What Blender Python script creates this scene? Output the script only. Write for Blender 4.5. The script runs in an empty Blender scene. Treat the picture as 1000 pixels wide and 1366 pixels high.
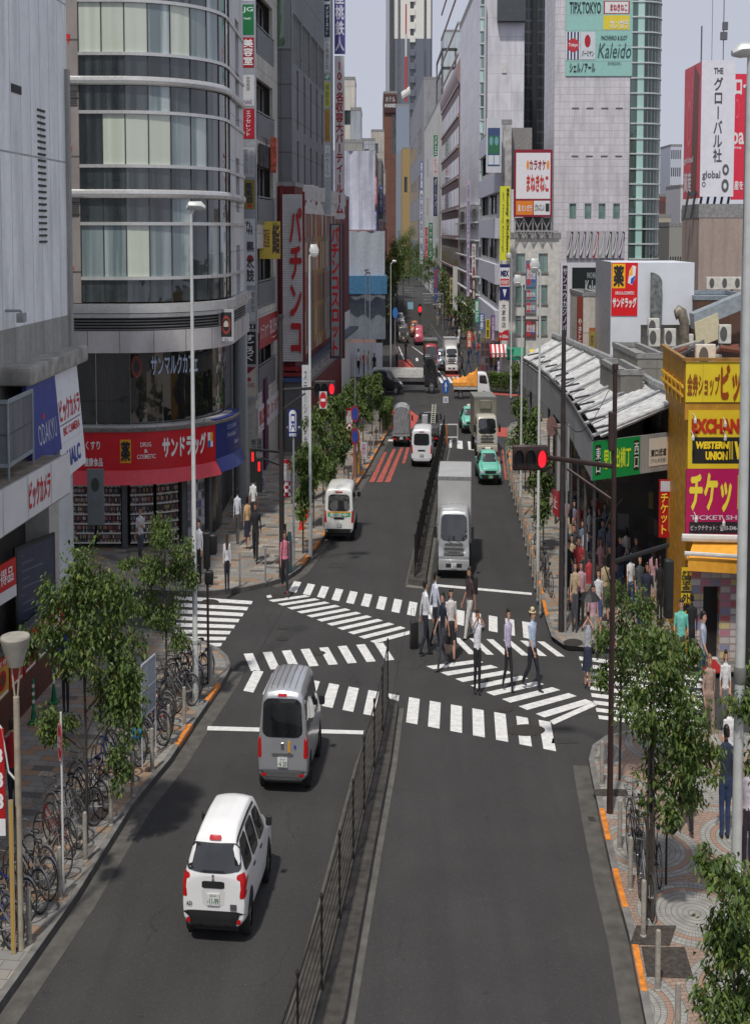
import bpy, bmesh, math, random
from mathutils import Vector, Matrix
from mathutils.bvhtree import BVHTree
from mathutils.geometry import tessellate_polygon
R = math.radians
# The photograph shows the place tall and narrow; everything is modelled in true metres and at the
# very end every height of the world is multiplied by KZ (see bottom), camera height included.
KZ = 2.061
scene = bpy.context.scene
COL = scene.collection
# ---------------- camera, sky, sun
cam = bpy.data.objects.new('camera', bpy.data.cameras.new('camera'))
COL.objects.link(cam); scene.camera = cam
cam.data.sensor_fit = 'HORIZONTAL'; cam.data.sensor_width = 36; cam.data.lens = 36*1.5203
cam.data.shift_y = -0.286; cam.data.clip_start = 0.5; cam.data.clip_end = 6000
cam.location = (0, 0, 10); cam.rotation_euler = (R(90-3.355), 0, 0)
SUN = Vector((0.34, 0.95, -2.05)).normalized()       # direction the light travels
w = bpy.data.worlds.new('World'); scene.world = w; w.use_nodes = True
nt = w.node_tree; bg = nt.nodes['Background']
sky = nt.nodes.new('ShaderNodeTexSky'); sky.sky_type = 'NISHITA'; sky.sun_disc = False
sky.sun_elevation = math.asin(-SUN.z); sky.sun_rotation = math.atan2(-SUN.x, -SUN.y)
sky.dust_density = 1.2; sky.air_density = 1.2; sky.ozone_density = 1.0; sky.altitude = 0
hs = nt.nodes.new('ShaderNodeHueSaturation'); hs.inputs['Saturation'].default_value = 0.5
hz = nt.nodes.new('ShaderNodeMix'); hz.data_type = 'RGBA'; hz.inputs[0].default_value = .85; hz.inputs[7].default_value = (4.9, 5.1, 6.1, 1)
nt.links.new(sky.outputs[0], hs.inputs['Color']); nt.links.new(hs.outputs[0], hz.inputs[6]); nt.links.new(hz.outputs[2], bg.inputs[0]); bg.inputs[1].default_value = 0.107
sl = bpy.data.objects.new('sun', bpy.data.lights.new('sun', 'SUN')); COL.objects.link(sl)
sl.data.energy = 3.2; sl.data.angle = R(2.4); sl.data.color = (1, .95, .88)
sl.rotation_euler = SUN.to_track_quat('-Z', 'Y').to_euler(); sl.location = (0, 0, 60)
scene.view_settings.view_transform = 'Standard'; scene.view_settings.look = 'None'
scene.view_settings.exposure = 0.0; scene.view_settings.gamma = 1
scene.cycles.max_bounces = 5; scene.cycles.use_denoising = True
# ---------------- photo pixel -> place
CA, SA = math.cos(.1205), math.sin(.1205)
def ray(x, y):
 u = (x-500)/1512; v = (683-y)*.48804/1512
 return Vector((u, CA+v*SA, -SA+v*CA))
def G(x, y, z=0.0):
 d = ray(x, y); t = (z-10)/d.z
 return Vector((d.x*t, d.y*t, z))
def PY(x, y, Y):
 d = ray(x, y); t = Y/d.y
 return Vector((d.x*t, Y, 10+d.z*t))
def XA(x, Y): return PY(x, 600, Y).x
def ZA(y, Y): return PY(500, y, Y).z
# ---------------- materials
def C(r, g, b):
 f = lambda c: (c/255/12.92 if c/255 <= .04045 else ((c/255+.055)/1.055)**2.4)
 return (f(r), f(g), f(b))
_M = {}
def mat(col, rough=.6, metal=0, noise=.12, sc=3.0, bump=0, emit=0, alpha=1, kind=None, p=None, spec=.5):
 key = (tuple(round(c, 4) for c in col), rough, metal, noise, sc, bump, emit, kind, str(p), spec)
 if key in _M: return _M[key]
 m = bpy.data.materials.new('paint'); m.use_nodes = True; _M[key] = m
 n = m.node_tree.nodes; L = m.node_tree.links.new; b = n['Principled BSDF']
 b.inputs['Roughness'].default_value = rough; b.inputs['Metallic'].default_value = metal
 b.inputs['Specular IOR Level'].default_value = spec
 c4 = (*col, 1); b.inputs['Base Color'].default_value = c4; m.diffuse_color = c4
 tc = n.new('ShaderNodeTexCoord'); out = None
 def mixc(fac, A, B, typ='MIX'):
  x = n.new('ShaderNodeMix'); x.data_type = 'RGBA'; x.blend_type = typ
  if isinstance(fac, (int, float)): x.inputs[0].default_value = fac
  else: L(fac, x.inputs[0])
  for s, v in ((6, A), (7, B)):
   if isinstance(v, tuple): x.inputs[s].default_value = v
   else: L(v, x.inputs[s])
  return x.outputs[2]
 def ramp(sock, a, b2):
  r = n.new('ShaderNodeMapRange'); L(sock, r.inputs[0]); r.inputs[1].default_value = a; r.inputs[2].default_value = b2; return r.outputs[0]
 def nz(scale, det=4, vec='Object', vs=None):
  t = n.new('ShaderNodeTexNoise'); t.inputs['Scale'].default_value = scale; t.inputs['Detail'].default_value = det
  v = tc.outputs[vec]
  if vs:
   mp = n.new('ShaderNodeMapping'); mp.inputs['Scale'].default_value = vs; L(v, mp.inputs[0]); v = mp.outputs[0]
  L(v, t.inputs[0]); return t.outputs[0]
 def mth(op, a, b2=None):
  t = n.new('ShaderNodeMath'); t.operation = op
  for i, v in enumerate((a, b2)):
   if v is None: continue
   if isinstance(v, (int, float)): t.inputs[i].default_value = v
   else: L(v, t.inputs[i])
  return t.outputs[0]
 base = c4
 if kind in ('panel', 'tile', 'brick'):      # joints laid out in metres on the wall's UV
  bw, bh, js, dark = p[:4]
  t = n.new('ShaderNodeTexBrick'); L(tc.outputs['UV'], t.inputs[0])
  t.offset = p[4] if len(p) > 4 else 0.0
  t.inputs['Scale'].default_value = 1; t.inputs['Brick Width'].default_value = bw; t.inputs['Row Height'].default_value = bh
  t.inputs['Mortar Size'].default_value = js; t.inputs['Mortar Smooth'].default_value = 0; t.inputs['Bias'].default_value = 0
  v = .06 if kind != 'brick' else .25
  t.inputs['Color1'].default_value = tuple(c*(1-v) for c in col)+(1,); t.inputs['Color2'].default_value = tuple(min(1, c*(1+v)) for c in col)+(1,)
  t.inputs['Mortar'].default_value = tuple(c*dark for c in col)+(1,)
  base = t.outputs[0]
  st = nz(.9, 5, 'Object', (1, 1, .22)); base = mixc(mth('MULTIPLY', ramp(st, .45, .72), .6), base, tuple(c*.55 for c in col)+(1,))
 if kind == 'asphalt':
  vo = n.new('ShaderNodeTexVoronoi'); vo.inputs['Scale'].default_value = 34; L(tc.outputs['Object'], vo.inputs[0])
  sp = mth('LESS_THAN', vo.outputs['Distance'], .16); vc = n.new('ShaderNodeSeparateColor'); L(vo.outputs['Color'], vc.inputs[0])
  sp = mth('MULTIPLY', sp, mth('GREATER_THAN', vc.outputs[0], .6))
  base = mixc(ramp(nz(.35, 5), .3, .7), tuple(c*.78 for c in col)+(1,), tuple(c*1.24 for c in col)+(1,))
  base = mixc(mth('MULTIPLY', ramp(nz(1, 4, 'Object', (1.1, .05, 1)), .42, .66), .6), base, tuple(c*.68 for c in col)+(1,))
  base = mixc(mth('MULTIPLY', ramp(nz(60, 2), .35, .65), .5), base, tuple(c*1.35 for c in col)+(1,))
  base = mixc(sp, base, (.24, .235, .22, 1))
  base = mixc(mth('MULTIPLY', ramp(nz(2.2, 3), .70, .74), .5), base, (.02, .02, .02, 1))
  vk = n.new('ShaderNodeTexVoronoi'); vk.feature = 'DISTANCE_TO_EDGE'; vk.inputs['Scale'].default_value = .23
  mpw = n.new('ShaderNodeVectorMath'); mpw.operation = 'ADD'; nn = n.new('ShaderNodeTexNoise'); nn.inputs['Scale'].default_value = 1.1; nn.inputs['Detail'].default_value = 5
  L(tc.outputs['Object'], nn.inputs[0]); L(tc.outputs['Object'], mpw.inputs[0]); L(nn.outputs['Color'], mpw.inputs[1]); L(mpw.outputs[0], vk.inputs[0])
  ck = mth('MULTIPLY', mth('LESS_THAN', vk.outputs[0], .0035), mth('GREATER_THAN', nz(.12, 2), .54))
  base = mixc(mth('MULTIPLY', ck, .6), base, (.02, .019, .018, 1)); noise = 0
 if kind == 'walk':                 # staggered stone slabs, grey, tan and orange
  t = n.new('ShaderNodeTexBrick'); mp = n.new('ShaderNodeMapping'); L(tc.outputs['Object'], mp.inputs[0]); mp.inputs['Rotation'].default_value = (0, 0, R(p))
  L(mp.outputs[0], t.inputs[0]); t.inputs['Scale'].default_value = 1; t.inputs['Brick Width'].default_value = .8; t.inputs['Row Height'].default_value = .4
  t.inputs['Mortar Size'].default_value = .012; t.inputs['Color1'].default_value = (0, 0, 0, 1); t.inputs['Color2'].default_value = (1, 1, 1, 1); t.inputs['Mortar'].default_value = (.5, .5, .5, 1)
  wn = n.new('ShaderNodeTexWhiteNoise'); wn.noise_dimensions = '1D'; L(t.outputs['Color'], wn.inputs['W'])
  cr = n.new('ShaderNodeValToRGB'); L(t.outputs['Color'], cr.inputs[0]); cr.color_ramp.interpolation = 'CONSTANT'
  e = cr.color_ramp.elements; e[0].color = (.27, .255, .225, 1); e[1].position = .88; e[1].color = (.12, .11, .10, 1)
  for pos, cc in ((.22, (.30, .225, .16, 1)), (.36, (.24, .235, .22, 1)), (.52, (.36, .32, .26, 1)), (.62, (.31, .20, .125, 1)), (.74, (.22, .22, .205, 1))):
   q = e.new(pos); q.color = cc
  base = mixc(t.outputs['Fac'], cr.outputs[0], (.10, .095, .085, 1))
  base = mixc(mth('MULTIPLY', ramp(nz(.6, 5), .4, .75), .55), base, (.12, .11, .10, 1)); noise = 0
 if kind == 'arcs':                 # granite setts laid in rings, pinkish field
  mp = n.new('ShaderNodeMapping'); L(tc.outputs['Object'], mp.inputs[0]); mp.inputs['Location'].default_value = (p[0], p[1], 0); mp.inputs['Rotation'].default_value = (0, 0, R(-8))
  sx = n.new('ShaderNodeSeparateXYZ'); L(mp.outputs[0], sx.inputs[0]); S = 3.6
  fx = mth('SUBTRACT', mth('PINGPONG', sx.outputs[0], S/2), 0.0); fy = mth('SUBTRACT', mth('PINGPONG', sx.outputs[1], S/2), 0.0)
  rr = mth('SQRT', mth('ADD', mth('MULTIPLY', fx, fx), mth('MULTIPLY', fy, fy)))
  ring = mth('FRACT', mth('MULTIPLY', rr, 6.0)); ang = mth('FRACT', mth('MULTIPLY', mth('ARCTAN2', fy, fx), 11.0))
  joint = mth('MAXIMUM', mth('LESS_THAN', ring, .13), mth('LESS_THAN', ang, .10))
  out_ = mth('GREATER_THAN', rr, 1.70); band = mth('MULTIPLY', mth('GREATER_THAN', rr, 1.2), mth('LESS_THAN', rr, 1.36))
  tb = n.new('ShaderNodeTexBrick'); L(mp.outputs[0], tb.inputs[0]); tb.inputs['Scale'].default_value = 1; tb.inputs['Brick Width'].default_value = .22; tb.inputs['Row Height'].default_value = .14
  tb.inputs['Mortar Size'].default_value = .012; tb.inputs['Color1'].default_value = (.33, .22, .165, 1); tb.inputs['Color2'].default_value = (.27, .185, .14, 1); tb.inputs['Mortar'].default_value = (.13, .11, .09, 1)
  sett = mixc(ramp(nz(3, 2), .35, .65), (.33, .32, .29, 1), (.24, .235, .215, 1)); sett = mixc(band, sett, (.32, .19, .13, 1)); sett = mixc(joint, sett, (.11, .105, .095, 1))
  base = mixc(out_, sett, tb.outputs[0]); base = mixc(mth('MULTIPLY', ramp(nz(.7, 5), .45, .8), .45), base, (.12, .11, .10, 1)); noise = 0
 if kind == 'poster':               # busy print: small blocks of several colours
  t = n.new('ShaderNodeTexBrick'); L(tc.outputs['UV'], t.inputs[0]); t.inputs['Scale'].default_value = 1; t.inputs['Brick Width'].default_value = p[0]; t.inputs['Row Height'].default_value = p[1]
  t.offset = 0; t.inputs['Mortar Size'].default_value = p[2]; t.inputs['Color1'].default_value = (0, 0, 0, 1); t.inputs['Color2'].default_value = (1, 1, 1, 1)
  cr = n.new('ShaderNodeValToRGB'); L(t.outputs['Color'], cr.inputs[0]); cr.color_ramp.interpolation = 'CONSTANT'; e = cr.color_ramp.elements
  cs = p[3]; e[0].color = (*cs[0], 1); e[1].position = (len(cs)-1)/len(cs); e[1].color = (*cs[-1], 1)
  for i in range(1, len(cs)-1): q = e.new(i/len(cs)); q.color = (*cs[i], 1)
  base = mixc(t.outputs['Fac'], cr.outputs[0], c4)
  base = mixc(mth('MULTIPLY', ramp(nz(28, 3, 'UV', (1, 2.5, 1)), .5, .56), .55), base, c4)
 if noise:
  a = nz(sc, 5); base2 = mixc(ramp(a, .3, .7), tuple(c*(1-noise) for c in col)+(1,), tuple(min(1, c*(1+noise)) for c in col)+(1,)) if base is c4 else mixc(mth('MULTIPLY', ramp(a, .35, .75), noise), base, (.05, .05, .045, 1))
  L(base2, b.inputs['Base Color'])
  rr_ = mth('ADD', mth('MULTIPLY', ramp(nz(sc*.7, 4), .2, .8), .18), max(.02, rough-.09)); L(rr_, b.inputs['Roughness'])
 elif base is not c4: L(base, b.inputs['Base Color'])
 if bump:
  bn = n.new('ShaderNodeBump'); bn.inputs['Strength'].default_value = bump; bn.inputs['Distance'].default_value = .02
  L(nz(sc*6 if kind != 'asphalt' else 90, 3), bn.inputs['Height']); L(bn.outputs[0], b.inputs['Normal'])
 if emit:
  b.inputs['Emission Color'].default_value = c4; b.inputs['Emission Strength'].default_value = emit
 if alpha < 1: b.inputs['Alpha'].default_value = alpha
 return m
def glass(col=(.02, .025, .027), rough=.06, curtain_reflection=None):
 key = ('glass', col, rough, curtain_reflection)
 if key in _M: return _M[key]
 m = bpy.data.materials.new('window_glass'); m.use_nodes = True; _M[key] = m; n = m.node_tree.nodes; L = m.node_tree.links.new; b = n['Principled BSDF']
 b.inputs['Base Color'].default_value = (*col, 1); b.inputs['Roughness'].default_value = rough; b.inputs['Specular IOR Level'].default_value = .9
 b.inputs['Coat Weight'].default_value = .6; b.inputs['Coat Roughness'].default_value = .02
 tc = n.new('ShaderNodeTexCoord'); t = n.new('ShaderNodeTexNoise'); t.inputs['Scale'].default_value = .55; L(tc.outputs['Object'], t.inputs[0])
 bu = n.new('ShaderNodeBump'); bu.inputs['Strength'].default_value = .25; bu.inputs['Distance'].default_value = .12; L(t.outputs[0], bu.inputs['Height']); L(bu.outputs[0], b.inputs['Normal']); L(bu.outputs[0], b.inputs['Coat Normal'])
 oi = n.new('ShaderNodeObjectInfo'); mx = n.new('ShaderNodeMix'); mx.data_type = 'RGBA'
 t2 = n.new('ShaderNodeTexNoise'); t2.inputs['Scale'].default_value = 1.5; t2.inputs['Detail'].default_value = 5; mp2 = n.new('ShaderNodeMapping'); mp2.inputs['Scale'].default_value = (1, 1, .04); L(tc.outputs['Object'], mp2.inputs[0]); L(mp2.outputs[0], t2.inputs[0])  # upright streaks: reflections and curtains painted into the glass colour
 mr = n.new('ShaderNodeMath'); mr.operation = 'MULTIPLY'; rp = n.new('ShaderNodeMapRange'); rp.inputs[1].default_value = .42; rp.inputs[2].default_value = .58; L(t2.outputs[0], rp.inputs[0]); ra = n.new('ShaderNodeMath'); ra.operation = 'MULTIPLY_ADD'; L(oi.outputs['Random'], ra.inputs[0]); ra.inputs[1].default_value = .75; ra.inputs[2].default_value = .25; L(ra.outputs[0], mr.inputs[0]); L(rp.outputs[0], mr.inputs[1]); L(mr.outputs[0], mx.inputs[0])
 mx.inputs[6].default_value = (*col, 1); c2 = curtain_reflection or tuple(min(1, c*2.6+.02) for c in col); mx.inputs[7].default_value = (*c2, 1); L(mx.outputs[2], b.inputs['Base Color'])
 return m
# ---------------- mesh building
ORG = {}
def org(o):
 v = Vector((0, 0, 0))
 while o is not None: v = v + o.location; o = o.parent
 return v
class MB:
 def __init__(s): s.v = []; s.f = []; s.m = []; s.uv = {}
 def add(s, vs, fs, m=0, uvs=None):
  o = len(s.v); s.v += [Vector(v) for v in vs]
  for i, f in enumerate(fs):
   if uvs: s.uv[len(s.f)] = uvs[i]
   s.f.append(tuple(a+o for a in f)); s.m.append(m)
  return s
 def box(s, a, b, m=0, bev=0, rot=0, c=None):
  (x0, y0, z0), (x1, y1, z1) = a, b
  if x0 > x1: x0, x1 = x1, x0
  if y0 > y1: y0, y1 = y1, y0
  if z0 > z1: z0, z1 = z1, z0
  if bev:
   e = min(bev, (x1-x0)/2.1, (y1-y0)/2.1, (z1-z0)/2.1); vs = []
   bm = bmesh.new(); bmesh.ops.create_cube(bm, size=1)
   for q in bm.verts: q.co = Vector(((x0+x1)/2+q.co.x*(x1-x0), (y0+y1)/2+q.co.y*(y1-y0), (z0+z1)/2+q.co.z*(z1-z0)))
   bmesh.ops.bevel(bm, geom=bm.edges[:], offset=e, segments=2, affect='EDGES', profile=.5)
   vs = [q.co.copy() for q in bm.verts]; bm.verts.index_update(); fs = [tuple(q.index for q in f.verts) for f in bm.faces]; bm.free()
  else:
   vs = [Vector(t) for t in ((x0, y0, z0), (x1, y0, z0), (x1, y1, z0), (x0, y1, z0), (x0, y0, z1), (x1, y0, z1), (x1, y1, z1), (x0, y1, z1))]
   fs = [(0, 3, 2, 1), (4, 5, 6, 7), (0, 1, 5, 4), (1, 2, 6, 5), (2, 3, 7, 6), (3, 0, 4, 7)]
  if rot:
   cc = Vector(c) if c else Vector(((x0+x1)/2, (y0+y1)/2, 0)); M = Matrix.Rotation(rot, 4, 'Z'); vs = [M @ (q-cc)+cc for q in vs]
  return s.add(vs, fs, m)
 def beam(s, p0, p1, wd, h, m=0):       # box along p0->p1, top-centred on the line
  p0 = Vector(p0); p1 = Vector(p1); d = p1-p0; side = Vector((-d.y, d.x, 0))
  side = side.normalized()*wd/2 if side.length > 1e-6 else Vector((wd/2, 0, 0))
  up = side.cross(d).normalized()*h/2
  if up.z < 0 or side.cross(d).length < 1e-9: up = -up
  vs = [p0-side-up, p0+side-up, p0+side+up, p0-side+up, p1-side-up, p1+side-up, p1+side+up, p1-side+up]
  return s.add(vs, [(0, 1, 2, 3), (7, 6, 5, 4), (1, 0, 4, 5), (2, 1, 5, 6), (3, 2, 6, 7), (0, 3, 7, 4)], m)
 def tube(s, pts, rad, n=8, m=0, cap=True):
  pts = [Vector(q) for q in pts]
  if not isinstance(rad, (list, tuple)): rad = [rad]*len(pts)
  vs = []; prev = None
  for i, q in enumerate(pts):
   d = (pts[min(i+1, len(pts)-1)]-pts[max(i-1, 0)])
   d = d.normalized() if d.length > 1e-9 else Vector((0, 0, 1))
   if prev is None:
    a = Vector((1, 0, 0)) if abs(d.x) < .8 else Vector((0, 1, 0)); a = (a-d*a.dot(d)).normalized()
   else:
    a = prev-d*prev.dot(d); a = a.normalized() if a.length > 1e-6 else prev
   prev = a; b = d.cross(a); r = rad[i]
   rx, ry = r if isinstance(r, tuple) else (r, r)
   for k in range(n): t = 2*math.pi*k/n; vs.append(q+a*math.cos(t)*rx+b*math.sin(t)*ry)
  fs = []
  for i in range(len(pts)-1):
   for k in range(n): k2 = (k+1) % n; fs.append((i*n+k, i*n+k2, (i+1)*n+k2, (i+1)*n+k))
  if cap: fs.append(tuple(range(n-1, -1, -1))); fs.append(tuple(range((len(pts)-1)*n, len(pts)*n)))
  return s.add(vs, fs, m)
 def lathe(s, prof, c=(0, 0, 0), n=12, m=0):
  vs = [Vector((c[0]+r*math.cos(2*math.pi*k/n), c[1]+r*math.sin(2*math.pi*k/n), c[2]+z)) for r, z in prof for k in range(n)]
  fs = [(i*n+k, i*n+(k+1) % n, (i+1)*n+(k+1) % n, (i+1)*n+k) for i in range(len(prof)-1) for k in range(n)]
  fs.append(tuple(range(n-1, -1, -1))); fs.append(tuple(range((len(prof)-1)*n, len(prof)*n)))
  return s.add(vs, fs, m)
 def prism(s, pts, z0, z1, m=0, mt=None):     # pts CCW seen from above
  n = len(pts); vs = [Vector((q[0], q[1], z0)) for q in pts]+[Vector((q[0], q[1], z1)) for q in pts]
  tris = tessellate_polygon([[Vector((q[0], q[1], 0)) for q in pts]])
  u = 0
  for i in range(n):
   a, b = vs[i], vs[(i+1) % n]; l = (b-a).length
   s.add([a, b, vs[n+(i+1) % n], vs[n+i]], [(0, 1, 2, 3)], m, [[(u, z0), (u+l, z0), (u+l, z1), (u, z1)]]); u += l
  for t in tris:
   q = [vs[n+k] for k in t]; nn = (q[1]-q[0]).cross(q[2]-q[0])
   if nn.z < 0: q.reverse()
   s.add(q, [(0, 1, 2)], m if mt is None else mt); s.add([Vector((k.x, k.y, z0)) for k in reversed(q)], [(0, 1, 2)], m)
  return s
 def sheet(s, pts, z, m=0):
  P3 = [Vector((q[0], q[1], 0)) for q in pts]
  for t in tessellate_polygon([P3]):
   q = [Vector((P3[k].x, P3[k].y, z)) for k in t]
   if (q[1]-q[0]).cross(q[2]-q[0]).z < 0: q.reverse()
   s.add(q, [(0, 1, 2)], m)
  return s
 def wall(s, a, b, z0, z1, ops=(), dep=.25, m=0, mr=None):
  """wall a->b (outside on the right-hand side of the walk a->b reversed: normal = (dy,-dx)), with real openings"""
  a = Vector((a[0], a[1], 0)); b = Vector((b[0], b[1], 0)); d = (b-a); Ln = d.length; d.normalize(); nrm = Vector((d.y, -d.x, 0))
  us = sorted({0.0, Ln, *[round(q, 4) for o in ops for q in (o[0], o[2]) if 0 < q < Ln]}); zs = sorted({z0, z1, *[round(q, 4) for o in ops for q in (o[1], o[3]) if z0 < q < z1]})
  P = lambda u, z, k=0: Vector((a.x+d.x*u-nrm.x*k, a.y+d.y*u-nrm.y*k, z))
  for i in range(len(us)-1):
   for j in range(len(zs)-1):
    cu = (us[i]+us[i+1])/2; cz = (zs[j]+zs[j+1])/2
    if any(o[0] < cu < o[2] and o[1] < cz < o[3] for o in ops): continue
    q = [(us[i], zs[j]), (us[i+1], zs[j]), (us[i+1], zs[j+1]), (us[i], zs[j+1])]
    s.add([P(*t) for t in q], [(0, 1, 2, 3)], m, [q])
  for o in ops:
   u0, w0, u1, w1 = o[:4]; mm = m if mr is None else mr
   for (A, B) in (((u0, w0), (u1, w0)), ((u1, w0), (u1, w1)), ((u1, w1), (u0, w1)), ((u0, w1), (u0, w0))):
    s.add([P(*A), P(*A, dep), P(*B, dep), P(*B)], [(0, 1, 2, 3)], mm, [[A, A, B, B]])
  return s
 def build(s, name, mats, parent=None, world=True, smooth=False, sharp=None):
  me = bpy.data.meshes.new(name); of = org(parent) if (parent and world) else Vector((0, 0, 0))
  me.from_pydata([v-of for v in s.v], [], s.f)
  ms = mats if isinstance(mats, (list, tuple)) else [mats]
  for q in ms: me.materials.append(q)
  if len(ms) > 1: me.polygons.foreach_set('material_index', s.m)
  if s.uv:
   uvl = me.uv_layers.new(name='UVMap')
   for fi, uv in s.uv.items():
    for li, c in zip(me.polygons[fi].loop_indices, uv): uvl.data[li].uv = c
  if smooth:
   me.polygons.foreach_set('use_smooth', [True]*len(me.polygons))
   me.set_sharp_from_angle(angle=R(sharp or 40))
  me.update()
  o = bpy.data.objects.new(name, me); COL.objects.link(o)
  if parent: o.parent = parent
  return o
def thing(name, label, cat, loc=(0, 0, 0), rz=0, group=None):
 o = bpy.data.objects.new(name, None); COL.objects.link(o); o.location = loc; o.rotation_euler = (0, 0, rz); o.empty_display_size = .3
 return tag(o, label, cat, group)
def tag(o, label, cat, group=None):
 o['label'] = label; o['category'] = cat
 if group: o['group'] = group
 return o
def struct(o): o['kind'] = 'structure'; return o
def copy_tree(o, parent=None):
 c = o.copy(); COL.objects.link(c)
 if parent is not None: c.parent = parent
 for ch in list(o.children): copy_tree(ch, c)
 return c
# ---------------- lettering
_T = {}
def glyphs(st, bold=0):
 key = (st, bold)
 if key not in _T:
  c = bpy.data.curves.new('t', 'FONT'); c.body = st; c.offset = bold; c.resolution_u = 2; c.fill_mode = 'FRONT'
  o = bpy.data.objects.new('t', c); COL.objects.link(o); bpy.context.view_layer.update()
  me = bpy.data.meshes.new_from_object(o.evaluated_get(bpy.context.evaluated_depsgraph_get()))
  vs = [(v.co.x, v.co.y) for v in me.vertices]; fs = [tuple(p.vertices) for p in me.polygons]
  bpy.data.objects.remove(o); bpy.data.curves.remove(c); bpy.data.meshes.remove(me)
  if vs:
   x0 = min(v[0] for v in vs); x1 = max(v[0] for v in vs); y0 = min(v[1] for v in vs); y1 = max(v[1] for v in vs)
   sx = max(x1-x0, .05); sy = max(y1-y0, .05)
  else: x0 = y0 = 0; sx = sy = 1
  _T[key] = ([((v[0]-x0)/sx, (v[1]-y0)/sy) for v in vs], fs, sx, sy)
 return _T[key]
def text_uv(mb, st, box, F, off, bold=.02, vert=False, slant=0):
 u0, v0, u1, v1 = box
 if bold > 0 and any(ord(c) > 255 for c in st):      # heavy strokes for kana and kanji: overprinted copies, a hair apart in depth
  n = max(1, len(st.split('\n')[0])); cw, ch = ((u1-u0), (v1-v0)/len(st)) if vert else ((u1-u0)/n, (v1-v0))
  k = bold*.8
  for i, (a, b) in enumerate(((0, 0), (k, 0), (-k, 0), (0, k), (0, -k))[:5 if bold > .025 else 3]):
   text_uv(mb, st, (u0+a*cw, v0+b*ch, u1+a*cw, v1+b*ch), F, off+i*.0012, 0, vert, slant)
  return
 if vert:
  n = len(st); h = (v1-v0)/n
  for i, ch in enumerate(st):
   if ch == ' ': continue
   vs, fs, sx, sy = glyphs(ch, bold); T = v1-(i+.5)*h; cu = (u0+u1)/2; rot = ch in 'ー~-'
   if rot: vs = [(b_, a_) for a_, b_ in vs]; fs = [tuple(reversed(f)) for f in fs]; sx, sy = sy, sx
   W = (u1-u0)*min(1, sx/.85); H = h*.9*min(1, sy/.85)
   mb.add([F(cu+(a_-.5)*W, T+(b_-.5)*H, off) for a_, b_ in vs], fs)
  return
 for li, line in enumerate(st.split('\n')):
  n = st.count('\n')+1; H = (v1-v0)/n; b0 = v1-(li+1)*H+(H*.08 if n > 1 else 0); H2 = H*(.84 if n > 1 else 1)
  vs, fs, sx, sy = glyphs(line, bold)
  mb.add([F(u0+a_*(u1-u0)+b_*slant, b0+b_*H2, off) for a_, b_ in vs], fs)
def board(name, label, cat, a, b, z0, z1, th=.15, col=(.8, .8, .8), items=(), parent=None, group=None, mt=None, edge=None, rough=.45, lean=0):
 """flat sign board; a -> b is left to right for its reader. items: (text|'#rect'|'#disc'|'#ring'|'#poly', (u0,v0,u1,v1), colour, opts)"""
 a = Vector((a[0], a[1], 0)); b = Vector((b[0], b[1], 0)); d = b-a; Ln = d.length; d.normalize(); n = Vector((d.y, -d.x, 0)); H = z1-z0
 root = parent if parent else thing(name, label, cat, (a.x, a.y, z0), 0, group)
 F = lambda u, v, o=0: Vector((a.x+d.x*u*Ln+n.x*(o+lean*v), a.y+d.y*u*Ln+n.y*(o+lean*v), z0+v*H))
 m = MB(); q = [F(0, 0), F(1, 0), F(1, 1), F(0, 1)]; r = [F(0, 0, -th), F(1, 0, -th), F(1, 1, -th), F(0, 1, -th)]
 m.add(q, [(0, 1, 2, 3)], 0, [[(0, 0), (Ln, 0), (Ln, H), (0, H)]])
 m.add(q+r, [(1, 0, 4, 5), (2, 1, 5, 6), (3, 2, 6, 7), (0, 3, 7, 4), (7, 6, 5, 4)], 1)
 face = mt or mat(col, rough, noise=.05, sc=1.5); ed = mat(edge or tuple(c*.6 for c in col), .5)
 m.build('sign_panel' if cat == 'sign' else 'panel', [face, ed], root)
 lay = .006; big = {}
 for it in items:
  st, bx, cl = it[:3]; op = it[3] if len(it) > 3 else {}
  if st.startswith('#'):
   e = MB(); lay += .003; u0, v0, u1, v1 = bx if len(bx) == 4 else (0, 0, 1, 1)
   if st == '#rect': e.add([F(u0, v0, lay), F(u1, v0, lay), F(u1, v1, lay), F(u0, v1, lay)], [(0, 1, 2, 3)], 0, [[(u0*Ln, v0*H), (u1*Ln, v0*H), (u1*Ln, v1*H), (u0*Ln, v1*H)]])
   elif st == '#poly': e.add([F(x, y, lay) for x, y in op['pts']], [tuple(range(len(op['pts'])))])
   elif st == '#disc': e.add([F((u0+u1)/2+(u1-u0)/2*math.cos(t*math.pi/12), (v0+v1)/2+(v1-v0)/2*math.sin(t*math.pi/12), lay) for t in range(24)], [tuple(range(24))])
   elif st == '#ring':
    k = op.get('k', .8); e.add([F((u0+u1)/2+s_*(u1-u0)/2*math.cos(t*math.pi/12), (v0+v1)/2+s_*(v1-v0)/2*math.sin(t*math.pi/12), lay) for s_ in (1, k) for t in range(24)], [(t, (t+1) % 24, 24+(t+1) % 24, 24+t) for t in range(24)])
   e.build(op.get('n', 'printed_field'), op.get('mt') or mat(cl, .5, noise=.05), root)
  else:
   big.setdefault(cl, []).append((st, bx, op, lay))
 for cl, L_ in big.items():
  e = MB(); lay += .003
  for st, bx, op, l0 in L_: text_uv(e, st, bx, F, lay+.004, op.get('b', .02), op.get('v', False), op.get('s', 0))
  if e.v: e.build('lettering', mat(cl, .5, noise=.04), root)
 return root
W_ = (.78, .78, .78); K_ = (.02, .02, .022); RED = (.55, .02, .025); BLU = (.03, .06, .30); GRN = (.01, .26, .10); YEL = (.75, .58, .03)
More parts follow.
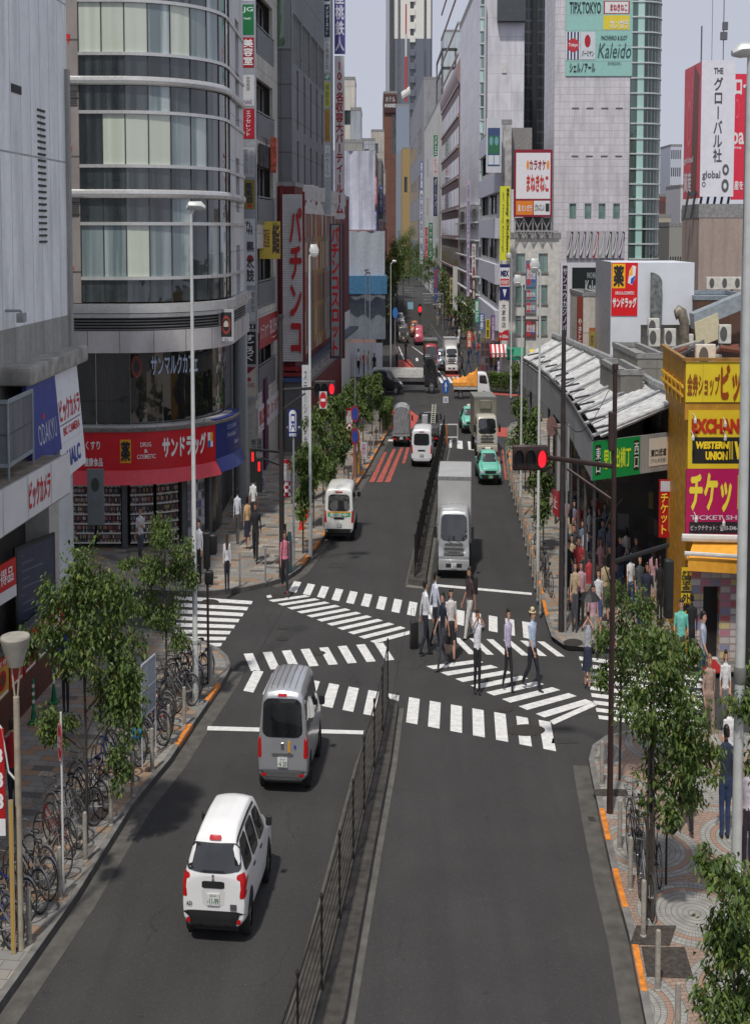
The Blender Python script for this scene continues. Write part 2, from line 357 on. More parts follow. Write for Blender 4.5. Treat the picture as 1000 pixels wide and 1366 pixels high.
# ---------------- ground, roads, pavements, paint
ASP = mat((.036, .0352, .034), .85, kind='asphalt', bump=.15)
gm = MB(); gm.sheet([(-600, -80), (700, -80), (700, 1500), (-600, 1500)], 0); struct(gm.build('ground', ASP))
def g2(L): return [tuple(G(x, y).xy) for x, y in L]
def ext(p, q, t): return (p[0]+(q[0]-p[0])*t, p[1]+(q[1]-p[1])*t)
kl = g2([(0, 1352), (101, 1207), (177, 1083), (228, 1020), (262, 968), (300, 912)])
kl = [ext(kl[1], kl[0], 4.0)]+kl
kc = g2([(308, 896), (304, 883), (292, 872), (272, 863), (240, 855), (150, 838), (60, 826)])
klf = g2([(60, 775), (150, 788), (225, 795), (282, 795), (325, 790), (362, 782), (385, 774), (400, 764), (435, 717), (466, 666), (490, 628), (523, 568)])
kls = g2([(519, 557), (505, 550), (480, 548), (440, 547)])
kr = g2([(859, 1366), (839, 1261), (818, 1182), (801, 1104), (788, 1040)]); kr = [ext(kr[1], kr[0], 9)]+kr
krc = g2([(785, 1022), (790, 1003), (808, 990), (850, 981), (930, 981), (1090, 995)])
krf = g2([(1090, 915), (1000, 905), (900, 893), (830, 872), (780, 869), (755, 866), (741, 856), (733, 832), (719.5, 771), (702, 700), (684, 641), (680, 598)])
krs = g2([(679, 575), (684, 568), (700, 563), (760, 560)])
SW = mat((.3, .28, .25), .8, kind='walk', p=7, bump=.1); SR = mat((.3, .28, .25), .8, kind='arcs', p=(0.4, 1.2), bump=.1)
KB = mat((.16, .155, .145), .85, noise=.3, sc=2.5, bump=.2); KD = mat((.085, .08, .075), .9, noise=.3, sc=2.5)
def off_line(L, d):
 out = []
 for i, p in enumerate(L):
  a = L[max(i-1, 0)]; b = L[min(i+1, len(L)-1)]; t = Vector((b[0]-a[0], b[1]-a[1])).normalized(); out.append((p[0]-t.y*d, p[1]+t.x*d))
 return out
def pave(name, line, back, material, side=1, h=.14):   # line follows the kerb; 'side' is where the pavement lies
 inn = off_line(line, .22*side); inn2 = inn
 m = MB()
 for i in range(len(line)-1):
  a, b, c, d = line[i], line[i+1], inn[i+1], inn[i]
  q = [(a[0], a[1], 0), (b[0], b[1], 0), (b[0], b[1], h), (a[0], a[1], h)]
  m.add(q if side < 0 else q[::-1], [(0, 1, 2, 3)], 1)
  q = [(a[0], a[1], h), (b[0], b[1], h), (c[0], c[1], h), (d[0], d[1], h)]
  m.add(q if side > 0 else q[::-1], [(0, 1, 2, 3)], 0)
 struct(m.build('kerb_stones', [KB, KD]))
 e = MB(); e.sheet(inn+back, h-.004, 0); struct(e.build(name, material))
def gutter(line, wd, side, skip=0):
 o = off_line(line, wd*side); m = MB()
 for i in range(len(line)-1):
  q = [(*line[i], .004), (*line[i+1], .004), (*o[i+1], .004), (*o[i], .004)]
  n_ = (Vector(q[1])-Vector(q[0])).cross(Vector(q[2])-Vector(q[0])).z
  m.add(q if n_ > 0 else q[::-1], [(0, 1, 2, 3)])
 struct(m.build('gutter_strip', mat((.085, .08, .072), .9, noise=.28, sc=2.2, bump=.1)))
pave('pavement_left', kl+kc, [(-70, 59), (-70, -30)], SW, 1)
pave('pavement_left_far', klf+kls, [(-60, 108), (-70, 60), ], SW, 1)
pave('pavement_right', kr+krc, [(60, 30), (60, -40)], SR, -1)
pave('pavement_right_far', krf+krs, [(60, 124), (60, 58)], mat((.3, .27, .22), .8, kind='walk', p=-5, bump=.1), 1)
gutter(kl+kc[:1], .62, -1); gutter(klf[5:], .5, -1); gutter(kr+krc[:1], .6, 1); gutter(krf[7:], .55, -1)
# orange kerb paint dashes
def along(L, s0, s1):
 out = []; acc = 0
 for i in range(len(L)-1):
  a = Vector(L[i]); b = Vector(L[i+1]); l = (b-a).length
  for t in ([(s0-acc)/l] if acc <= s0 < acc+l else [])+([0] if s0 < acc < s1 else [])+([(s1-acc)/l] if acc <= s1 < acc+l else []): out.append(tuple(a.lerp(b, t)))
  acc += l
 return out
OR = mat((.62, .20, .02), .7, noise=.35, sc=5)
def dashes(L, start, end, on, gap, side, first=0):
 s = start
 m = MB()
 while s < end:
  seg = along(L, s, s+on)
  if len(seg) >= 2:
   i1 = off_line(seg, .03*side); i2 = off_line(seg, .20*side)
   for k in range(len(seg)-1):
    q = [(*i1[k], .144), (*i1[k+1], .144), (*i2[k+1], .144), (*i2[k], .144)]; m.add(q if side > 0 else q[::-1], [(0, 1, 2, 3)])
    o1 = off_line(seg, -.003*side); q = [(*o1[k], .07), (*o1[k+1], .07), (*o1[k+1], .144), (*o1[k], .144)]; m.add(q, [(0, 1, 2, 3)])
  s += on+gap
 struct(m.build('kerb_paint', OR))
LL = lambda L: sum((Vector(L[i+1])-Vector(L[i])).length for i in range(len(L)-1))
dashes(kl, 30, LL(kl), 1.9, 2.4, 1); dashes(klf[6:], 2.5, 60, 2.0, 1.2, 1); dashes(kr, 12, LL(kr), 2.1, 1.7, -1)
dashes(krf[7:], .4, 60, 2.6, 1.0, 1)
# markings
PW = mat((.64, .64, .62), .7, noise=.16, sc=4, bump=.1); PR = mat((.42, .075, .055), .8, noise=.22, sc=2);
def paint(name, quads, material, z=.006):
 m = MB()
 for q in quads:
  P_ = [tuple(G(*t).xy) for t in q]; m.sheet(P_, z)
 return struct(m.build(name, material))
def bars(t0, t1, b0, b1, n, wpx=None, duty=.5):   # n bars between the lines t0-t1 and b0-b1 (pixels of bar centres)
 T0, T1, B0, B1 = G(*t0), G(*t1), G(*b0), G(*b1); out = []; st = 1/(n-1)
 for i in range(n):
  for_ = [T0.lerp(T1, (i-duty/2)*st), T0.lerp(T1, (i+duty/2)*st), B0.lerp(B1, (i+duty/2)*st), B0.lerp(B1, (i-duty/2)*st)]; out.append([tuple(v.xy) for v in for_])
 return out
def zebra(sets, name='crosswalk_paint', z=.006):
 m = MB()
 for q in sets: m.sheet(q, z)
 struct(m.build(name, PW))
def zp(L): return [[tuple(G(*p).xy) for p in q] for q in L]
zebra(bars((397, 776), (702, 830), (390, 790), (704, 852), 16, duty=.52))
zebra(bars((345, 895), (726, 962), (331, 923), (733, 1001), 15, duty=.52))
zebra(zp([[(233, 795+9*k), (337-5.8*k, 802+8*k), (335-5.8*k, 806.5+8*k), (233, 800+9*k)] for k in range(8)]))
zebra(zp([[(772+3.2*k, 876+9.8*k), (935, 893+9.8*k+(0 if k else 1)), (937, 899+9.8*k), (773+3.2*k, 881+9.8*k)] for k in range(9)]))
D1L = ((361, 802), (497, 857)); D1R = ((410, 795), (553, 842))
def dg(L, Rr, n, duty=.5):
 out = []; l0, l1, r0, r1 = G(*L[0]), G(*L[1]), G(*Rr[0]), G(*Rr[1])
 for i in range(n):
  a, b = (i-duty/2)/(n-1), (i+duty/2)/(n-1); out.append([tuple(v.xy) for v in (l0.lerp(l1, a), r0.lerp(r1, a), r0.lerp(r1, b), l0.lerp(l1, b))])
 return out
zebra(dg(D1L, D1R, 11)); zebra(dg(((573, 891), (720, 955)), ((640, 882), (786, 935)), 8)); zebra(zp([[(733, 962), (790, 937), (796, 941), (738, 967)], [(355, 795), (361, 793.5), (363, 797), (357, 798)]]))
zebra(dg(((331, 872), (505, 858)), ((341, 895), (520, 881)), 8, .48)); zebra(dg(((608, 851), (721, 856)), ((630, 873), (748, 876)), 6, .42))
zebra(zp([[(277, 969), (485, 975), (484, 980), (276, 974.5)], [(577, 779), (709, 791), (709, 794), (576, 782)], [(518, 586), (585, 588), (584, 590.5), (517, 588.5)]]), 'stop_line_paint')
zebra(bars((545, 583), (655, 591), (541, 590), (659, 604), 9, duty=.5))
zebra(zp([[(583+i*6.2, 502), (586.5+i*6.2, 502), (592.5+i*6.2, 511), (588+i*6.2, 511)] for i in range(5)]))
zebra(zp([[(633, 510+0), (634, 510), (634, 511), (633, 511)], [(531, 462), (532, 462), (540, 480), (566, 502), (564, 502), (538, 480)], [(549, 462), (550, 462), (572, 478), (592, 503), (590.5, 503), (570, 478)], [(554, 478), (557, 477), (558, 481), (555, 482)]]), 'lane_line_paint')
paint('bus_lane_paint', [[(531, 480), (545, 479), (561, 501), (531, 501)], [(582, 477), (594, 478), (614, 502), (596, 503)], [(518, 547), (548, 548), (558, 555), (556, 562), (549, 572), (514, 572)], [(661, 571), (679, 570), (681, 583), (661, 582)],
 [(655, 523), (688, 526), (700, 529), (655, 526)], [(604, 512), (617, 512), (618, 520), (608, 520)]], PR)
paint('bus_lane_paint', [[(512, 603), (516, 603), (499, 643), (492, 643)], [(524, 599), (528, 599), (510, 643), (502, 643)], [(534, 597), (538, 597), (520, 643), (513, 643)], [(542, 597), (546, 597), (540, 618), (536, 618)], [(662, 598), (665, 598), (668, 645), (665, 645)], [(669, 600), (671, 600), (676, 640), (673, 640)]], mat((.36, .08, .06), .85, noise=.5, sc=3))
# road patches, manholes
def ell(x, y, rx, ry): return [(x+rx*math.cos(t*math.pi/10), y-ry*math.sin(t*math.pi/10)) for t in range(20)]
MH = mat((.05, .045, .04), .7, .3, noise=.4, sc=20, bump=.4); MD = mat((.035, .033, .031), .9, noise=.3)
for x, y, rx, ry in ((377.5, 837, 8.5, 2.8), (377, 852, 8.5, 2.8), (373, 795, 11, 3.5), (280, 803, 12, 4), (425, 871, 9, 3), (675, 946, 10, 4), (562, 540.5, 6, 1), (572, 530, 5, .8), (702, 864, 0, 0), (764, 857, 13, 5), (357, 750.5, 8, 2), (702, 974, 25, 8)):
 if rx == 0: continue
 z = .15 if (x, y) in ((764, 857), (357, 750.5)) else .007
 m = MB(); m.sheet([tuple(G(a, b, z).xy) for a, b in ell(x, y, rx, ry)], z); m.sheet([tuple(G(a, b, z).xy) for a, b in ell(x, y, rx*.8, ry*.8)], z+.003)
 tag(m.build('manhole_cover', MH), f'round dark manhole cover set in the {"pavement" if z > .1 else "asphalt"} ' + {377.5: 'between crosswalks, farther of the pair', 377: 'between crosswalks, nearer of the pair', 373: 'by the woman in pink', 280: 'among bars of the left crosswalk', 425: 'amid the lower left diagonal crosswalk', 675: 'below the lower right diagonal crosswalk', 562: 'in the far junction, nearer one', 572: 'in the far junction, farther one', 764: 'at the right far corner under the umbrella', 357: 'near the man in dark suit', 702: 'under the near right crosswalk, largest'}[x], 'manhole cover', 'manhole covers')
m = MB(); m.sheet(g2([(440, 751), (466, 752), (463, 758), (437, 757)]), .006); struct(m.build('asphalt_patch', MD))
m = MB(); m.sheet(g2([(737, 985), (772, 985), (770, 992), (735, 992)]), .006); m.sheet(g2([(783, 1090), (792, 1090), (795, 1096), (786, 1096)]), .009); struct(m.build('asphalt_patch', MD))
# expansion lines across the junction
m = MB()
for a, b in (((378, 812), (345, 870)), ((541, 835), (520, 945)), ((500, 785), (497, 800))):
 m.sheet(g2([a, (a[0]+.7, a[1]), (b[0]+.7, b[1]), b]), .010)
struct(m.build('road_joint', MD))
# ---------------- median strips and fences
FM = mat((.035, .030, .027), .55, .4, noise=.3, sc=6)
def median(lf, rt, label):
 L = g2(lf); Rr = g2(rt); m = MB(); poly = L+Rr[::-1]
 P2 = [Vector((*q, 0)) for q in poly]; ar = sum(P2[i].x*P2[(i+1) % len(P2)].y-P2[(i+1) % len(P2)].x*P2[i].y for i in range(len(P2)))
 if ar < 0: poly = poly[::-1]
 m.prism(poly, 0, .16, 0, 1); struct(m.build('median_strip', [KD, mat((.05, .046, .04), .95, noise=.45, sc=2.5, bump=.3)]))
 e = MB()
 for i in range(len(Rr)-1):
  a, b = Rr[i], Rr[i+1]; e.sheet([a, (a[0]+.24, a[1]), (b[0]+.24, b[1]), b], .004)
  a, b = L[i], L[i+1]; e.sheet([a, (a[0]-.16, a[1]), (b[0]-.16, b[1]), b], .004)
 struct(e.build('gutter_strip', mat((.10, .095, .085), .9, noise=.25, sc=2.2)))
def fence(label, pts, h=1.2, sp=3.3, bal=False, nr=7, z0=.15, mt=None, name='road_fence', group=None):
 mt = mt or FM
 root = thing(name, label, 'fence', (pts[0][0], pts[0][1], z0), 0, group); P_ = [Vector((*p, 0)) for p in pts]
 tot = sum((P_[i+1]-P_[i]).length for i in range(len(P_)-1)); n = max(1, round(tot/sp)); posts = []
 for k in range(n+1):
  s = tot*k/n; acc = 0
  for i in range(len(P_)-1):
   l = (P_[i+1]-P_[i]).length
   if s <= acc+l+1e-6: posts.append(P_[i].lerp(P_[i+1], (s-acc)/l)); break
   acc += l
 pm = MB(); pm.tube([(0, 0, 0), (0, 0, h+.04)], .032, 8); pm.lathe([(.045, h+.03), (.05, h+.06), (.02, h+.1)]); p0 = None
 pm.box((-.07, -.07, 0), (.07, .07, .02))
 for q in posts:
  if p0 is None: p0 = pm.build('post', mt, root, world=False); o = p0
  else: o = p0.copy(); COL.objects.link(o)
  o.location = (q.x-pts[0][0], q.y-pts[0][1], 0)
 for k in range(nr):
  z = z0+.16+(h-.2)*k/(nr-1); m = MB(); r = .028 if k in (0, nr-1) else .014
  m.tube([(q.x, q.y, z) for q in posts], r, 6); m.build('rail', mt, root)
 if bal:
  m = MB()
  for i in range(len(posts)-1):
   d = posts[i+1]-posts[i]; c = int(d.length/.22)
   for j in range(1, c): q = posts[i]+d*j/c; m.tube([(q.x, q.y, z0+.15), (q.x, q.y, z0+h)], .009, 4, cap=False)
  m.build('baluster_panel', mt, root)
 return root
median([(300, 1700), (389, 1366), (479, 1020), (506, 950), (514, 940)], [(372, 1700), (460, 1366), (500, 1134), (521, 1020), (531, 945)], '')
median([(544, 780), (576, 640), (591, 582)], [(567, 783), (590, 636), (600, 584)], '')
m = MB(); m.sheet(g2([(540, 783), (570, 786), (568, 783), (544, 780)]), .004); struct(m.build('gutter_strip', mat((.17, .16, .14), .9)))
fence('dark brown rail fence on the median strip in front of the crossing, beside the cars', g2([(350, 1600), (398, 1450), (421, 1366), (446, 1268), (467, 1177), (483, 1102), (497, 1043), (509, 990), (517, 941)]))
fence('dark fence with fine bars on the far median, beside the silver box truck', g2([(553, 776), (560, 740), (570, 690), (583, 635), (594, 585)]), h=1.15, sp=3.0, bal=True)
# ---------------- windows and buildings
_WM = {}
def win_mesh(w, h, st, fm, gm_):
 key = (round(w, 3), round(h, 3), st, fm.name, gm_.name)
 if key not in _WM:
  f = MB(); t = .05; p = MB(); d = .09
  p.add([(0, -.01, 0), (w, -.01, 0), (w, -.01, h), (0, -.01, h)], [(0, 1, 2, 3)], 0, [[(0, 0), (w, 0), (w, h), (0, h)]])
  fo = None
  if st != 'pane':
   f.box((0, -d, 0), (w, 0, t)); f.box((0, -d, h-t), (w, 0, h)); f.box((0, -d, t), (t, 0, h-t)); f.box((w-t, -d, t), (w, 0, h-t))
   nv = {'one': 0, 'two': 1, 'four': 3, 'sill': 1, 'bars': 1}.get(st, 0)
   for i in range(nv): x = w*(i+1)/(nv+1); f.box((x-.03, -d-.01, t), (x+.03, -.012, h-t))
   if st == 'sill': f.box((-.08, -.33, -.1), (w+.08, 0, 0))
   if st == 'bars': f.box((t, -d-.012, h*.45), (w-t, -.013, h*.45+.05))
   fo = bpy.data.meshes.new('window'); fo.from_pydata(f.v, [], f.f); fo.materials.append(fm); fo.update()
  po = bpy.data.meshes.new('pane'); po.from_pydata(p.v, [], p.f); po.materials.append(gm_); po.update()
  _WM[key] = (fo, po)
 return _WM[key]
ALU = mat((.32, .32, .31), .4, .5, noise=.1); DKF = mat((.05, .048, .045), .5, .2, noise=.1); WHT = mat((.62, .61, .58), .55, noise=.12)
GL = glass(); GLB = glass((.03, .04, .045), .05, (.14, .15, .14)); GLG = glass((.10, .19, .17), .08, (.30, .42, .38)); GLK = glass((.012, .014, .015), .08, (.05, .05, .048))
def add_window(root, a, d, u, z, w, h, st='one', dep=.18, fm=ALU, gl=GL):
 nrm = Vector((d.y, -d.x, 0)); fo, po = win_mesh(w, h, st, fm, gl); o = org(root)
 pos = Vector((a[0], a[1], 0))+d*u-nrm*dep+Vector((0, 0, z))-o
 if fo is None:
  q = bpy.data.objects.new('window', po); COL.objects.link(q); q.parent = root; q.location = pos; q.rotation_euler.z = math.atan2(d.y, d.x); return
 q = bpy.data.objects.new('window', fo); COL.objects.link(q); q.parent = root; q.location = pos; q.rotation_euler.z = math.atan2(d.y, d.x)
 r = bpy.data.objects.new('pane', po); COL.objects.link(r); r.parent = q
def building(name, label, foot, z1, wm, faces={}, z0=0, roof=None, par=.7, cat='building', group=None, skip=()):
 """foot CCW; faces: {edge: [dict(u=[..] or (u0,step,n), z=[..] or (z0,step,n), w, h, st, fm, gl, dep)]}"""
 root = thing(name, label, cat, (foot[0][0], foot[0][1], z0), 0, group); m = MB(); n = len(foot)
 for i in range(n):
  if i in skip: continue
  a, b = Vector((*foot[i], 0)), Vector((*foot[(i+1) % n], 0)); d = (b-a); Ln = d.length; d.normalize(); ops = []
  for sp in faces.get(i, []):
   U = sp['u'] if isinstance(sp['u'], list) else [sp['u'][0]+k*sp['u'][1] for k in range(sp['u'][2])]
   Z = sp['z'] if isinstance(sp['z'], list) else [sp['z'][0]+k*sp['z'][1] for k in range(sp['z'][2])]
   for zz in Z:
    for u in U:
     if u < .02 or u+sp['w'] > Ln-.02 or zz+sp['h'] > z1-.05: continue
     ops.append((u, zz, u+sp['w'], zz+sp['h'])); add_window(root, a, d, u, zz, sp['w'], sp['h'], sp.get('st', 'one'), sp.get('dep', .04 if 'rv' in sp else .2), sp.get('fm', ALU), sp.get('gl', GL))
  m.wall(a, b, z0, z1, ops, faces[i][0].get('rv', .3) if i in faces else .3)
 m.build('wall', wm, root)
 r = MB(); r.sheet(foot, z1-.02);
 for i in range(n):
  a, b = Vector((*foot[i], 0)), Vector((*foot[(i+1) % n], 0)); d = (b-a).normalized(); q = Vector((d.y, -d.x, 0))
  r.beam(a-d*.05+q*-.1+Vector((0, 0, z1+par/2)), b+d*.05-q*.1+Vector((0, 0, z1+par/2)), .28, par)
 r.build('roof', roof or mat((.25, .25, .245), .8, noise=.25), root)
 return root
def part(root, name, m, mt, smooth=False): return m.build(name, mt, root, smooth=smooth)
def vb(label, x0, x1, y0, y1, Y, col, items=(), name='shop_sign', cat='sign', **k):
 return board(name, label, cat, (XA(x0, Y), Y), (XA(x1, Y), Y), ZA(y1, Y), ZA(y0, Y), k.pop('th', .2), col, items, **k)
def side_board(label, x0, Y0, x1, Y1, z0, z1, col, items=(), name='shop_sign', **k):
 return board(name, label, 'sign', (XA(x0, Y0), Y0), (XA(x1, Y1), Y1), z0, z1, k.pop('th', .15), col, items, **k)
V = {'v': True}; VB = {'v': True, 'b': .035}; BB = {'b': .04}
# ===== left 1 : grey panelled department building
root = thing('department_building', 'tall grey metal-panelled building with thin vertical joints filling the left edge', 'building', (-15.8, 59, 0))
a0, a1 = (-18.0, 16.0), (-15.8, 59.0); m = MB(); m.wall(a0, a1, 7.9, 20, [], 0)
m.wall(a1, (-45, 62), 0, 20); m.wall((-45, 16), a0, 7, 20)
PAN = mat(C(238, 242, 244), .45, kind='panel', p=(1.3, 3.9, .022, .35), noise=.1)
m.build('wall', PAN, root)
m = MB(); m.box((-45, 16, 19.9), (-18, 59, 20.1)); m.build('roof', KD, root)
m = MB(); m.wall((-17.9, 16), (-15.78, 58.97), 6.9, 7.9); m.box((-15.95, 58.6, 6.9), (-15.66, 59.1, 14)); m.build('concrete_band', mat(C(160, 160, 155), .85, kind='panel', p=(1.3, 9, .02, .5), noise=.2), root)
m = MB()
d = (Vector(a1)-Vector(a0)).normalized()
def onL(Y, off=0): t = (Y-16)/43; return (a0[0]+(a1[0]-a0[0])*t+off, Y)
yv = 16.4*1512/(500-60);
for k in range(22):
 z = ZA(322, 55.2)+k*.145; m.beam((*onL(54.5, .03), z), (*onL(55.5, .03), z), .06, .05)
m.build('louvre_vent', mat((.04, .035, .03), .7), root)
m = MB(); m.beam((*onL(51.2, .02), 13.1), (*onL(52.4, .02), 13.1), .05, .18); m.build('slot_vent', mat((.03, .03, .03), .7), root)
m = MB(); m.tube([(*onL(50, 0), 8.3), (*onL(50, .7), 8.3)], .03); m.box((onL(50, .55)[0], 49.8, 8.05), (onL(50, .85)[0], 50.3, 8.25)); m.tube([(*onL(50, .7), 8.3), (*onL(50, .7), 8.1)], .05)
m.build('camera_bracket', mat((.3, .3, .3), .5), root)
m = MB(); m.box((-17.2, 49.3, 6.72), (-14.95, 59.2, 7.12), bev=.08); m.build('ledge', mat(C(150, 148, 142), .85, noise=.35, sc=1.2), root)
m = MB(); m.wall((-16.6, 16), (-16.3, 58), 0, 6.9); m.build('lower_wall', mat(C(120, 120, 118), .8, kind='panel', p=(1.2, 3, .02, .5)), root)
# canopy with shop name
root = thing('shop_canopy', 'long white canopy fascia with red katakana shop name projecting over the left pavement', 'canopy', (-14.4, 43.5, 4.3))
cA, cB = (-15.8, 26.0), (-13.8, 50.9)
m = MB(); m.prism([(-17.3, 26), (-15.8, 26), (-13.8, 50.9), (-16.5, 50.9)], 4.25, 5.1); m.build('canopy_slab', mat(C(120, 112, 100), .9, noise=.4, sc=1.5, bump=.2), root)
board('', '', 'x', (-15.77, 26), (-13.77, 50.95), 4.28, 5.16, .12, C(215, 215, 215), [('ビックカメラ', (.805, .2, .90, .82), RED, {'b': .045}), ('#rect', (.905, 0, .907, 1), (.4, .4, .4)), ('#rect', (.80, 0, .8015, 1), (.4, .4, .4)), ('#rect', (.70, 0, .7015, 1), (.4, .4, .4))], parent=root)
# street parapet wall with menu posters
root = thing('stairwell_wall', 'low brown wall with a strip of red and yellow food posters beside the left pavement', 'wall', (-15, 45, .14))
m = MB(); m.prism([(-16.45, 27), (-16.2, 27), (-14.35, 53), (-14.6, 53)], .13, 1.75); m.build('wall', mat(C(95, 55, 42), .6, kind='tile', p=(.3, .3, .01, .6)), root)
m = MB(); m.beam((-16.3, 27, 1.8), (-14.47, 53.05, 1.8), .34, .1); m.build('coping', mat((.09, .09, .09), .5), root)
PCOL = [C(170, 30, 25), C(200, 150, 50), C(150, 40, 30), C(230, 220, 200), C(90, 60, 35), C(190, 40, 30), C(90, 110, 60)]
ln = Vector((1.85, 26)).length
for k in range(17):
 t0, t1 = 1-(k+1)*.058, 1-k*.058-.006; P0 = Vector((-16.17, 27, 0)).lerp(Vector((-14.32, 53, 0)), t0); P1 = Vector((-16.17, 27, 0)).lerp(Vector((-14.32, 53, 0)), t1)
 c_ = PCOL[(k*3) % 7]; board('', '', 'x', P0.xy, P1.xy, .92, 1.70, .02, c_, [('#rect', (0, .78, 1, 1), C(190, 20, 20)), ('#disc', (.2, .2, .8, .7), PCOL[(k*5+3) % 7], {'n': 'food_picture'}), ('#disc', (.35, .3, .65, .6), PCOL[(k*2+1) % 7], {'n': 'food_picture'}), ('#rect', (.1, .05, .9, .12), (.75, .75, .7)), ('定食', (.2, .82, .8, .96), (.8, .75, .6))], parent=root)
root = thing('entrance_recess', 'dark recessed shop entrance with a tall grey notice screen under the white canopy', 'shop front', (-15.6, 47, .14))
m = MB(); m.box((-16.25, 51.8, .14), (-15.0, 53.4, 4.26)); m.build('pillar', mat(C(175, 175, 170), .6, noise=.1), root)
m = MB(); m.box((-16.2, 40, .14), (-15.9, 44.2, 4.26)); m.build('pillar', mat(C(175, 175, 170), .6, noise=.1), root)
board('', '', 'x', (XA(26, 49.5), 48.6), (XA(61, 50), 51.2), .9, 3.35, .1, (.03, .03, .03), [('#rect', (.05, .03, .95, .97), C(62, 66, 84), {'n': 'notice_screen'})]+[('#rect', (.15, .9-.07*i, .2+.6*((i*7) % 5)/5, .915-.07*i), C(95, 100, 118)) for i in range(11)], parent=root)
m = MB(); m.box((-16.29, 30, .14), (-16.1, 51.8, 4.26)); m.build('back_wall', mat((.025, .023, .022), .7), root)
board('shop_banner', 'red and white shop banner under the canopy at the far left edge', 'sign', (XA(-14, 43), 42), (XA(16, 44.2), 44.4), 3.0, 3.75, .08, C(185, 25, 25), [('#rect', (0, 0, 1, .3), (.6, .6, .6)), ('お買得品', (.1, .45, .9, .85), W_)])
# odakyu halc board
root = board('wall_sign', 'leaning blue and white store board with red lettering under the concrete ledge', 'sign', (-14.95, 54.0), (-14.95, 58.4), 4.2, 6.72, .2, C(225, 228, 232),
 [('ビックカメラ', (.12, .52, .96, .72), RED, {'b': .05}), ('#rect', (.1, .485, .95, .495), (.05, .05, .05)), ('BIC CAMERA', (.2, .38, .88, .46), RED), ('HALC', (.25, .08, .8, .24), BLU, BB), ('#rect', (0, .315, 1, .319), (.5, .5, .5))], lean=-.42)
board('', '', 'x', (-14.97, 49.6), (-14.96, 53.98), 4.95, 6.72, .2, C(52, 66, 140), [('ODAKYU', (.22, .2, .88, .46), (.5, .53, .62), {'b': .0}), ('#disc', (.42, .50, .49, .58), RED)], parent=root, lean=-.3)
# service balcony on the canopy
root = thing('service_balcony', 'grey sheet-sided service balcony standing on the white canopy at the left edge', 'balcony', (-15, 47, 5.1))
m = MB();
for x in (-16.3, -14.8):
 for y in (45.6, 48.9): m.tube([(x, y, 5.1), (x, y, 6.7)], .05, 6)
for z in (5.4, 6.66): m.beam((-16.3, 45.6, z), (-14.8, 45.6, z), .08, .08); m.beam((-14.8, 45.6, z), (-14.8, 48.9, z), .08, .08)
m.build('frame', mat(C(150, 160, 165), .5, .3), root)
m = MB(); m.wall((-16.25, 45.62), (-14.83, 45.62), 5.45, 6.6); m.wall((-14.83, 45.65), (-14.83, 48.85), 5.45, 6.6); m.build('side_panel', mat(C(120, 124, 128), .6, .2, kind='panel', p=(.7, 3, .02, .5)), root)
board('small_wall_sign', 'narrow grey sign hung under the leaning blue and white store board', 'sign', (-14.2, 55.6), (-13.4, 55.6), 2.95, 4.3, .2, C(110, 116, 118), [('#disc', (.25, .6, .75, .85), C(60, 65, 60)), ('営業中', (.2, .3, .8, .42), (.2, .2, .2))])
# ===== left 2 : corner building with curved glass front
def path_pts():
 L = [(-30.0, 71.5), (-24.0, 71.5), (-20.0, 71.5), (-18.0, 71.5), (-16.0, 71.5)]
 L += [(-16+6*math.sin(t*math.pi/40), 77.5-6*math.cos(t*math.pi/40)) for t in range(1, 20)]
 L += [(-10.0, 77.5), (-10.0, 80.0), (-10.0, 83.0), (-10.0, 87.0)]
 return [Vector((*p, 0)) for p in L]
PP = path_pts(); PS = [0.0]
for i in range(1, len(PP)): PS.append(PS[-1]+(PP[i]-PP[i-1]).length)
def PT(s, o=0.0, z=0.0):
 s = max(0, min(PS[-1]-1e-6, s)); i = max(k for k in range(len(PS)-1) if PS[k] <= s); t = (s-PS[i])/(PS[i+1]-PS[i])
 def nr(k):
  a = PP[max(k-1, 0)]; b = PP[min(k+1, len(PP)-1)]; d = (b-a).normalized(); return Vector((d.y, -d.x, 0))
 n = (nr(i)*(1-t)+nr(i+1)*t).normalized(); p = PP[i].lerp(PP[i+1], t)+n*o; p.z = z; return p
def sweep(m, s0, s1, z0, z1, o0, o1, step=.45, mi=0):
 n = max(1, int((s1-s0)/step)); S = [s0+(s1-s0)*k/n for k in range(n+1)]; vs = []
 for s in S: vs += [PT(s, o0, z0), PT(s, o1, z0), PT(s, o1, z1), PT(s, o0, z1)]
 fs = []; uv = []
 for k in range(n):
  for q in range(4):
   a, b = k*4+q, k*4+(q+1) % 4; fs.append((a, b, b+4, a+4)); hh = ((0, 0), (0, 0), (z0, z1), (0, 0))
   za, zb = (z0, z0, z1, z1)[q], (z0, z1, z1, z0)[q]; uv.append([(S[k], za), (S[k], zb), (S[k+1], zb), (S[k+1], za)])
 fs += [(3, 2, 1, 0), (n*4, n*4+1, n*4+2, n*4+3)]; uv += [[(0, 0)]*4, [(0, 0)]*4]
 m.add(vs, fs, mi, uv); return m
root = thing('corner_building', 'rounded glass corner office building with silver bands above a red drugstore fascia', 'building', (-16, 77.5, 0))
Z7 = lambda y: ZA(y, 71.5)
sG0 = 11.6; sG1 = PS[-4]+1.4; sEnd = PS[-1]      # glass from the left strip to the white tiled end
top = Z7(-70)
body = MB(); sweep(body, 0, sEnd, Z7(470), top, -.9, -.45, 1.5); body.box((-29, 78, 6), (-11, 86.9, top)); body.build('inner_wall', mat((.05, .05, .048), .8), root)
LG = glass(C(188, 196, 180), .08, C(205, 212, 196)); LG2 = glass(C(104, 120, 122), .05, C(180, 194, 192)); DG = glass(C(30, 36, 36), .03, C(78, 88, 90))
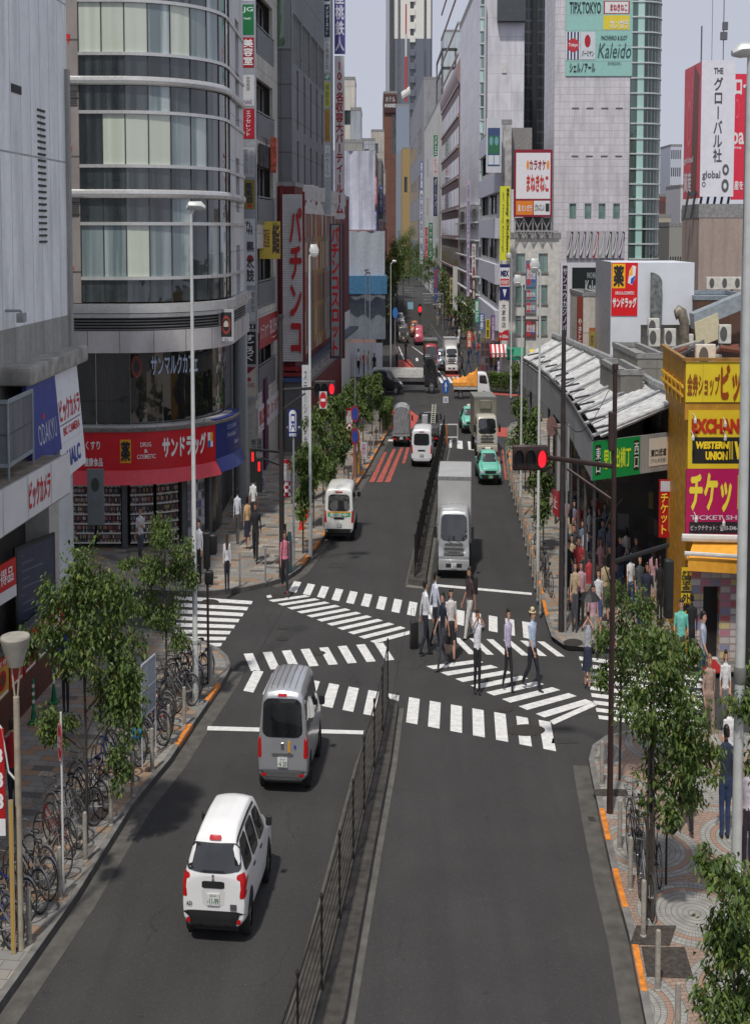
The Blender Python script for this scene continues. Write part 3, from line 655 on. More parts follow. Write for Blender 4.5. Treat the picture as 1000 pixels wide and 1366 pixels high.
def glass_row(y0, y1, cols, step=1.42):
 z1, z0 = Z7(y0), Z7(y1); s = sG0; k = 0
 while s < sG1-.1:
  m = MB(); e = min(s+step, sG1); sweep(m, s+.02, e-.02, z0+.03, z1-.03, -.05, 0, .5); o = m.build('window', cols[k % len(cols)], root); k += 1
  m = MB();
  s = e
 m = MB(); s = sG0
 while s < sG1+.1: sweep(m, s-.03, s+.03, z0, z1, -.06, .05, .1); s += step
 m.build('mullion', DKF, root)
glass_row(-70, 0, [DG, DG, LG2, DG]); glass_row(0, 70, [LG, LG, LG, LG2, LG, LG2, LG2, DG]); glass_row(72, 107, [DG]); glass_row(109, 148, [DG, DG, DG, LG2, DG]); glass_row(150, 220, [DG, LG, LG, LG, LG2, LG2, DG])
glass_row(222, 258, [DG]); glass_row(260, 297, [DG, DG, DG, DG, LG2]); glass_row(299, 370, [LG2, LG2, LG, LG2, LG2, DG, LG2]); glass_row(372, 404, [DG])
SIL = mat(C(205, 205, 202), .3, .5, noise=.06); SIW = mat(C(196, 192, 190), .4, .1, kind='panel', p=(2.0, 9, .03, .4), noise=.1)
for y in (0, 71, 149, 221, 298, 371): m = MB(); sweep(m, sG0-.0, sEnd, Z7(y)-.05, Z7(y)+.05, -.03, .14); m.build('rail', SIL, root)
for y in (107, 258):
 m = MB(); S = [sG0-1.6+k*.5 for k in range(int((sEnd-sG0+1.6)/.5))]; m.tube([PT(s, .18, Z7(y)) for s in S], .13, 8); m.build('pipe_rail', SIL, root, smooth=True)
m = MB(); sweep(m, sG0-2, sEnd, Z7(417), Z7(405), -.1, .55); sweep(m, sG0-2, sEnd, Z7(423), Z7(418), -.1, .42); m.build('cornice', SIL, root)
m = MB()
for k in range(9): sweep(m, sG0-2, sEnd-2, Z7(440)+k*.09, Z7(440)+k*.09+.035, .0, .3)
m.build('louvre', mat(C(120, 120, 118), .4, .4), root)
m = MB(); sweep(m, sG0-2, sEnd, Z7(441), Z7(423), -.2, .1); m.build('louvre_backing', mat((.03, .03, .03), .7), root)
m = MB(); sweep(m, sG0-2, sEnd, Z7(470), Z7(441), -.1, .38); m.build('panel_band', SIW, root)
m = MB(); sweep(m, sG0-2.2, sG0-.02, Z7(404), top, -.3, .02); m.build('side_panels', mat(C(150, 142, 138), .5, kind='panel', p=(2.6, 1.75, .03, .25)), root)
for y in (180/4, 780/4, 355):
 m = MB(); s = sG0-.75; F = lambda u, v, o=0: PT(s+u*.28, .045, Z7(y)-v); m.add([F(0, 0), F(.5, .32), F(1, 0)], [(0, 1, 2)]); m.build('fire_access_mark', mat(RED, .5), root)
for y in (122, 270): m = MB(); [sweep(m, sG0-2, sG0-.1, Z7(y)-.0-k*.06, Z7(y)-k*.06+.03, .0, .05) for k in range(8)]; m.build('side_vent', mat((.06, .06, .055), .6), root)
# white tiled end with slot windows
m = MB(); TIL = mat(C(205, 205, 206), .4, kind='panel', p=(1.2, 1.55, .02, .55)); A_, B_ = (-9.96, PP[-3].y+.2), (-9.92, 92.0)
ops = [(3.2, Z7(y)-1.9, 5.4, Z7(y)) for y in (-20, 62, 195, 330)]; a_ = PT(sG1+.05, .03); b_ = PT(sEnd, .03); m.wall(a_, b_, Z7(404), top, ops, .5); m.build('tiled_wall', TIL, root)
d_ = (b_-a_).normalized()
for o_ in ops: add_window(root, a_, d_, o_[0], o_[1], o_[2]-o_[0], o_[3]-o_[1], 'two', .5, ALU, GLK)
m = MB(); m.tube([(-10.1, 84.5, .1), (-10.1, 84.5, Z7(440))], .48, 16); m.build('column', mat(C(185, 192, 196), .35, kind='panel', p=(9, 1.3, .02, .4), noise=.08), root, smooth=True)
m = MB(); m.tube([(-10.3, 88.0, .1), (-10.3, 88.0, Z7(300))], .40, 14); m.build('column', mat(C(160, 165, 168), .35, noise=.08), root, smooth=True)
# cafe floor
for k in range(9):
 s0_ = sG0-1.5+k*2.2; m = MB(); sweep(m, s0_+.02, min(s0_+2.18, sEnd-9.5), Z7(569), Z7(471), -.45, -.4); m.build('cafe_window', glass((.012, .013, .012), .04, (.03, .03, .025)), root)
m = MB(); sweep(m, 5, sEnd-9.5, Z7(571), Z7(567), -.3, .25); m.build('cafe_sill', SIL, root)
def curved_text(st, s0, s1, z0, z1, o, col, bold=.03, root=root, emit=0):
 m = MB(); text_uv(m, st, (0, 0, 1, 1), lambda u, v, w=0: PT(s0+(s1-s0)*u, o+w, z0+(z1-z0)*v), .02, bold); m.build('lettering', mat(col, .5, noise=.03, emit=emit), root)
curved_text('サンマルクカフェ', 15.9, 19.4, Z7(502), Z7(476), -.36, C(170, 185, 210), .03)
m = MB(); cs = 14.95
for r0, r1, c in ((.36, .0, 0), (.34, .29, 1), (.25, .0, 1), (.22, 0, 0)):
 n = 24; vs = [PT(cs+r*math.cos(t*2*math.pi/n), -.36+.012*(0 if r0 == .36 else 1)+.006*[.36, .34, .25, .22].index(r0), Z7(490)+r*1.0*math.sin(t*2*math.pi/n)) for r in (r0, max(r1, .001)) for t in range(n)]
 m.add(vs, [(t, (t+1) % n, n+(t+1) % n, n+t) for t in range(n)], c)
m.build('round_emblem', [mat((.02, .02, .02), .5), mat(C(150, 60, 50), .5)], root)
# red and blue drugstore fascia, awning
RD = mat(C(196, 22, 34), .45, noise=.05); RA = mat(C(205, 60, 72), .5, noise=.1); BF = mat(C(38, 48, 112), .45, noise=.05); BA = mat(C(48, 60, 120), .5)
sF0, sFm, sF1 = 9.0, 20.0, 24.5
m = MB(); sweep(m, sF0, sFm, Z7(625), Z7(574), -.3, .62); m.build('red_fascia', RD, root); m = MB(); sweep(m, sFm+.02, sF1, Z7(622), Z7(568), -.3, .62); m.build('blue_fascia', BF, root)
def sweep_sl(s0, s1, z0, z1, o0, o1, mt_, nm):
 m = MB(); n = 14; S = [s0+(s1-s0)*k/n for k in range(n+1)]; vs = []
 for s in S: vs += [PT(s, o1, z0), PT(s, o0, z1), PT(s, o0-.06, z1), PT(s, o1-.06, z0)]
 m.add(vs, [(k*4+q, k*4+q+4, k*4+(q+1) % 4+4, k*4+(q+1) % 4) for k in range(n) for q in range(4)][::1]); m.build(nm, mt_, root)
sweep_sl(sF0+1.2, sFm, Z7(642), Z7(625), .66, 1.15, RA, 'awning'); sweep_sl(sFm, sF1, Z7(640), Z7(622), .66, 1.0, BA, 'awning')
m = MB(); sweep(m, sF0, sF1, Z7(574), Z7(570), -.35, .7); m.build('fascia_top', mat(C(110, 105, 100), .8, noise=.3), root)
sx = lambda x: 8.0+1.5*0+((x-105)/21.15 if x < 205 else 0)
curved_text('くすり', 11.85, 12.75, Z7(597), Z7(586), .63, W_); curved_text('健康食品', 11.75, 12.9, Z7(619), Z7(608), .63, W_)
m = MB(); sweep(m, 14.0, 14.62, Z7(615), Z7(584), .62, .632, .2); m.build('yellow_field', mat(C(215, 150, 20), .5), root); curved_text('薬', 14.06, 14.56, Z7(612), Z7(587), .64, K_, .05)
curved_text('DRUG', 15.15, 15.75, Z7(594), Z7(588), .63, W_, .01); curved_text('&', 15.35, 15.55, Z7(602), Z7(597), .63, W_, .01); curved_text('COSMETIC', 14.95, 16.0, Z7(610), Z7(604), .63, W_, .01)
curved_text('サンドラッグ', 16.4, 19.15, Z7(610), Z7(583), .63, W_, .06)
m = MB(); sweep(m, 19.35, 19.75, Z7(604), Z7(584), .62, .635, .2, 0); m.build('emblem', mat(W_, .5), root)
m = MB(); sweep(m, 19.55, 19.75, Z7(596), Z7(584), .636, .642, .2, 0); m.build('emblem', mat(C(220, 160, 30), .5), root)
m = MB(); sweep(m, 19.35, 19.56, Z7(604), Z7(595), .636, .642, .2, 0); m.build('emblem', mat(C(60, 110, 180), .5), root)
curved_text('COSME', 21.2, 22.6, Z7(586), Z7(580), .63, (.3, .34, .5), .01); curved_text('PHARMACY', 21.2, 23.0, Z7(598), Z7(591), .63, (.3, .34, .5), .01); curved_text('Beauty', 22.3, 23.4, Z7(612), Z7(604), .63, (.5, .54, .7), .01)
# ground floor shelves
GOOD = [C(200, 190, 180), C(150, 60, 60), C(60, 75, 110), C(215, 205, 200), C(60, 50, 45), C(120, 100, 80), C(90, 110, 90), C(190, 170, 120), C(180, 110, 120), C(35, 32, 32), C(170, 170, 180)]
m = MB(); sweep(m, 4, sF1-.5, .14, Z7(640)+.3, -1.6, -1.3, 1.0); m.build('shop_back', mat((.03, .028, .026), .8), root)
for k, s0_ in enumerate([8.8, 10.5, 12.2, 14.4, 16.2]):
 m = MB(); sweep(m, s0_, s0_+1.55, .3, 2.15, -.9, -.5, .5); m.build('goods_shelf', mat((.02, .02, .02), .6, kind='poster', p=(.10, .145, .016, GOOD), noise=0), root)
 m = MB(); [sweep(m, s0_, s0_+1.55, .3+q*.3, .34+q*.3, -.52, -.40, .5) for q in range(7)]; m.build('shelf_board', WHT, root)
for s0_ in (13.85, 18.0, 20.5): m = MB(); sweep(m, s0_, s0_+.35, .14, Z7(640)+.4, -.7, -.35); m.build('pillar', mat(C(95, 98, 100), .4, .3), root)
m = MB(); sweep(m, 18.6, 20.3, .2, 2.3, -.8, -.6, .5); m.build('poster_window', mat(C(150, 150, 160), .4, kind='poster', p=(.35, .28, .03, [C(180, 180, 190), C(60, 70, 140), C(200, 200, 200), C(110, 110, 130), C(60, 60, 70)]), noise=0), root)
m = MB(); sweep(m, 21.0, 24.0, .2, 2.4, -.8, -.6, .5); m.build('side_window', mat(C(40, 42, 45), .2, kind='poster', p=(.5, .5, .03, [C(40, 50, 50), C(25, 25, 28), C(60, 66, 60), C(30, 30, 34)]), noise=0), root)
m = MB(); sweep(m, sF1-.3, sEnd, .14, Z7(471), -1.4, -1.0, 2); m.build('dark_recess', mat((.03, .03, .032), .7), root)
board('round_emblem_sign', 'square black hanging sign with a round red emblem at the end of the silver cornice', 'sign', (XA(293, 75), 75), (XA(313, 75), 75), ZA(455, 75), ZA(412, 75), .25, C(170, 172, 176), [('#rect', (.12, .14, .86, .90), (.02, .02, .02)), ('#disc', (.2, .22, .78, .80), C(150, 60, 50)), ('#disc', (.28, .31, .70, .71), (.02, .02, .02)), ('#disc', (.33, .37, .65, .64), C(190, 180, 170)), ('#rect', (.33, .37, .65, .45), (.02, .02, .02)), ('B1', (.4, .03, .6, .1), (.2, .2, .2))])
vb('small white panel sign behind the round emblem sign', 313, 325, 424, 442, 82, C(175, 180, 180), [('喫茶室', (.15, .3, .85, .7), (.3, .3, .3))])
# ===== left 3.. : sign towers and narrow buildings
def stack(label, x0, x1, Y, segs, name='sign_tower', group=None, fr=C(160, 165, 170), th=.35):
 root = thing(name, label, 'sign', (XA(x0, Y), Y, ZA(segs[-1][1], Y)), 0, group)
 m = MB(); X0, X1 = XA(x0, Y), XA(x1, Y); m.box((X0, Y+.02, ZA(segs[-1][1], Y)-.1), (X1, Y+th, ZA(segs[0][0], Y)+.1)); m.build('frame', mat(fr, .4, .3), root)
 for sg in segs:
  y0, y1, col = sg[:3]; its = sg[3] if len(sg) > 3 else []; w_ = (X1-X0)*.1
  board('', '', 'x', (X0+w_, Y), (X1-w_, Y), ZA(y1, Y)+.04, ZA(y0, Y)-.04, .04, col, its, parent=root)
 return root
g3 = C(198, 200, 202)
stack('tall grey sign tower of tenant panels, green and red on top, beside the curved building', 324, 344, 92, [
 (-60, 2, g3), (4, 47, C(10, 105, 55), [('JG', (.1, .72, .95, .92), (.5, .7, .6)), ('hair', (.2, .5, .8, .58), (.6, .8, .7))]), (48, 91, C(160, 20, 38), [('美容室', (.15, .08, .9, .95), W_, VB)]),
 (98, 142, g3, [('学習教室', (.35, .5, .65, .95), (.25, .25, .25), V), ('NAK', (.15, .05, .85, .2), C(120, 100, 130))]), (143, 186, C(165, 22, 45), [('エクセレント', (.3, .08, .7, .95), W_, V)]),
 (195, 237, C(190, 192, 194), [('医療法人社団', (.1, .1, .45, .95), (.3, .3, .3), V), ('クリニック', (.6, .1, .9, .9), (.3, .3, .3), V)]), (238, 280, C(140, 128, 60), [('鳳凰酒', (.2, .2, .8, .9), (.05, .05, .05), VB), ('#rect', (.4, .05, .7, .17), RED)]),
 (290, 382, C(205, 208, 210), [('九州', (.15, .76, .75, .97), (.05, .05, .05), VB), ('黒', (.15, .5, .9, .66), (.05, .05, .05), VB), ('#disc', (.3, .34, .85, .46), C(170, 40, 50)), ('太鼓', (.15, .05, .9, .45), (.05, .05, .05), VB)]),
 (385, 430, C(185, 190, 195), [('ノアール', (.05, .03, .5, .97), (.05, .05, .05), V), ('喫茶室', (.6, .3, .95, .95), (.2, .2, .2), V)]), (431, 440, (.03, .03, .03), [('B1', (.2, .2, .8, .8), W_)]), (441, 487, (.02, .02, .022), [('すごろく', (.15, .1, .85, .92), W_, VB)]),
 (488, 530, C(185, 178, 165), [('#poly', (0, 0, 1, 1), C(120, 30, 40), {'pts': [(0, .65), (1, 1), (0, 1)]}), ('#disc', (.2, .5, .6, .65), C(160, 60, 60)), ('AVE', (.15, .3, .85, .45), (.3, .1, .1))])])
def fl(z, st, n): return (z, st, n)
CRM = mat(C(190, 186, 178), .75, kind='panel', p=(3.4, 3.3, .02, .6), noise=.25)
SL = .078
def lx(Y): return -9.8+(Y-92.5)*SL
b3 = building('narrow_building', 'narrow cream building with railed balconies between sign tower and dark tiled block', [(lx(93)-12, 93), (lx(93), 93), (lx(104.6), 104.6), (lx(104.6)-12, 104.8)], 28, CRM,
 {1: [dict(u=[1.0], z=(3.6, 3.4, 7), w=8.0, h=2.3, st='four', gl=GLK, dep=.9)], 0: [dict(u=[8.5], z=(6, 3.4, 6), w=1.6, h=1.5, st='two')]})
for k in range(7):
 m = MB(); z = 3.5+3.4*k; m.wall((lx(94)+.06, 94), (lx(102.4)+.06, 102.4), z-.02, z+.08); m.wall((lx(94)+.06, 94), (lx(102.4)+.06, 102.4), z+.1, z+1.0, [(q*.5+.04, z+.12, q*.5+.16, z+.98) for q in range(16)], .03)
 m.beam((lx(94)+.06, 94, z+1.08), (lx(102.4)+.06, 102.4, z+1.08), .07, .06); m.build('balcony_railing', mat(C(120, 122, 125), .5, .4), b3)
m = MB(); random.seed(4)
for q in range(9): y = 94.3+q*.8; m.box((lx(y)+.1, y, ZA(225, 98)), (lx(y)+.3, y+.5, ZA(195, 98)), bev=.05)
tag(m.build('laundry', [mat(C(70, 70, 72), .8, noise=.5, sc=2)]), 'dark laundry hanging on the balcony of the narrow cream building', 'laundry')
m = MB();
for q in range(5): m.box((lx(99)+.3+q*.02, 98.2+q*.2, ZA(230-q*3, 98)), (lx(99)+.85, 98.4+q*.2, ZA(182, 98)), bev=.08)
tag(m.build('hanging_cloth', mat(C(190, 95, 75), .8, noise=.5, sc=3)), 'orange and white cloth hanging at the edge of a balcony of the narrow cream building', 'cloth')
vb('yellow sign with large brown brush lettering on the narrow cream building', 347.5, 375, 295, 345, 97, C(205, 180, 70), [('居酒屋', (.05, .3, .5, .8), C(120, 60, 40)), ('鮨', (.62, .15, .97, .95), (.08, .05, .03), BB), ('#rect', (0, .35, .05, .6), RED)])
side_board('dark red karaoke sign on the street side of the narrow building, upper of the pair', 347, 94.4, 374, 105.3, ZA(467, 94), ZA(425, 94), C(150, 35, 38), [('カラオケ', (.04, .3, .42, .75), (.6, .55, .55)), ('BUSHO', (.48, .3, .92, .8), (.6, .5, .5)), ('#poly', (0, 0, 1, 1), (.6, .5, .5), {'pts': [(.5, .2), (.7, .12), (.9, .24), (.7, .17)]})])
side_board('white karaoke sign with red lettering above the passage, lower of the pair', 344.5, 93, 373, 104.6, ZA(580, 93), ZA(545, 93), C(205, 203, 205), [('BUSHO', (.06, .25, .5, .85), C(170, 50, 50), BB), ('カラオケ', (.58, .3, .97, .8), C(190, 60, 50)), ('#poly', (0, 0, 1, 1), C(200, 90, 60), {'pts': [(.1, .16), (.25, .08), (.45, .2), (.25, .13)]})])
m = MB(); m.box((-10.3, 96, .14), (-9.3, 103, 3.9)); tag(m.build('purple_shopfront', mat(C(75, 20, 70), .5, kind='poster', p=(.8, .5, .05, [C(60, 15, 60), C(90, 30, 90), C(30, 10, 30), C(120, 40, 90)]), noise=0)), 'purple lit shop front under the white karaoke sign', 'shop front')
vb('white notice board with two columns of black brush characters near the far pedestrian signal', 334, 350, 584, 604, 89, C(165, 168, 168), [('焼肉', (.08, .06, .45, .94), K_, V), ('酒場', (.55, .06, .92, .94), K_, V)])
vb('small vertical white and violet sign hung below the notice board of brush characters', 348, 353, 636, 670, 89, C(190, 190, 205), [('営業中', (.2, .45, .8, .95), (.1, .1, .2), V), ('#rect', (0, 0, 1, .4), C(120, 110, 170))])
# dark tiled block with slot windows
SLT = mat(C(112, 115, 118), .55, kind='panel', p=(1.9, 1.5, .025, .35), noise=.15)
b4 = building('office_block', 'dark grey tiled office block with narrow slot windows above the pachinko parlour', [(-20, 105), (-7.6, 105), (-5.0, 137.5), (-20, 138)], 27, SLT,
 {1: [dict(u=(3.2, 4.6, 6), z=[ZA(267, 110), ZA(175, 110)], w=1.0, h=2.7, st='pane', gl=GLK), dict(u=[1.0, 7, 13, 19, 25], z=[ZA(85, 107)], w=5.2, h=2.2, st='four', gl=GLB), dict(u=(1, 6, 5), z=[22.5], w=5.2, h=2.2, st='four')],
  0: [dict(u=[10.3], z=[ZA(63, 105)], w=2.0, h=2.9, st='one', gl=glass(C(60, 75, 60)))]})
# pachinko parlour
PR_ = building('pachinko_parlour', 'pachinko parlour with dark red walls and tall white sign fin', [(-9.3, 104.2), (-7.3, 104.2), (-3.4, 150), (-9, 150)], ZA(248, 104), mat(C(95, 18, 22), .6, noise=.2), {}, par=.2)
root = board('pachinko_sign', 'tall white pachinko sign fin with four giant red katakana', 'sign', (XA(378, 103.6), 103.6), (XA(404, 103.6), 103.6), ZA(482, 103.6), ZA(259, 103.6), .5, C(205, 205, 205),
 [('パチンコ', (.38, .03, .97, .93), C(165, 12, 20), {'v': True, 'b': .05}), ]+[('#rect', (.03, .02+.965*i/60, .97, .0215+.965*i/60), (.42, .42, .42)) for i in range(60)], mt=mat(C(205, 205, 205), .4, kind='tile', p=(.18, .1, .012, .5)))
m = MB(); m.box((XA(374, 103.6), 103.9, ZA(600, 103.6)), (XA(379, 103.6), 104.4, ZA(247, 103.6))); m.box((XA(404.5, 103.6), 103.9, ZA(490, 103.6)), (XA(407, 103.6), 104.4, ZA(255, 103.6))); m.build('red_edge', mat(C(110, 14, 18), .5), root)
for t in (0, 1, 2): m = MB(); m.box((-8.7, 103.5, ZA(484, 103.5)-.35-t*.25), (-6.7, 104.19, ZA(484, 103.5)-.18-t*.25)); m.build('neon_tube_band', mat([C(130, 20, 25), C(120, 25, 30), C(60, 80, 130)][t], .4), PR_)
m = MB(); m.box((-8.75, 103.9, .14), (-6.6, 104.18, ZA(500, 104))); m.build('perforated_panel', mat(C(150, 152, 155), .5, kind='tile', p=(.17, .15, .06, .35)), PR_)
lx2 = lambda Y: -7.3+(Y-104.2)*.0852
for k, (ya, yb, c1) in enumerate(((106, 113, C(110, 90, 85)), (113.5, 121, C(140, 110, 60)), (121.5, 129, C(120, 115, 110)), (129.5, 136, C(85, 50, 50)))):
 m = MB(); m.prism([(lx2(ya)+.02, ya), (lx2(ya)+.4, ya), (lx2(yb)+.4, yb), (lx2(yb)+.02, yb)], ZA(470, 110), ZA(275, 110), 0)
 m.build('poster_panel', mat(c1, .5, kind='poster', p=(.9, 1.6, .12, [c1, C(60, 30, 30), C(180, 170, 150), C(150, 40, 35), C(90, 85, 85)]), noise=.2), PR_)
 for q in range(2): m = MB(); y = ya+1+q*3; m.box((lx2(y)+.3, y, ZA(268, 110)), (lx2(y)+1.4, y+.2, ZA(248, 110)), bev=.04); m.add([(lx2(y)+.3, y-.4, ZA(285, 110)), (lx2(y)+1.4, y-.4, ZA(285, 110)), (lx2(y)+.85, y+.1, ZA(262, 110))], [(0, 1, 2)]); m.build('spot_hood', WHT, PR_)
board('side_letter_sign', 'grey street-side fascia with row of pale characters under the pachinko posters', 'sign', (lx2(106)+.45, 106), (lx2(132)+.45, 132), ZA(520, 106), ZA(492, 106), .3, C(95, 98, 102), [('新宿西口本店営業中', (.1, .2, .95, .8), (.45, .45, .47))])
m = MB(); m.prism([(lx2(105), 105), (lx2(105)+1.2, 105), (lx2(150)+1.2, 150), (lx2(150), 150)], ZA(492, 106), ZA(487, 106)); m.build('canopy_edge', mat(C(70, 78, 90), .5), PR_)
m = MB(); m.wall((lx2(140)+.1, 140), (lx2(149.9)+.1, 149.9), .14, 5); m.build('lower_wall', WHT, PR_)
vb('blue-edged vertical sign with red glossy katakana on the pachinko parlour', 440, 460, 298, 478, 122, C(60, 64, 72), [('#rect', (.12, .02, .62, .99), C(150, 152, 156)), ('パチンコスロット', (.14, .02, .6, .98), C(200, 15, 25), {'v': True, 'b': .06}), ('#rect', (.66, .0, .72, 1), C(120, 30, 30)), ('#rect', (.76, .0, .80, 1), C(150, 150, 150)), ('#rect', (.86, 0, .92, 1), C(120, 30, 30))], th=.5)
vb('long vertical white party-room sign with red characters left of the sky', 447, 460, 74, 292, 127, C(205, 205, 205), [('100名収容大パーティールーム', (.15, .03, .85, .97), C(165, 20, 30), {'v': True, 'b': .05})], th=.4)
vb('purple vertical sign with white brush characters above the white party-room sign', 447, 461, -60, 71, 127, C(75, 72, 135), [('居酒屋桃鉄人', (.1, .02, .9, .98), (.65, .65, .75), {'v': True, 'b': .03})], th=.4)
stack('thin vertical tower of small tenant signs, yellow in its middle, on the dark office block', 433, 442, 116, [(-40, 2, C(30, 35, 60)), (4, 50, C(20, 28, 55), [('インターネット', (.2, .05, .8, .95), (.6, .65, .7), V)]), (53, 96, g3, [('小顔矯正院', (.2, .05, .8, .95), (.2, .2, .2), V)]), (97, 107, C(30, 140, 90), [('4F', (.1, .1, .9, .9), W_)]),
 (108, 143, C(190, 195, 50), [('補聴器', (.15, .05, .85, .95), (.2, .2, .1), V)]), (144, 190, C(170, 135, 40), [('とりどり屋', (.15, .05, .85, .95), (.25, .1, .05), V)]), (192, 237, C(200, 205, 205), [('・のりくら', (.15, .05, .85, .95), (.1, .15, .15), V)]), (238, 283, C(165, 172, 176), [('1・大喜', (.2, .05, .8, .95), (.3, .35, .4), V)])], th=.3)
vb('white vertical sign with small characters beside the left traffic signal', 403, 412, 487, 618, 84, C(195, 197, 200), [('ステーション北口', (.25, .06, .75, .95), (.1, .1, .12), V)])
# building under wraps, hoarding
root = thing('wrapped_building', 'building wrapped in pale grey construction sheeting with a blue strip behind the pachinko parlour', 'building', (-4, 163, 0))
def cloth(x0, x1, Y, z0, z1, amp, mt_, nm, n=30, d=8):
 m = MB(); X0, X1 = x0, x1; random.seed(int(z0*7)); P_ = []
 for i in range(n+1):
  x = X0+(X1-X0)*i/n; P_.append([(x, Y+amp*math.sin(i*1.1+.6*math.sin(z))*.5+amp*.6*math.sin(i*.37+z*.5), z0+(z1-z0)*j/8) for j, z in enumerate([z0+(z1-z0)*q/8 for q in range(9)])])
 for i in range(n):
  for j in range(8): m.add([P_[i][j], P_[i+1][j], P_[i+1][j+1], P_[i][j+1]], [(0, 1, 2, 3)])
 m.add([P_[0][8], P_[n][8], (X1, Y+d, z1), (X0, Y+d, z1)], [(0, 1, 2, 3)]); m.add([P_[n][0], (X1, Y+d, z0), (X1, Y+d, z1), P_[n][8]], [(0, 1, 2, 3)])
 return m.build(nm, mt_, root, smooth=False)
cloth(-9, XA(500, 165), 165, ZA(306, 165), ZA(201, 165), .5, mat(C(190, 192, 205), .8, noise=.12, sc=.5), 'pale_sheeting')
cloth(-9, XA(513, 163), 163, ZA(388, 163), ZA(308, 163), .15, mat(C(158, 164, 172), .8, noise=.1), 'grey_sheeting')
cloth(-9, XA(516, 161), 161, ZA(392, 161), ZA(368, 161), .25, mat(C(60, 110, 145), .7, noise=.2), 'blue_sheeting')
cloth(-9, XA(514, 162.5), 162.5, 2.5, ZA(391, 162), .1, mat(C(108, 116, 126), .8, noise=.15), 'dark_sheeting')
m = MB(); m.wall((-9, 160.3), (XA(510, 160.3), 160.3), 0, ZA(457, 160.3)); m.wall((XA(510, 160.3), 160.3), (XA(510, 160.3)+.1, 180), 0, ZA(457, 160.3))
o = m.build('construction_hoarding', mat(C(212, 214, 218), .5, kind='panel', p=(1.0, 9, .01, .85))); tag(o, 'white construction hoarding along the pavement at the far left corner', 'hoarding')
board('hoarding_banner', 'pair of vertical blue character strips on the white construction hoarding', 'sign', (XA(460, 160), 160.1), (XA(467, 160), 160.1), ZA(505, 160), ZA(472, 160), .03, C(205, 208, 212), [('工事中注意', (.05, .05, .4, .95), (.1, .15, .4), V), ('安全第一', (.55, .05, .95, .95), (.1, .15, .4), V)])
# small roofs beyond
for i, (x0, x1, yt, Y, cl, nm) in enumerate(((455, 474, 106, 230, C(205, 200, 190), 'cream office block with an orange edge rising beyond the party-room sign'), (468, 482, 147, 215, C(160, 165, 172), 'small grey rooftop block beyond the party-room sign'), (456, 484, 190, 205, C(150, 148, 142), 'low stained concrete block beyond the party-room sign'), (482, 500, 187, 300, C(172, 178, 185), 'pale far office block just left of the street gap'), (495, 512, 175, 330, C(185, 180, 170), 'cream far block right above the wrapped building'))):
 Xa, Xb = XA(x0, Y), XA(x1, Y); building('far_block', nm, [(Xa, Y), (Xb, Y), (Xb, Y+12), (Xa, Y+12)], ZA(yt, Y), mat(cl, .7, kind='panel', p=(2, 3, .05, .7)), {0: [dict(u=(.8, 2.4, 6), z=(ZA(yt+60, Y), 3.2, 4), w=1.2, h=1.4, st='pane')]} if i in (0, 3, 4) else {}, par=.3)
# left row far beyond
for i, (x0, x1, yt, Y, Y2, cl, lb) in enumerate(((484, 501, 205, 200, 232, C(150, 120, 112), 'far brown shop building with pink signs left of the street gap'), (496, 509, 215, 235, 262, C(120, 125, 130), 'far grey shop building behind the brown one left of the street gap'), (503, 514, 230, 265, 330, C(178, 170, 160), 'farthest beige shop building left of the street gap'))):
 Xa, Xb = XA(x0, Y), XA(x1, Y); r_ = building('far_shop_building', lb, [(Xa-6, Y), (Xb, Y), (Xb+.5, Y2), (Xa-6, Y2)], ZA(yt, Y), mat(cl, .7, kind='panel', p=(2, 3, .05, .6)), {1: [dict(u=(1, 3, 8), z=(4, 3.2, 6), w=2, h=1.7, st='pane')]}, par=.3)
 for k in range(3): vb(f'{["pink", "blue", "white"][k]} vertical far shop sign on the {["brown", "grey", "beige"][i]} left-hand building', x1-4-k*.0, x1+1.5, 235+k*45+i*12, 272+k*45+i*12, Y-.5-k*.4, [C(190, 110, 120), C(70, 90, 150), C(200, 200, 205)][(k+i) % 3], [('酒場横丁', (.2, .05, .8, .95), [(.7, .7, .7), (.7, .7, .7), (.5, .05, .05)][(k+i) % 3], V)])
# ===== right side
def rb(label, name='building', **k): return thing(name, label, 'building', **k)
YE = mat(C(225, 172, 45), .5, noise=.2); YO = mat(C(225, 150, 25), .5, noise=.12)
# exchange shop (yellow)
root = thing('exchange_shop', 'yellow exchange shop covered in signs at the right edge', 'building', (14.2, 53, 0))
XL = XA(912, 53); XR = 22.0; zt = ZA(481, 53); xb = XA(882, 59.6)
m = MB(); m.wall((XL, 53), (XR, 53), ZA(560, 53), zt-.02); m.wall((xb, 59.6), (XL, 53), ZA(535, 53), zt-.02); m.prism([(XL+.15, 53.15), (XR, 53.15), (XR, 59.5), (xb+.15, 59.5)], ZA(560, 53), zt-.3); m.build('parapet_wall', mat(C(205, 148, 38), .6, kind='panel', p=(1.6, 9, .02, .7), noise=.3), root)
m = MB(); m.prism([(XL+.25, 53.4), (XR, 53.4), (XR, 59.5), (xb+.3, 59.5)], 0.1, ZA(547, 53)); m.build('wall', mat(C(195, 138, 38), .6, noise=.3), root)
for i in range(5): m = MB(); y = 53.6+i*1.2; m.tube([(XL+(xb-XL)*(y-53)/6.6-.05, y, ZA(540, 53)), (XL+(xb-XL)*(y-53)/6.6-.12, y, ZA(512, 53))], .05, 6); m.build('rail_post', YE, root)
for z in (ZA(528, 53), ZA(516, 53)): m = MB(); m.tube([(XL-.08, 53.1, z), (xb-.08, 59.5, z)], .045, 6); m.build('side_rail', YE, root)
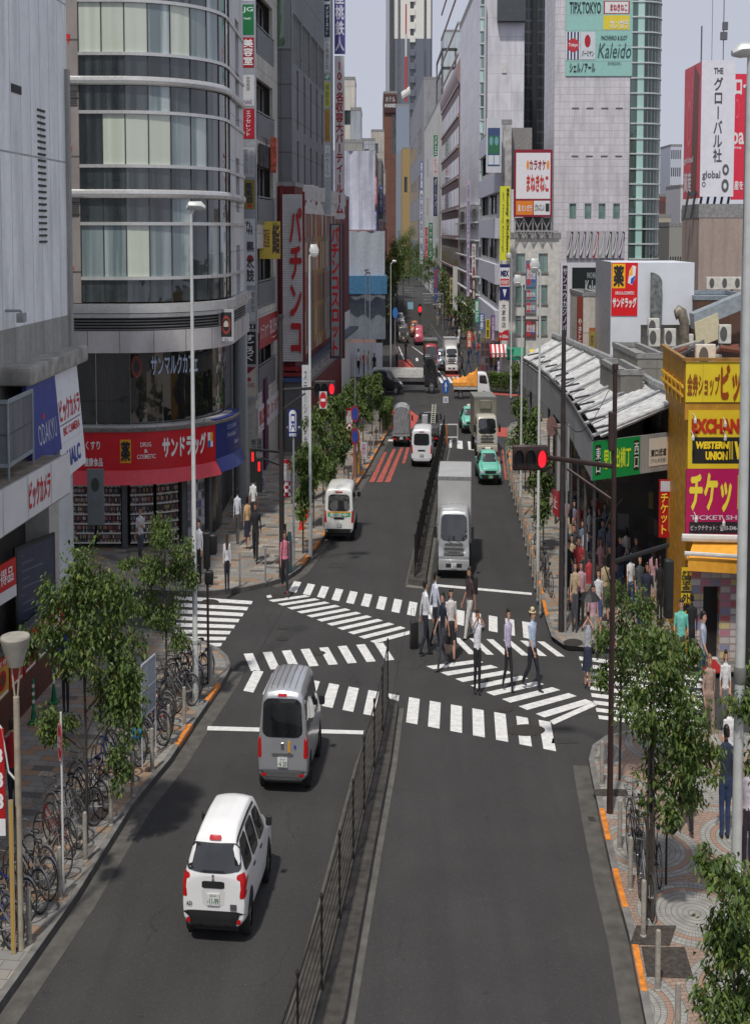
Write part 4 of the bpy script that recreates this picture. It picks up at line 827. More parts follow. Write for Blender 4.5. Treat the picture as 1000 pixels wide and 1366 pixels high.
m = MB(); m.beam((XL-.05, 52.98, zt+.03), (XR, 52.98, zt+.03), .2, .07); m.beam((XL-.03, 53, zt+.03), (xb-.03, 59.6, zt+.03), .2, .07); m.build('coping', mat(C(150, 110, 50), .6, noise=.3), root)
Wp = 912; S_ = lambda x: (XA(x, 53)-XL)/(XR-XL)
board('', '', 'x', (XL+.02, 52.95), (XR, 52.95), ZA(536, 53), zt-.03, .1, C(225, 200, 45), [('金券ショップ', (S_(914), .17, S_(957), .70), C(140, 75, 20), {'b': .05}), ('ビック', (S_(959), .06, S_(1000), .92), C(150, 70, 20), {'b': .07}), ('#rect', (S_(934.5), 0, S_(935), 1), C(190, 150, 40)), ('カメラ', (S_(1002), .06, S_(1040), .92), C(150, 70, 20), {'b': .07})], parent=root)
m = MB(); m.box((XL+.1, 53.1, ZA(548, 53)), (XR, 53.5, ZA(536, 53)-.02)); m.build('sign_ledge', mat(C(190, 120, 20), .5), root)
board('', '', 'x', (XA(917, 53), 52.98), (XR, 52.98), ZA(625, 53), ZA(547, 53), .12, C(222, 190, 40), [('EXCHANGE', (S_(919.5)-.015, .60, S_(1002), .86), C(185, 50, 20), {'b': .07}), ('#rect', (S_(918), .09, S_(1010), .54), (.015, .015, .012)), ('WESTERN', (S_(921.5), .34, S_(967), .47), C(245, 210, 40), {'b': .06, 's': .004}), ('UNION', (S_(936), .15, S_(966), .30), C(245, 210, 40), {'b': .06}), ('W', (S_(975), .16, S_(992), .47), C(245, 210, 40), {'b': .08})]+[('#poly', (0, 0, 1, 1), C(245, 210, 40), {'pts': [(S_(968+2*i), .47), (S_(968.8+2*i), .47), (S_(969.6+2*i), .16), (S_(968.9+2*i), .16)]}) for i in range(3)], parent=root)
board('', '', 'x', (XA(915.5, 53), 52.96), (XR, 52.96), ZA(713, 53), ZA(625.5, 53), .12, C(178, 22, 88), [('チケット', (S_(917), .37, S_(993), .92), C(235, 215, 60), {'b': .06}), ('TICKET SHOP', (S_(918), .23, S_(1000), .30), (.6, .5, .6)), ('#rect', (S_(917), .02, S_(1010), .20), (.02, .015, .02)), ('ビックチケット：☎03-3346-959', (S_(919), .06, S_(990), .15), (.7, .68, .7))], parent=root)
m = MB(); m.tube([(XA(911, 52.7), 52.7, ZA(717, 52.7)), (XR, 52.7, ZA(722, 52.7))], .09, 8); m.build('white_tube_light', WHT, root, smooth=True)
m = MB(); P0 = [(XA(926, 53), 52.95, ZA(722, 53)), (XR, 52.95, ZA(722, 53)), (XR, 51.7, ZA(757, 51.7)), (XA(920, 51.7), 51.7, ZA(745, 51.7)), ]
m.add(P0, [(3, 2, 1, 0)]); m.add([P0[3], P0[2], (XR, 51.7, P0[2][2]-.3), (P0[3][0], 51.7, P0[3][2]-.28)], [(3, 2, 1, 0)]); m.add([P0[0], P0[3], (P0[3][0], 51.7, P0[3][2]-.28), (P0[0][0], 52.95, P0[0][2]-.75)], [(0, 1, 2, 3)])
m.build('awning', mat(C(225, 160, 50), .7, noise=.12), root)
m = MB(); m.tube([(XA(915, 51.6), 51.6, ZA(738, 51.6)), (XR, 51.6, ZA(752, 51.6))], .05, 8); m.build('awning_bar', WHT, root)
for x, y in ((927, 565), (967, 570), (924, 588), (967, 588), (928, 697), (965, 702), (919, 757)):
 m = MB(); p = PY(x, y, 52.6); m.lathe([(.02, .0), (.07, .02), (.075, .09), (.04, .13), (.02, .16)], p, 10); m.tube([(p.x, 52.6, p.z+.14), (p.x, 53, p.z+.2)], .015, 6); m.build('spotlight', WHT, root, smooth=True)
# shop front with notices and door
NC = [C(205, 202, 198), C(185, 95, 95), C(195, 190, 185), C(130, 140, 170), C(205, 190, 130), C(185, 180, 180), C(190, 120, 140), C(210, 208, 205)]
POS = mat(C(150, 135, 135), .5, kind='poster', p=(.47, .17, .02, NC), noise=0)
m = MB(); m.wall((XA(924, 52.97), 52.97), (XR, 52.97), .14, ZA(752, 53), [(XA(941, 53)-XA(924, 53), .15, XA(963, 53)-XA(924, 53), ZA(782, 53))], .6); m.build('notice_wall', POS, root)
board('', '', 'x', (XA(911, 53), 52.94), (XA(924, 53), 52.94), ZA(822, 53), ZA(757, 53), .1, C(225, 190, 40), [('外国送金', (.05, .55, .95, .95), K_, VB), ('外貨', (.1, .1, .9, .48), K_, VB), ('#rect', (0, .49, 1, .53), (.02, .02, .02))], parent=root)
m = MB(); m.box((XA(911, 53), 52.97, .14), (XA(924, 53), 53.3, ZA(823, 53))); m.build('door_pier', YE, root)
m = MB(); m.box((XA(941, 53.3), 53.3, .14), (XA(963, 53.3), 53.37, ZA(782, 53)+.1)); m.build('doorway', mat((.012, .012, .012), .6), root)
m = MB(); m.box((XA(938, 52), 51.3, .145), (XA(966, 52), 52.9, .165)); tag(m.build('door_mat', mat(C(150, 28, 30), .9)), 'red door mat before the exchange shop entrance', 'door mat')
# white pillar sign at the very right, global billboard building etc.
board('white_fin_sign', 'white projecting fin sign with a red edge cut by the right edge of the picture', 'sign', (XA(989, 50), 50), (XA(1030, 50), 50), ZA(512, 50), ZA(343, 50), .5, C(215, 215, 220), [('#rect', (0, 0, .05, 1), C(170, 20, 35))])
m = MB(); m.tube([(XA(990, 50.3), 50.3, .14), (XA(990, 50.3), 50.3, ZA(500, 50))], .05, 8); m.box((XA(993, 50.3), 50.3, .14), (XA(1040, 50), 50.6, ZA(512, 50))); tag(m.build('dark_pillar', mat((.02, .02, .022), .5)), 'near-black pillar beneath the white fin sign at the right edge', 'pillar')
m = MB(); m.box((XA(990, 47), 47, ZA(342, 47)), (XA(1040, 47), 47.5, ZA(112, 47))); tag(m.build('tall_panel', mat(C(150, 158, 168), .4, .2, kind='panel', p=(2, 2, .02, .5))), 'tall plain blue-grey panel cut by the right edge above the fin sign', 'panel')
# arcade canopy over the right pavement
root = thing('arcade_canopy', 'long shopping arcade canopy with ribbed white roof panels and grey fascia', 'arcade', (10.9, 57, 0))
A0 = Vector((XA(790, 57), 57, 0)); A1 = Vector((XA(907, 60), 60, 0)); zb, zf = 3.88, 4.85
edge = [Vector((*p, 0)) for p in ((A0.x, A0.y), (11.35, 62), (11.85, 68), (12.2, 74), (12.4, 82), (12.2, 90), (11.9, 93.5))]
m = MB()
for i in range(len(edge)-1): m.wall(edge[i+1], edge[i], zb, zf)
m.build('side_fascia', mat(C(168, 170, 172), .5, .2, kind='panel', p=(.35, 9, .012, .7), noise=.15), root)
board('', '', 'x', A0.xy, A1.xy, zb, zf, .12, C(155, 156, 158), [('#rect', (0, 0, .53, 1), C(0, 140, 70)), ('#rect', (.03, .12, .09, .9), (.02, .02, .02)), ('#rect', (.455, .12, .515, .9), (.02, .02, .02)), ('東口', (.035, .15, .085, .85), W_, V), ('西口', (.46, .15, .51, .85), W_, V), ('思い出横丁', (.12, .25, .42, .75), C(200, 225, 60), {'b': .04}), ('#rect', (.63, .16, .85, .9), C(212, 208, 195)), ('東口近道', (.65, .42, .83, .6), (.03, .03, .03), BB), ('（アルタ方面）', (.65, .24, .83, .36), (.1, .1, .1))], parent=root, mt=mat(C(168, 170, 172), .5, .2, kind='panel', p=(.22, 9, .012, .7), noise=.12))
inner = [Vector((*p, 0)) for p in ((A1.x, A1.y), (15.9, 65), (16.1, 71), (16.0, 77), (15.6, 84), (15.2, 91), (14.8, 95))]
zi = 5.55
RIB = mat(C(225, 225, 222), .6, kind='panel', p=(.26, 30, .03, .75), noise=.15)
N = 10
def el(L, t):
 tot = sum((L[i+1]-L[i]).length for i in range(len(L)-1)); s = t*tot
 for i in range(len(L)-1):
  l = (L[i+1]-L[i]).length
  if s <= l+1e-6: return L[i].lerp(L[i+1], s/l)
  s -= l
 return L[-1]
for k in range(N):
 t0, t1 = k/N, (k+1)/N; a, b, c, d = el(edge, t0), el(edge, t1), el(inner, t1), el(inner, t0); zz = lambda v, z: Vector((v.x, v.y, z)); step = .10
 m = MB(); q = [zz(a.lerp(d, .10), zf+.07), zz(b.lerp(c, .10), zf+.09), zz(c, zi+.06), zz(d, zi+.04)]; q[1] = q[1].lerp(q[0], .05); q[2] = q[2].lerp(q[3], .05)
 nn = 14
 for i in range(nn):       # corrugated sheet
  def pt(f, s_): v = q[0].lerp(q[1], f).lerp(q[3].lerp(q[2], f), s_); return v+Vector((0, 0, .025*(1 if s_ < 0 else 1)*(math.cos(f*nn*2*math.pi))))
  for h in range(2):
   f0, f1 = (i+h*.5)/nn, (i+h*.5+.5)/nn; m.add([pt(f0, 0), pt(f1, 0), pt(f1, 1), pt(f0, 1)], [(3, 2, 1, 0)])
 m.build('roof_sheet', mat(C(180, 181, 180), .6, noise=.28, sc=2.2), root)
 m = MB(); m.beam(zz(a, zf+.145), zz(d, zi+.115), .22, .05); m.build('roof_beam', mat(C(150, 152, 154), .6, noise=.3), root)
 m = MB(); m.tube([zz(a.lerp(d, .5), 3.2), zz(a.lerp(d, .5), 3.21)], .02);
m = MB(); m.tube([Vector((v.x, v.y, zf+.10)) for v in edge], .07, 6); m.build('edge_pipe', mat(C(90, 90, 90), .5), root)
m = MB(); m.tube([Vector((v.x+.1, v.y, zi+.18)) for v in inner], .17, 8); m.build('ridge_duct', mat(C(150, 152, 152), .6, noise=.3), root, smooth=True)
m = MB()
for i in range(len(edge)-1):
 a, b, c, d = edge[i], edge[i+1], inner[i+1], inner[i]; m.add([(a.x, a.y, zb+.05), (b.x, b.y, zb+.05), (c.x, c.y, zb+.05), (d.x, d.y, zb+.05)], [(0, 1, 2, 3)])
m.build('soffit', mat(C(110, 108, 102), .8), root)
for k in range(9):
 t = .02+k/9; a = el(edge, t); m = MB(); m.tube([(a.x+.25, a.y+.2, .14), (a.x+.25, a.y+.2, zb+.06)], .085, 8); m.build('column', mat(C(90, 90, 92), .5, .3, noise=.2), root, smooth=True)
m = MB();
for k in range(14): a = el(edge, k/14); m.beam((a.x+.1, a.y, zf+.32), (a.x+1.0, a.y+.2, zf+.40), .1, .05)
m.build('edge_bracket', mat(C(70, 70, 72), .6), root);
# low shops behind the arcade
SHP = [C(60, 45, 40), C(120, 40, 35), C(50, 60, 90), C(140, 120, 60), C(35, 35, 38), C(110, 110, 110), C(80, 60, 45)]
root = thing('low_shops', 'dark low shop fronts with lit posters under the arcade canopy', 'shop building', (16.4, 60, 0))
inn2 = [v+Vector((.15, 0, 0)) for v in inner]; m = MB()
for i in range(len(inn2)-1): m.wall(inn2[i+1], inn2[i], .14, 4.6)
m.wall((XA(822, 66), 66), inn2[1].xy, .14, 3.9); m.build('shop_front_wall', mat((.03, .028, .027), .6, kind='poster', p=(.9, .7, .12, SHP), noise=.3), root)
m = MB(); m.prism([inn2[0].xy, (24, 60.5), (24, 96), inn2[-1].xy]+[v.xy for v in inn2[-2:0:-1]], 3.9, 5.35); m.build('roof', mat(C(118, 112, 104), .9, kind='panel', p=(.8, .8, .03, .6), noise=.4), root)
vb('narrow red vertical ticket sign hanging under the arcade canopy', 880, 896, 640, 717, 58.5, C(170, 20, 30), [('#rect', (.1, .8, .9, .98), C(190, 190, 200)), ('チケット', (.12, .05, .72, .78), C(235, 200, 60), VB), ('#rect', (.78, .1, .92, .7), C(150, 120, 60))], th=.15)
m = MB(); m.box((XA(896, 58.3), 58.2, .14), (XA(905.5, 58.3), 58.7, 4.0)); tag(m.build('white_pillar', mat(C(205, 205, 205), .6, noise=.15)), 'white pillar between the red ticket sign and the yellow exchange shop', 'pillar')
# rooftops behind: sun drug billboard box etc
root = thing('billboard_building', 'plain white box building with a red and yellow drugstore billboard and a grey side', 'building', (17.5, 85, 0))
XB = XA(812, 85); XC = XA(922, 85)
m = MB(); m.wall((XB, 85), (XC, 85), ZA(433, 85), ZA(350, 85)); m.wall((XB, 85), (XA(852, 85), 85), ZA(520, 85), ZA(433, 85)); m.wall((XA(852, 85), 85), (XA(852, 85), 87), ZA(520, 85), ZA(433, 85)); m.wall((XC, 85), (XC, 88), 4, ZA(350, 85)); m.add([(XB, 85, ZA(350, 85)), (XC, 85, ZA(350, 85)), (XC, 91, ZA(350, 85)), (XB, 91, ZA(350, 85))], [(0, 1, 2, 3)])
m.build('white_panel', mat(C(212, 216, 222), .5, noise=.05, sc=.6), root)
m = MB(); m.wall((XB, 91), (XB, 85), 4.0, ZA(349, 85)); m.build('grey_side', mat(C(170, 173, 178), .4, .3, noise=.12), root)
m = MB(); m.box((XB+2, 86.5, 4), (XC, 92, ZA(436, 85))); m.build('rear_block', mat(C(190, 188, 180), .8, noise=.2), root)
board('', '', 'x', (XB+.03, 84.95), (XA(847, 85), 84.95), ZA(421, 85), ZA(350, 85), .05, C(215, 20, 25), [('#rect', (.02, .52, .52, .98), C(245, 180, 20)), ('薬', (.08, .56, .46, .94), (.02, .02, .02), {'b': .05}), ('DRUG & COSMETIC', (.15, .40, .87, .46), W_), ('サンドラッグ', (.05, .16, .95, .34), W_, {'b': .07}), ('#poly', (0, 0, 1, 1), W_, {'pts': [(.62, .62), (.68, .85), (.80, .95), (.93, .93), (.90, .70), (.78, .58)]}), ('#poly', (0, 0, 1, 1), C(250, 180, 20), {'pts': [(.66, .75), (.72, .88), (.80, .93), (.80, .76)]}), ('#poly', (0, 0, 1, 1), C(40, 90, 190), {'pts': [(.72, .60), (.80, .60), (.90, .72), (.90, .76), (.74, .70)]})], parent=root)
m = MB(); cx = XA(864, 84.6); zz0, zz1 = ZA(430, 84.6), ZA(363, 84.6); w2 = XA(880, 84.6)-cx
m.add([(cx, 84.6, zz0), (cx+w2*.5, 84.6, zz0-.25), (cx+w2*.95, 84.6, zz0-.2)]+[(cx+w2*math.cos(t*math.pi/16), 84.6, zz0+1.4+(zz1-zz0-1.4)*math.sin(t*math.pi/16)) for t in range(9)], [tuple(range(12))]);
tag(m.build('torn_sheet', mat(C(130, 135, 132), .4, .6, noise=.45, sc=3)), 'curved metal chimney flap against the white box building', 'metal flap'); m2 = MB();
# rooftop clutter
def ac(x, y, Y, label, wd=.8, rz=0):
 p = PY(x, y, Y); t = thing('air_conditioner', label, 'air conditioner', p, rz, 'rooftop air conditioners'); m = MB(); m.box((-wd/2, -.15, 0), (wd/2, .15, .62), bev=.03); m.build('casing', mat(C(200, 198, 190), .5, noise=.15), t, world=False)
 m = MB(); m.tube([(-.12, -.17, .32), (-.12, -.152, .32)], .24, 16); m.build('fan_grille', mat((.10, .10, .095), .6), t, world=False, smooth=False); m = MB(); m.box((-wd/2+.05, -.12, -.08), (-wd/2+.12, .12, 0)); m.box((wd/2-.12, -.12, -.08), (wd/2-.05, .12, 0)); m.build('foot', DKF, t, world=False)
 return t
ac(872, 462, 80, 'white fan unit with a red box over it beside the white box building', .8); ac(871, 448, 81, 'upper cream fan unit under the torn flap', .8); ac(893, 462, 80, 'cream fan unit in the middle of the roof clutter'); ac(916, 470, 78, 'dark-sided fan unit behind the yellow parapet', .8)
ac(940, 492, 58, 'white fan unit right behind the yellow shop parapet', 1.0); ac(966, 458, 76, 'small fan unit before the brown shed roof')
for i, x in enumerate((950, 967, 984)): ac(x, 386, 114, ['left', 'middle', 'right'][i]+' fan unit of the three on the brown building ledge', 1.3)
random.seed(11)
def low(name, label, x0, x1, y0, y1, Y, dp, cl, cat='building', kd=('panel', (1.2, 3, .02, .6)), roof=None):
 Xa, Xb = XA(x0, Y), XA(x1, Y); return building(name, label, [(Xa, Y), (Xb, Y), (Xb, Y+dp), (Xa, Y+dp)], ZA(y0, Y), mat(cl, .7, kind=kd[0], p=kd[1], noise=.2), {}, z0=max(0, ZA(y1, Y)-2) if y1 < 600 else 0, par=.15, cat=cat, roof=roof)
low('shed_building', 'beige panelled low building with brown side signs left of the white box building', 775, 797, 395, 500, 92, 6, C(205, 198, 188))
board('brown_menu_sign', 'brown vertical sign with white characters on the beige low building', 'sign', (XA(767.5, 92), 91.9), (XA(775, 92), 91.9), ZA(490, 92), ZA(395, 92), .2, C(125, 55, 42), [('やきとり', (.2, .25, .8, .7), (.7, .7, .68), V)])
board('poster_sign', 'small rust and yellow poster leaning by the beige low building', 'sign', (XA(784, 90), 90), (XA(792, 90), 90), ZA(485, 90), ZA(437, 90), .1, C(165, 95, 60), [('#rect', (.1, .4, .9, .9), C(150, 140, 60)), ('祭', (.2, .5, .8, .8), (.05, .05, .05))])
low('tin_roof_shed', 'rusty tin-roofed shed with patchy blue-grey sheets behind the arcade', 848, 884, 478, 530, 68, 7, C(140, 138, 130)); low('tin_shed', 'grey ridged shed roof between the arcade ridge and the yellow shop', 826, 856, 500, 560, 66, 6, C(125, 122, 115))
low('brown_house', 'dark brown timber house upper floor behind the yellow shop', 925, 1010, 400, 480, 84, 8, C(92, 66, 54), roof=mat(C(140, 150, 158), .5, .3, noise=.2))
root = thing('sloping_roof', 'long grey sloping roof edge above the dark brown timber house', 'roof', (XA(922, 82), 82, 6)); m = MB(); m.beam((XA(920, 82), 82, ZA(428, 82)), (XA(1005, 82), 82, ZA(392, 82)), 1.2, .55); m.build('roof_slab', mat(C(150, 160, 165), .5, .3, noise=.2), root); m = MB(); m.beam((XA(924, 81.5), 81.4, ZA(446, 82)), (XA(952, 82), 81.4, ZA(433, 82)), .2, .9); m.build('cream_gable', mat(C(200, 192, 160), .7, noise=.1), root)
def bar_thing(name, label, cat, pts, r, mt_, group=None, n=8, build='pole'):
 m = MB(); m.tube(pts, r, n); return tag(m.build(name, mt_, smooth=True), label, cat, group)
m = MB(); p = PY(912, 462, 74)
m.tube([(p.x, 74, p.z), (p.x, 74, p.z+.75), (p.x-.1, 74, p.z+.95), (p.x-.4, 74, p.z+1.1), (p.x-.6, 74, p.z+1.0)], [(.32, .3), (.32, .3), (.30, .25), (.22, .25), (.18, .2)], 10)
m.build('x', mat(C(120, 112, 100), .6, .4, noise=.4, sc=3), smooth=True); o = bpy.data.objects['x']; o.name = 'exhaust_duct'; tag(o, 'bent metal exhaust duct rising from the roof clutter', 'duct')
random.seed(5)
for k in range(14):
 x, y, Y = random.choice([(900, 470, 72), (925, 465, 76), (870, 500, 70), (955, 475, 78), (975, 470, 80), (945, 440, 83)]); x += random.uniform(-14, 14); y += random.uniform(-9, 9); p = PY(x, y, Y); q = random.uniform(.3, .8); m = MB()
 L_ = random.uniform(.5, 2.2); m.tube([(p.x-L_/2, Y, p.z), (p.x+L_/2, Y+random.uniform(-1, 1), p.z+random.uniform(-.3, .5))], random.uniform(.05, .12), 6)
 tag(m.build('roof_pipe', mat([C(120, 70, 55), C(100, 100, 98), C(160, 158, 150)][k % 3], .7, noise=.3)), ['rusty', 'dark grey', 'pale'][k % 3]+' pipe lying among the roof clutter behind the yellow shop', 'pipe', ['rusty', 'dark grey', 'pale'][k % 3]+' roof pipes')
# global billboard tower building
YG = 120
root = building('brown_building', 'brown windowed building carrying a large white and red corner billboard', [(XA(927, YG), YG), (60, YG), (60, YG+7), (XA(905, YG+6.5), YG+6.5)], ZA(290, YG), mat(C(168, 152, 142), .7, kind='panel', p=(1.4, 6, .03, .8), noise=.15), {3: [dict(rv=.05, u=(1, 1.4, 4), z=[9.5], w=.8, h=1.5, st='pane', gl=GLK)]}, z0=0)
root = thing('corner_billboard', 'tall white billboard with grey katakana and a red side on the brown building', 'billboard', (XA(927, YG), YG, 10)); zA, zB = ZA(262, YG), ZA(80, YG)
board('', '', 'x', (XA(927, YG), YG-.1), (XA(971, YG), YG-.1), zA, zB, .3, C(222, 222, 230), [('THE', (.36, .90, .64, .945), C(80, 80, 85), BB), ('グローバル社', (.38, .25, .63, .88), C(75, 75, 80), {'v': True, 'b': .03}), ('global', (.06, .12, .60, .19), C(90, 90, 95)), ('#ring', (.66, .155, .86, .24), C(90, 92, 90), {'k': .45}), ('#ring', (.64, .03, .86, .13), C(90, 92, 90), {'k': .45}), ('#ring', (.06, .07, .17, .11), C(90, 92, 90), {'k': .6})], parent=root)
board('', '', 'x', (XA(905, YG+6.5), YG+6.4), (XA(927, YG)-.02, YG), zA-.05, zB-.05, .3, C(225, 70, 85), [('#poly', (0, 0, 1, 1), C(120, 70, 60), {'pts': [(.45, 0), (.8, 0), (.9, .9), (.6, 1), (.5, .4)], 'n': 'printed_figure'}), ('#ring', (.2, .4, .45, .75), C(235, 130, 140), {'k': .8}), ('global', (.05, .26, .6, .32), W_), ('資産', (.06, .05, .5, .2), W_, BB), ('#rect', (.3, .02, .9, .05), C(90, 90, 100))], parent=root)
m = MB();
for i in range(7): x = XA(907+i*9, YG+1.5); m.beam((x, YG+1.5, ZA(291, YG)), (x+.5, YG+1.5, zA+.3), .2, .2)
m.build('support_frame', mat((.05, .05, .052), .5), root)
board('red_billboard', 'red billboard with white lettering half hidden behind the white corner billboard', 'billboard', (XA(969, 128), 128), (XA(993, 128), 128), ZA(266, 128), ZA(98, 128), .3, C(222, 50, 75), [('ロー', (.1, .84, .95, .95), W_, {'b': .06}), ('bal', (.0, .44, .75, .58), W_), ('産を面', (.15, .08, .9, .15), W_, BB), ('Group', (.0, .40, .5, .43), W_), ('#ring', (.1, .65, .35, .80), C(235, 110, 130), {'k': .85})])
m = MB(); x = XA(955, 121); m.tube([(x, 121, zB), (x, 121, zB+4.2)], .05, 6); m.box((x-.3, 120.8, zB+1.1), (x+.35, 121.2, zB+1.5)); m.box((x-.1, 120.8, zB+1.6), (x+.4, 121.2, zB+2)); m.tube([(x-1.2, 121, zB), (x-1.2, 121, zB+6)], .03, 5); m.tube([(x-2.3, 121, zB), (x-2.3, 121, zB+1.8)], .08, 6); tag(m.build('antenna_mast', mat(C(110, 112, 115), .5, .4)), 'antenna masts with floodlights above the white corner billboard', 'antenna')
# far backdrop, right gap
for x0, x1, yt, Y, cl, st_, nm in ((888, 903, 195, 420, C(190, 195, 205), 1, 'pale far apartment tower in the right-hand gap'), (902, 925, 250, 300, C(200, 200, 205), 0, 'pale far block behind the brown building'), (874, 893, 262, 330, C(120, 70, 62), 0, 'dark red far block in the right-hand gap'), (874, 890, 290, 260, C(175, 165, 150), 0, 'beige far block low in the right-hand gap'), (888, 906, 302, 210, C(150, 148, 140), 0, 'grey low block lowest in the right-hand gap')):
 Xa, Xb = XA(x0, Y), XA(x1, Y); w_ = (Xb-Xa)/5.5
 building('far_tower' if st_ else 'far_block', nm, [(Xa, Y), (Xb, Y), (Xb, Y+15), (Xa, Y+15)], ZA(yt, Y), mat(cl, .7, noise=.05), {0: [dict(u=(w_*.35, w_, 5), z=(ZA(yt+110, Y), 3.1, 15 if st_ else 4), w=w_*.6, h=1.6, st='pane')]}, par=.4)
# kaleido tower
YK = 165; xa, xb = XA(735, YK), XA(834, YK); zt = ZA(-60, YK)
TK = mat(C(212, 209, 213), .5, kind='tile', p=(.72, .5, .022, .72), noise=.1)
root = building('tiled_tower', 'pale tiled tower with tenant signs at its top and a rounded green glass corner', [(xa, YK), (xb, YK), (xb, YK+10), (xa, YK+10)], zt, TK, {0: [dict(u=[XA(x, YK)-xa for x in (756, 776, 794.5, 813.5)], z=[ZA(292, YK)], w=.98, h=1.1, st='one', gl=GLG)]})
m = MB()
for yy in (145, 209):
 for x in (758, 777, 796.5, 815.5): m.box((XA(x, YK), YK-.04, ZA(yy, YK)), (XA(x+9, YK), YK+.1, ZA(yy-2, YK)))
m.build('slot_vent', mat((.12, .12, .12), .6), root)
board('', '', 'x', (XA(749, YK), YK-.12), (XA(836, YK), YK-.12), ZA(101, YK), ZA(-40, YK), .1, C(140, 190, 180), [('#rect', (0, 0, 1, 1), C(150, 198, 188))]+[('#rect', (0, 1-(y+40)/141-.003, 1, 1-(y+40)/141), C(170, 175, 175)) for y in (0, 20, 40, 60, 81)]+
 [('TIPX.TOKYO', (.05, 1-58/141, .52, 1-42/141), C(25, 40, 50), {'b': .02}), ('#rect', (.56, 1-58/141, .95, 1-41/141), C(170, 40, 50)), ('#rect', (.58, 1-57/141, .93, 1-42/141), (.75, .75, .75)), ('まねきねこ', (.66, 1-54/141, .91, 1-45/141), C(180, 50, 60), BB), ('#rect', (.56, 1-79/141, .95, 1-60/141), C(225, 205, 60)), ('カンガラ', (.66, 1-77/141, .93, 1-66/141), W_, BB), ('#rect', (.0, 1-119/141, .21, 1-82/141), C(225, 225, 230))]+[('#rect', (.02+.05*i, 1-119/141, .045+.05*i, 1-82/141), C(35, 50, 90)) for i in range(4)]+
 [('#disc', (.02, 1-109/141, .20, 1-91/141), C(190, 50, 60)), ('Tokyu', (.04, 1-103/141, .18, 1-97/141), W_), ('#rect', (.22, 1-119/141, .44, 1-82/141), C(205, 210, 215)), ('#disc', (.28, 1-103/141, .37, 1-86/141), C(170, 30, 40)), ('バーミヤン', (.24, 1-115/141, .42, 1-107/141), K_, BB), ('PACHINKO & SLOT', (.53, 1-93/141, .92, 1-87/141), C(50, 70, 75)), ('Kaleido', (.48, 1-117/141, .97, 1-97/141), C(50, 75, 80), {'b': -.003, 's': .03}), ('SHINJUKU', (.63, 1-127/141, .83, 1-122/141), C(100, 130, 130)), ('シェルノアール', (.06, 1-136/141, .44, 1-124/141), K_, BB)], parent=root, mt=mat(C(150, 198, 188), .3))
cr = 3.2; cxx, cyy = xb+1.6, YK+1.6
NF = 33
GW = [glass(C(60, 82, 76), .08, C(80, 104, 96)), glass(C(25, 42, 38), .06, C(48, 66, 60)), glass(C(165, 205, 195), .12, C(180, 215, 205))]
arc = [(xb+.05, YK-.05), (xb+1.0, YK-.1), (xb+1.95, YK-.1)]+[(xb+1.95+3.0*math.sin(t*math.pi/16), YK+2.9-3.0*math.cos(t*math.pi/16)) for t in range(1, 9)]
zf0, zf1 = ZA(-60, YK), ZA(345, YK); nfl = 20
for k in range(nfl):
 z1_ = zf0+(zf1-zf0)*k/nfl; z0_ = zf0+(zf1-zf0)*(k+1)/nfl
 for g_, (i0, i1) in enumerate(((0, 1), (1, 2), (2, 5), (5, 10))):
  m = MB()
  for i in range(i0, i1): m.add([(*arc[i], z0_+.05), (*arc[i+1], z0_+.05), (*arc[i+1], z1_-.05), (*arc[i], z1_-.05)], [(0, 1, 2, 3)])
  m.build('curved_window', GW[(0, 2, 1, 1)[g_]], root)
 m = MB(); m.prism([(p[0]+.12*(i > 2), p[1]-.12) for i, p in enumerate(arc)]+[(arc[-1][0]-.2, YK+4), (arc[0][0], YK+1)], z0_-.05, z0_+.05); m.build('floor_fin', mat(C(200, 208, 205), .4, .2), root)
m = MB();
for i in range(2, 11): m.tube([(*arc[i], zf1), (*arc[i], zf0)], .04, 4)
m.build('mullion', mat(C(150, 165, 158), .4, .2), root)
m = MB(); m.prism([(p[0], p[1]+.15) for p in arc]+[(arc[-1][0]-.2, YK+9), (arc[0][0], YK+9)], 0, zf0); m.build('core', mat((.02, .025, .024), .6), root)
m = MB(); random.seed(9)
CL = [(.03, .03, .03), (.10, .10, .10), C(90, 50, 110), (.05, .05, .05), C(150, 50, 60), (.3, .3, .3)]
for i in range(9):
 x = 752+i*8.5; board('', '', 'x', (XA(x, YK), YK-.3), (XA(x+8, YK), YK-.3), ZA(344, YK), ZA(308, YK), .02, C(180, 178, 182), [('#poly', (0, 0, 1, 1), CL[i % 6], {'pts': [(.05, .02), (.45, .0), (1.15, .95), (.8, 1)], 'n': 'brush_stroke'}), ('ノ', (.1, .1, .9, .9), (.6, .6, .6), BB)], parent=root)
board('kaleido_board', 'white and black tall board with pale script lettering at the foot of the tiled tower', 'sign', (XA(745, 150), 150), (XA(802, 150), 150), ZA(480, 150), ZA(350, 150), .4, C(205, 208, 212), [('#rect', (.27, 0, 1, .95), C(22, 32, 32)), ('PACHINKO', (.62, .84, .9, .90), C(150, 160, 160)), ('Kaleido', (.58, .66, 1.0, .82), C(170, 180, 180)), ('#rect', (.05, .02, .16, .97), C(60, 30, 60)), ('サンコウカジノパチスロ', (.06, .04, .15, .95), (.6, .6, .65), V)])
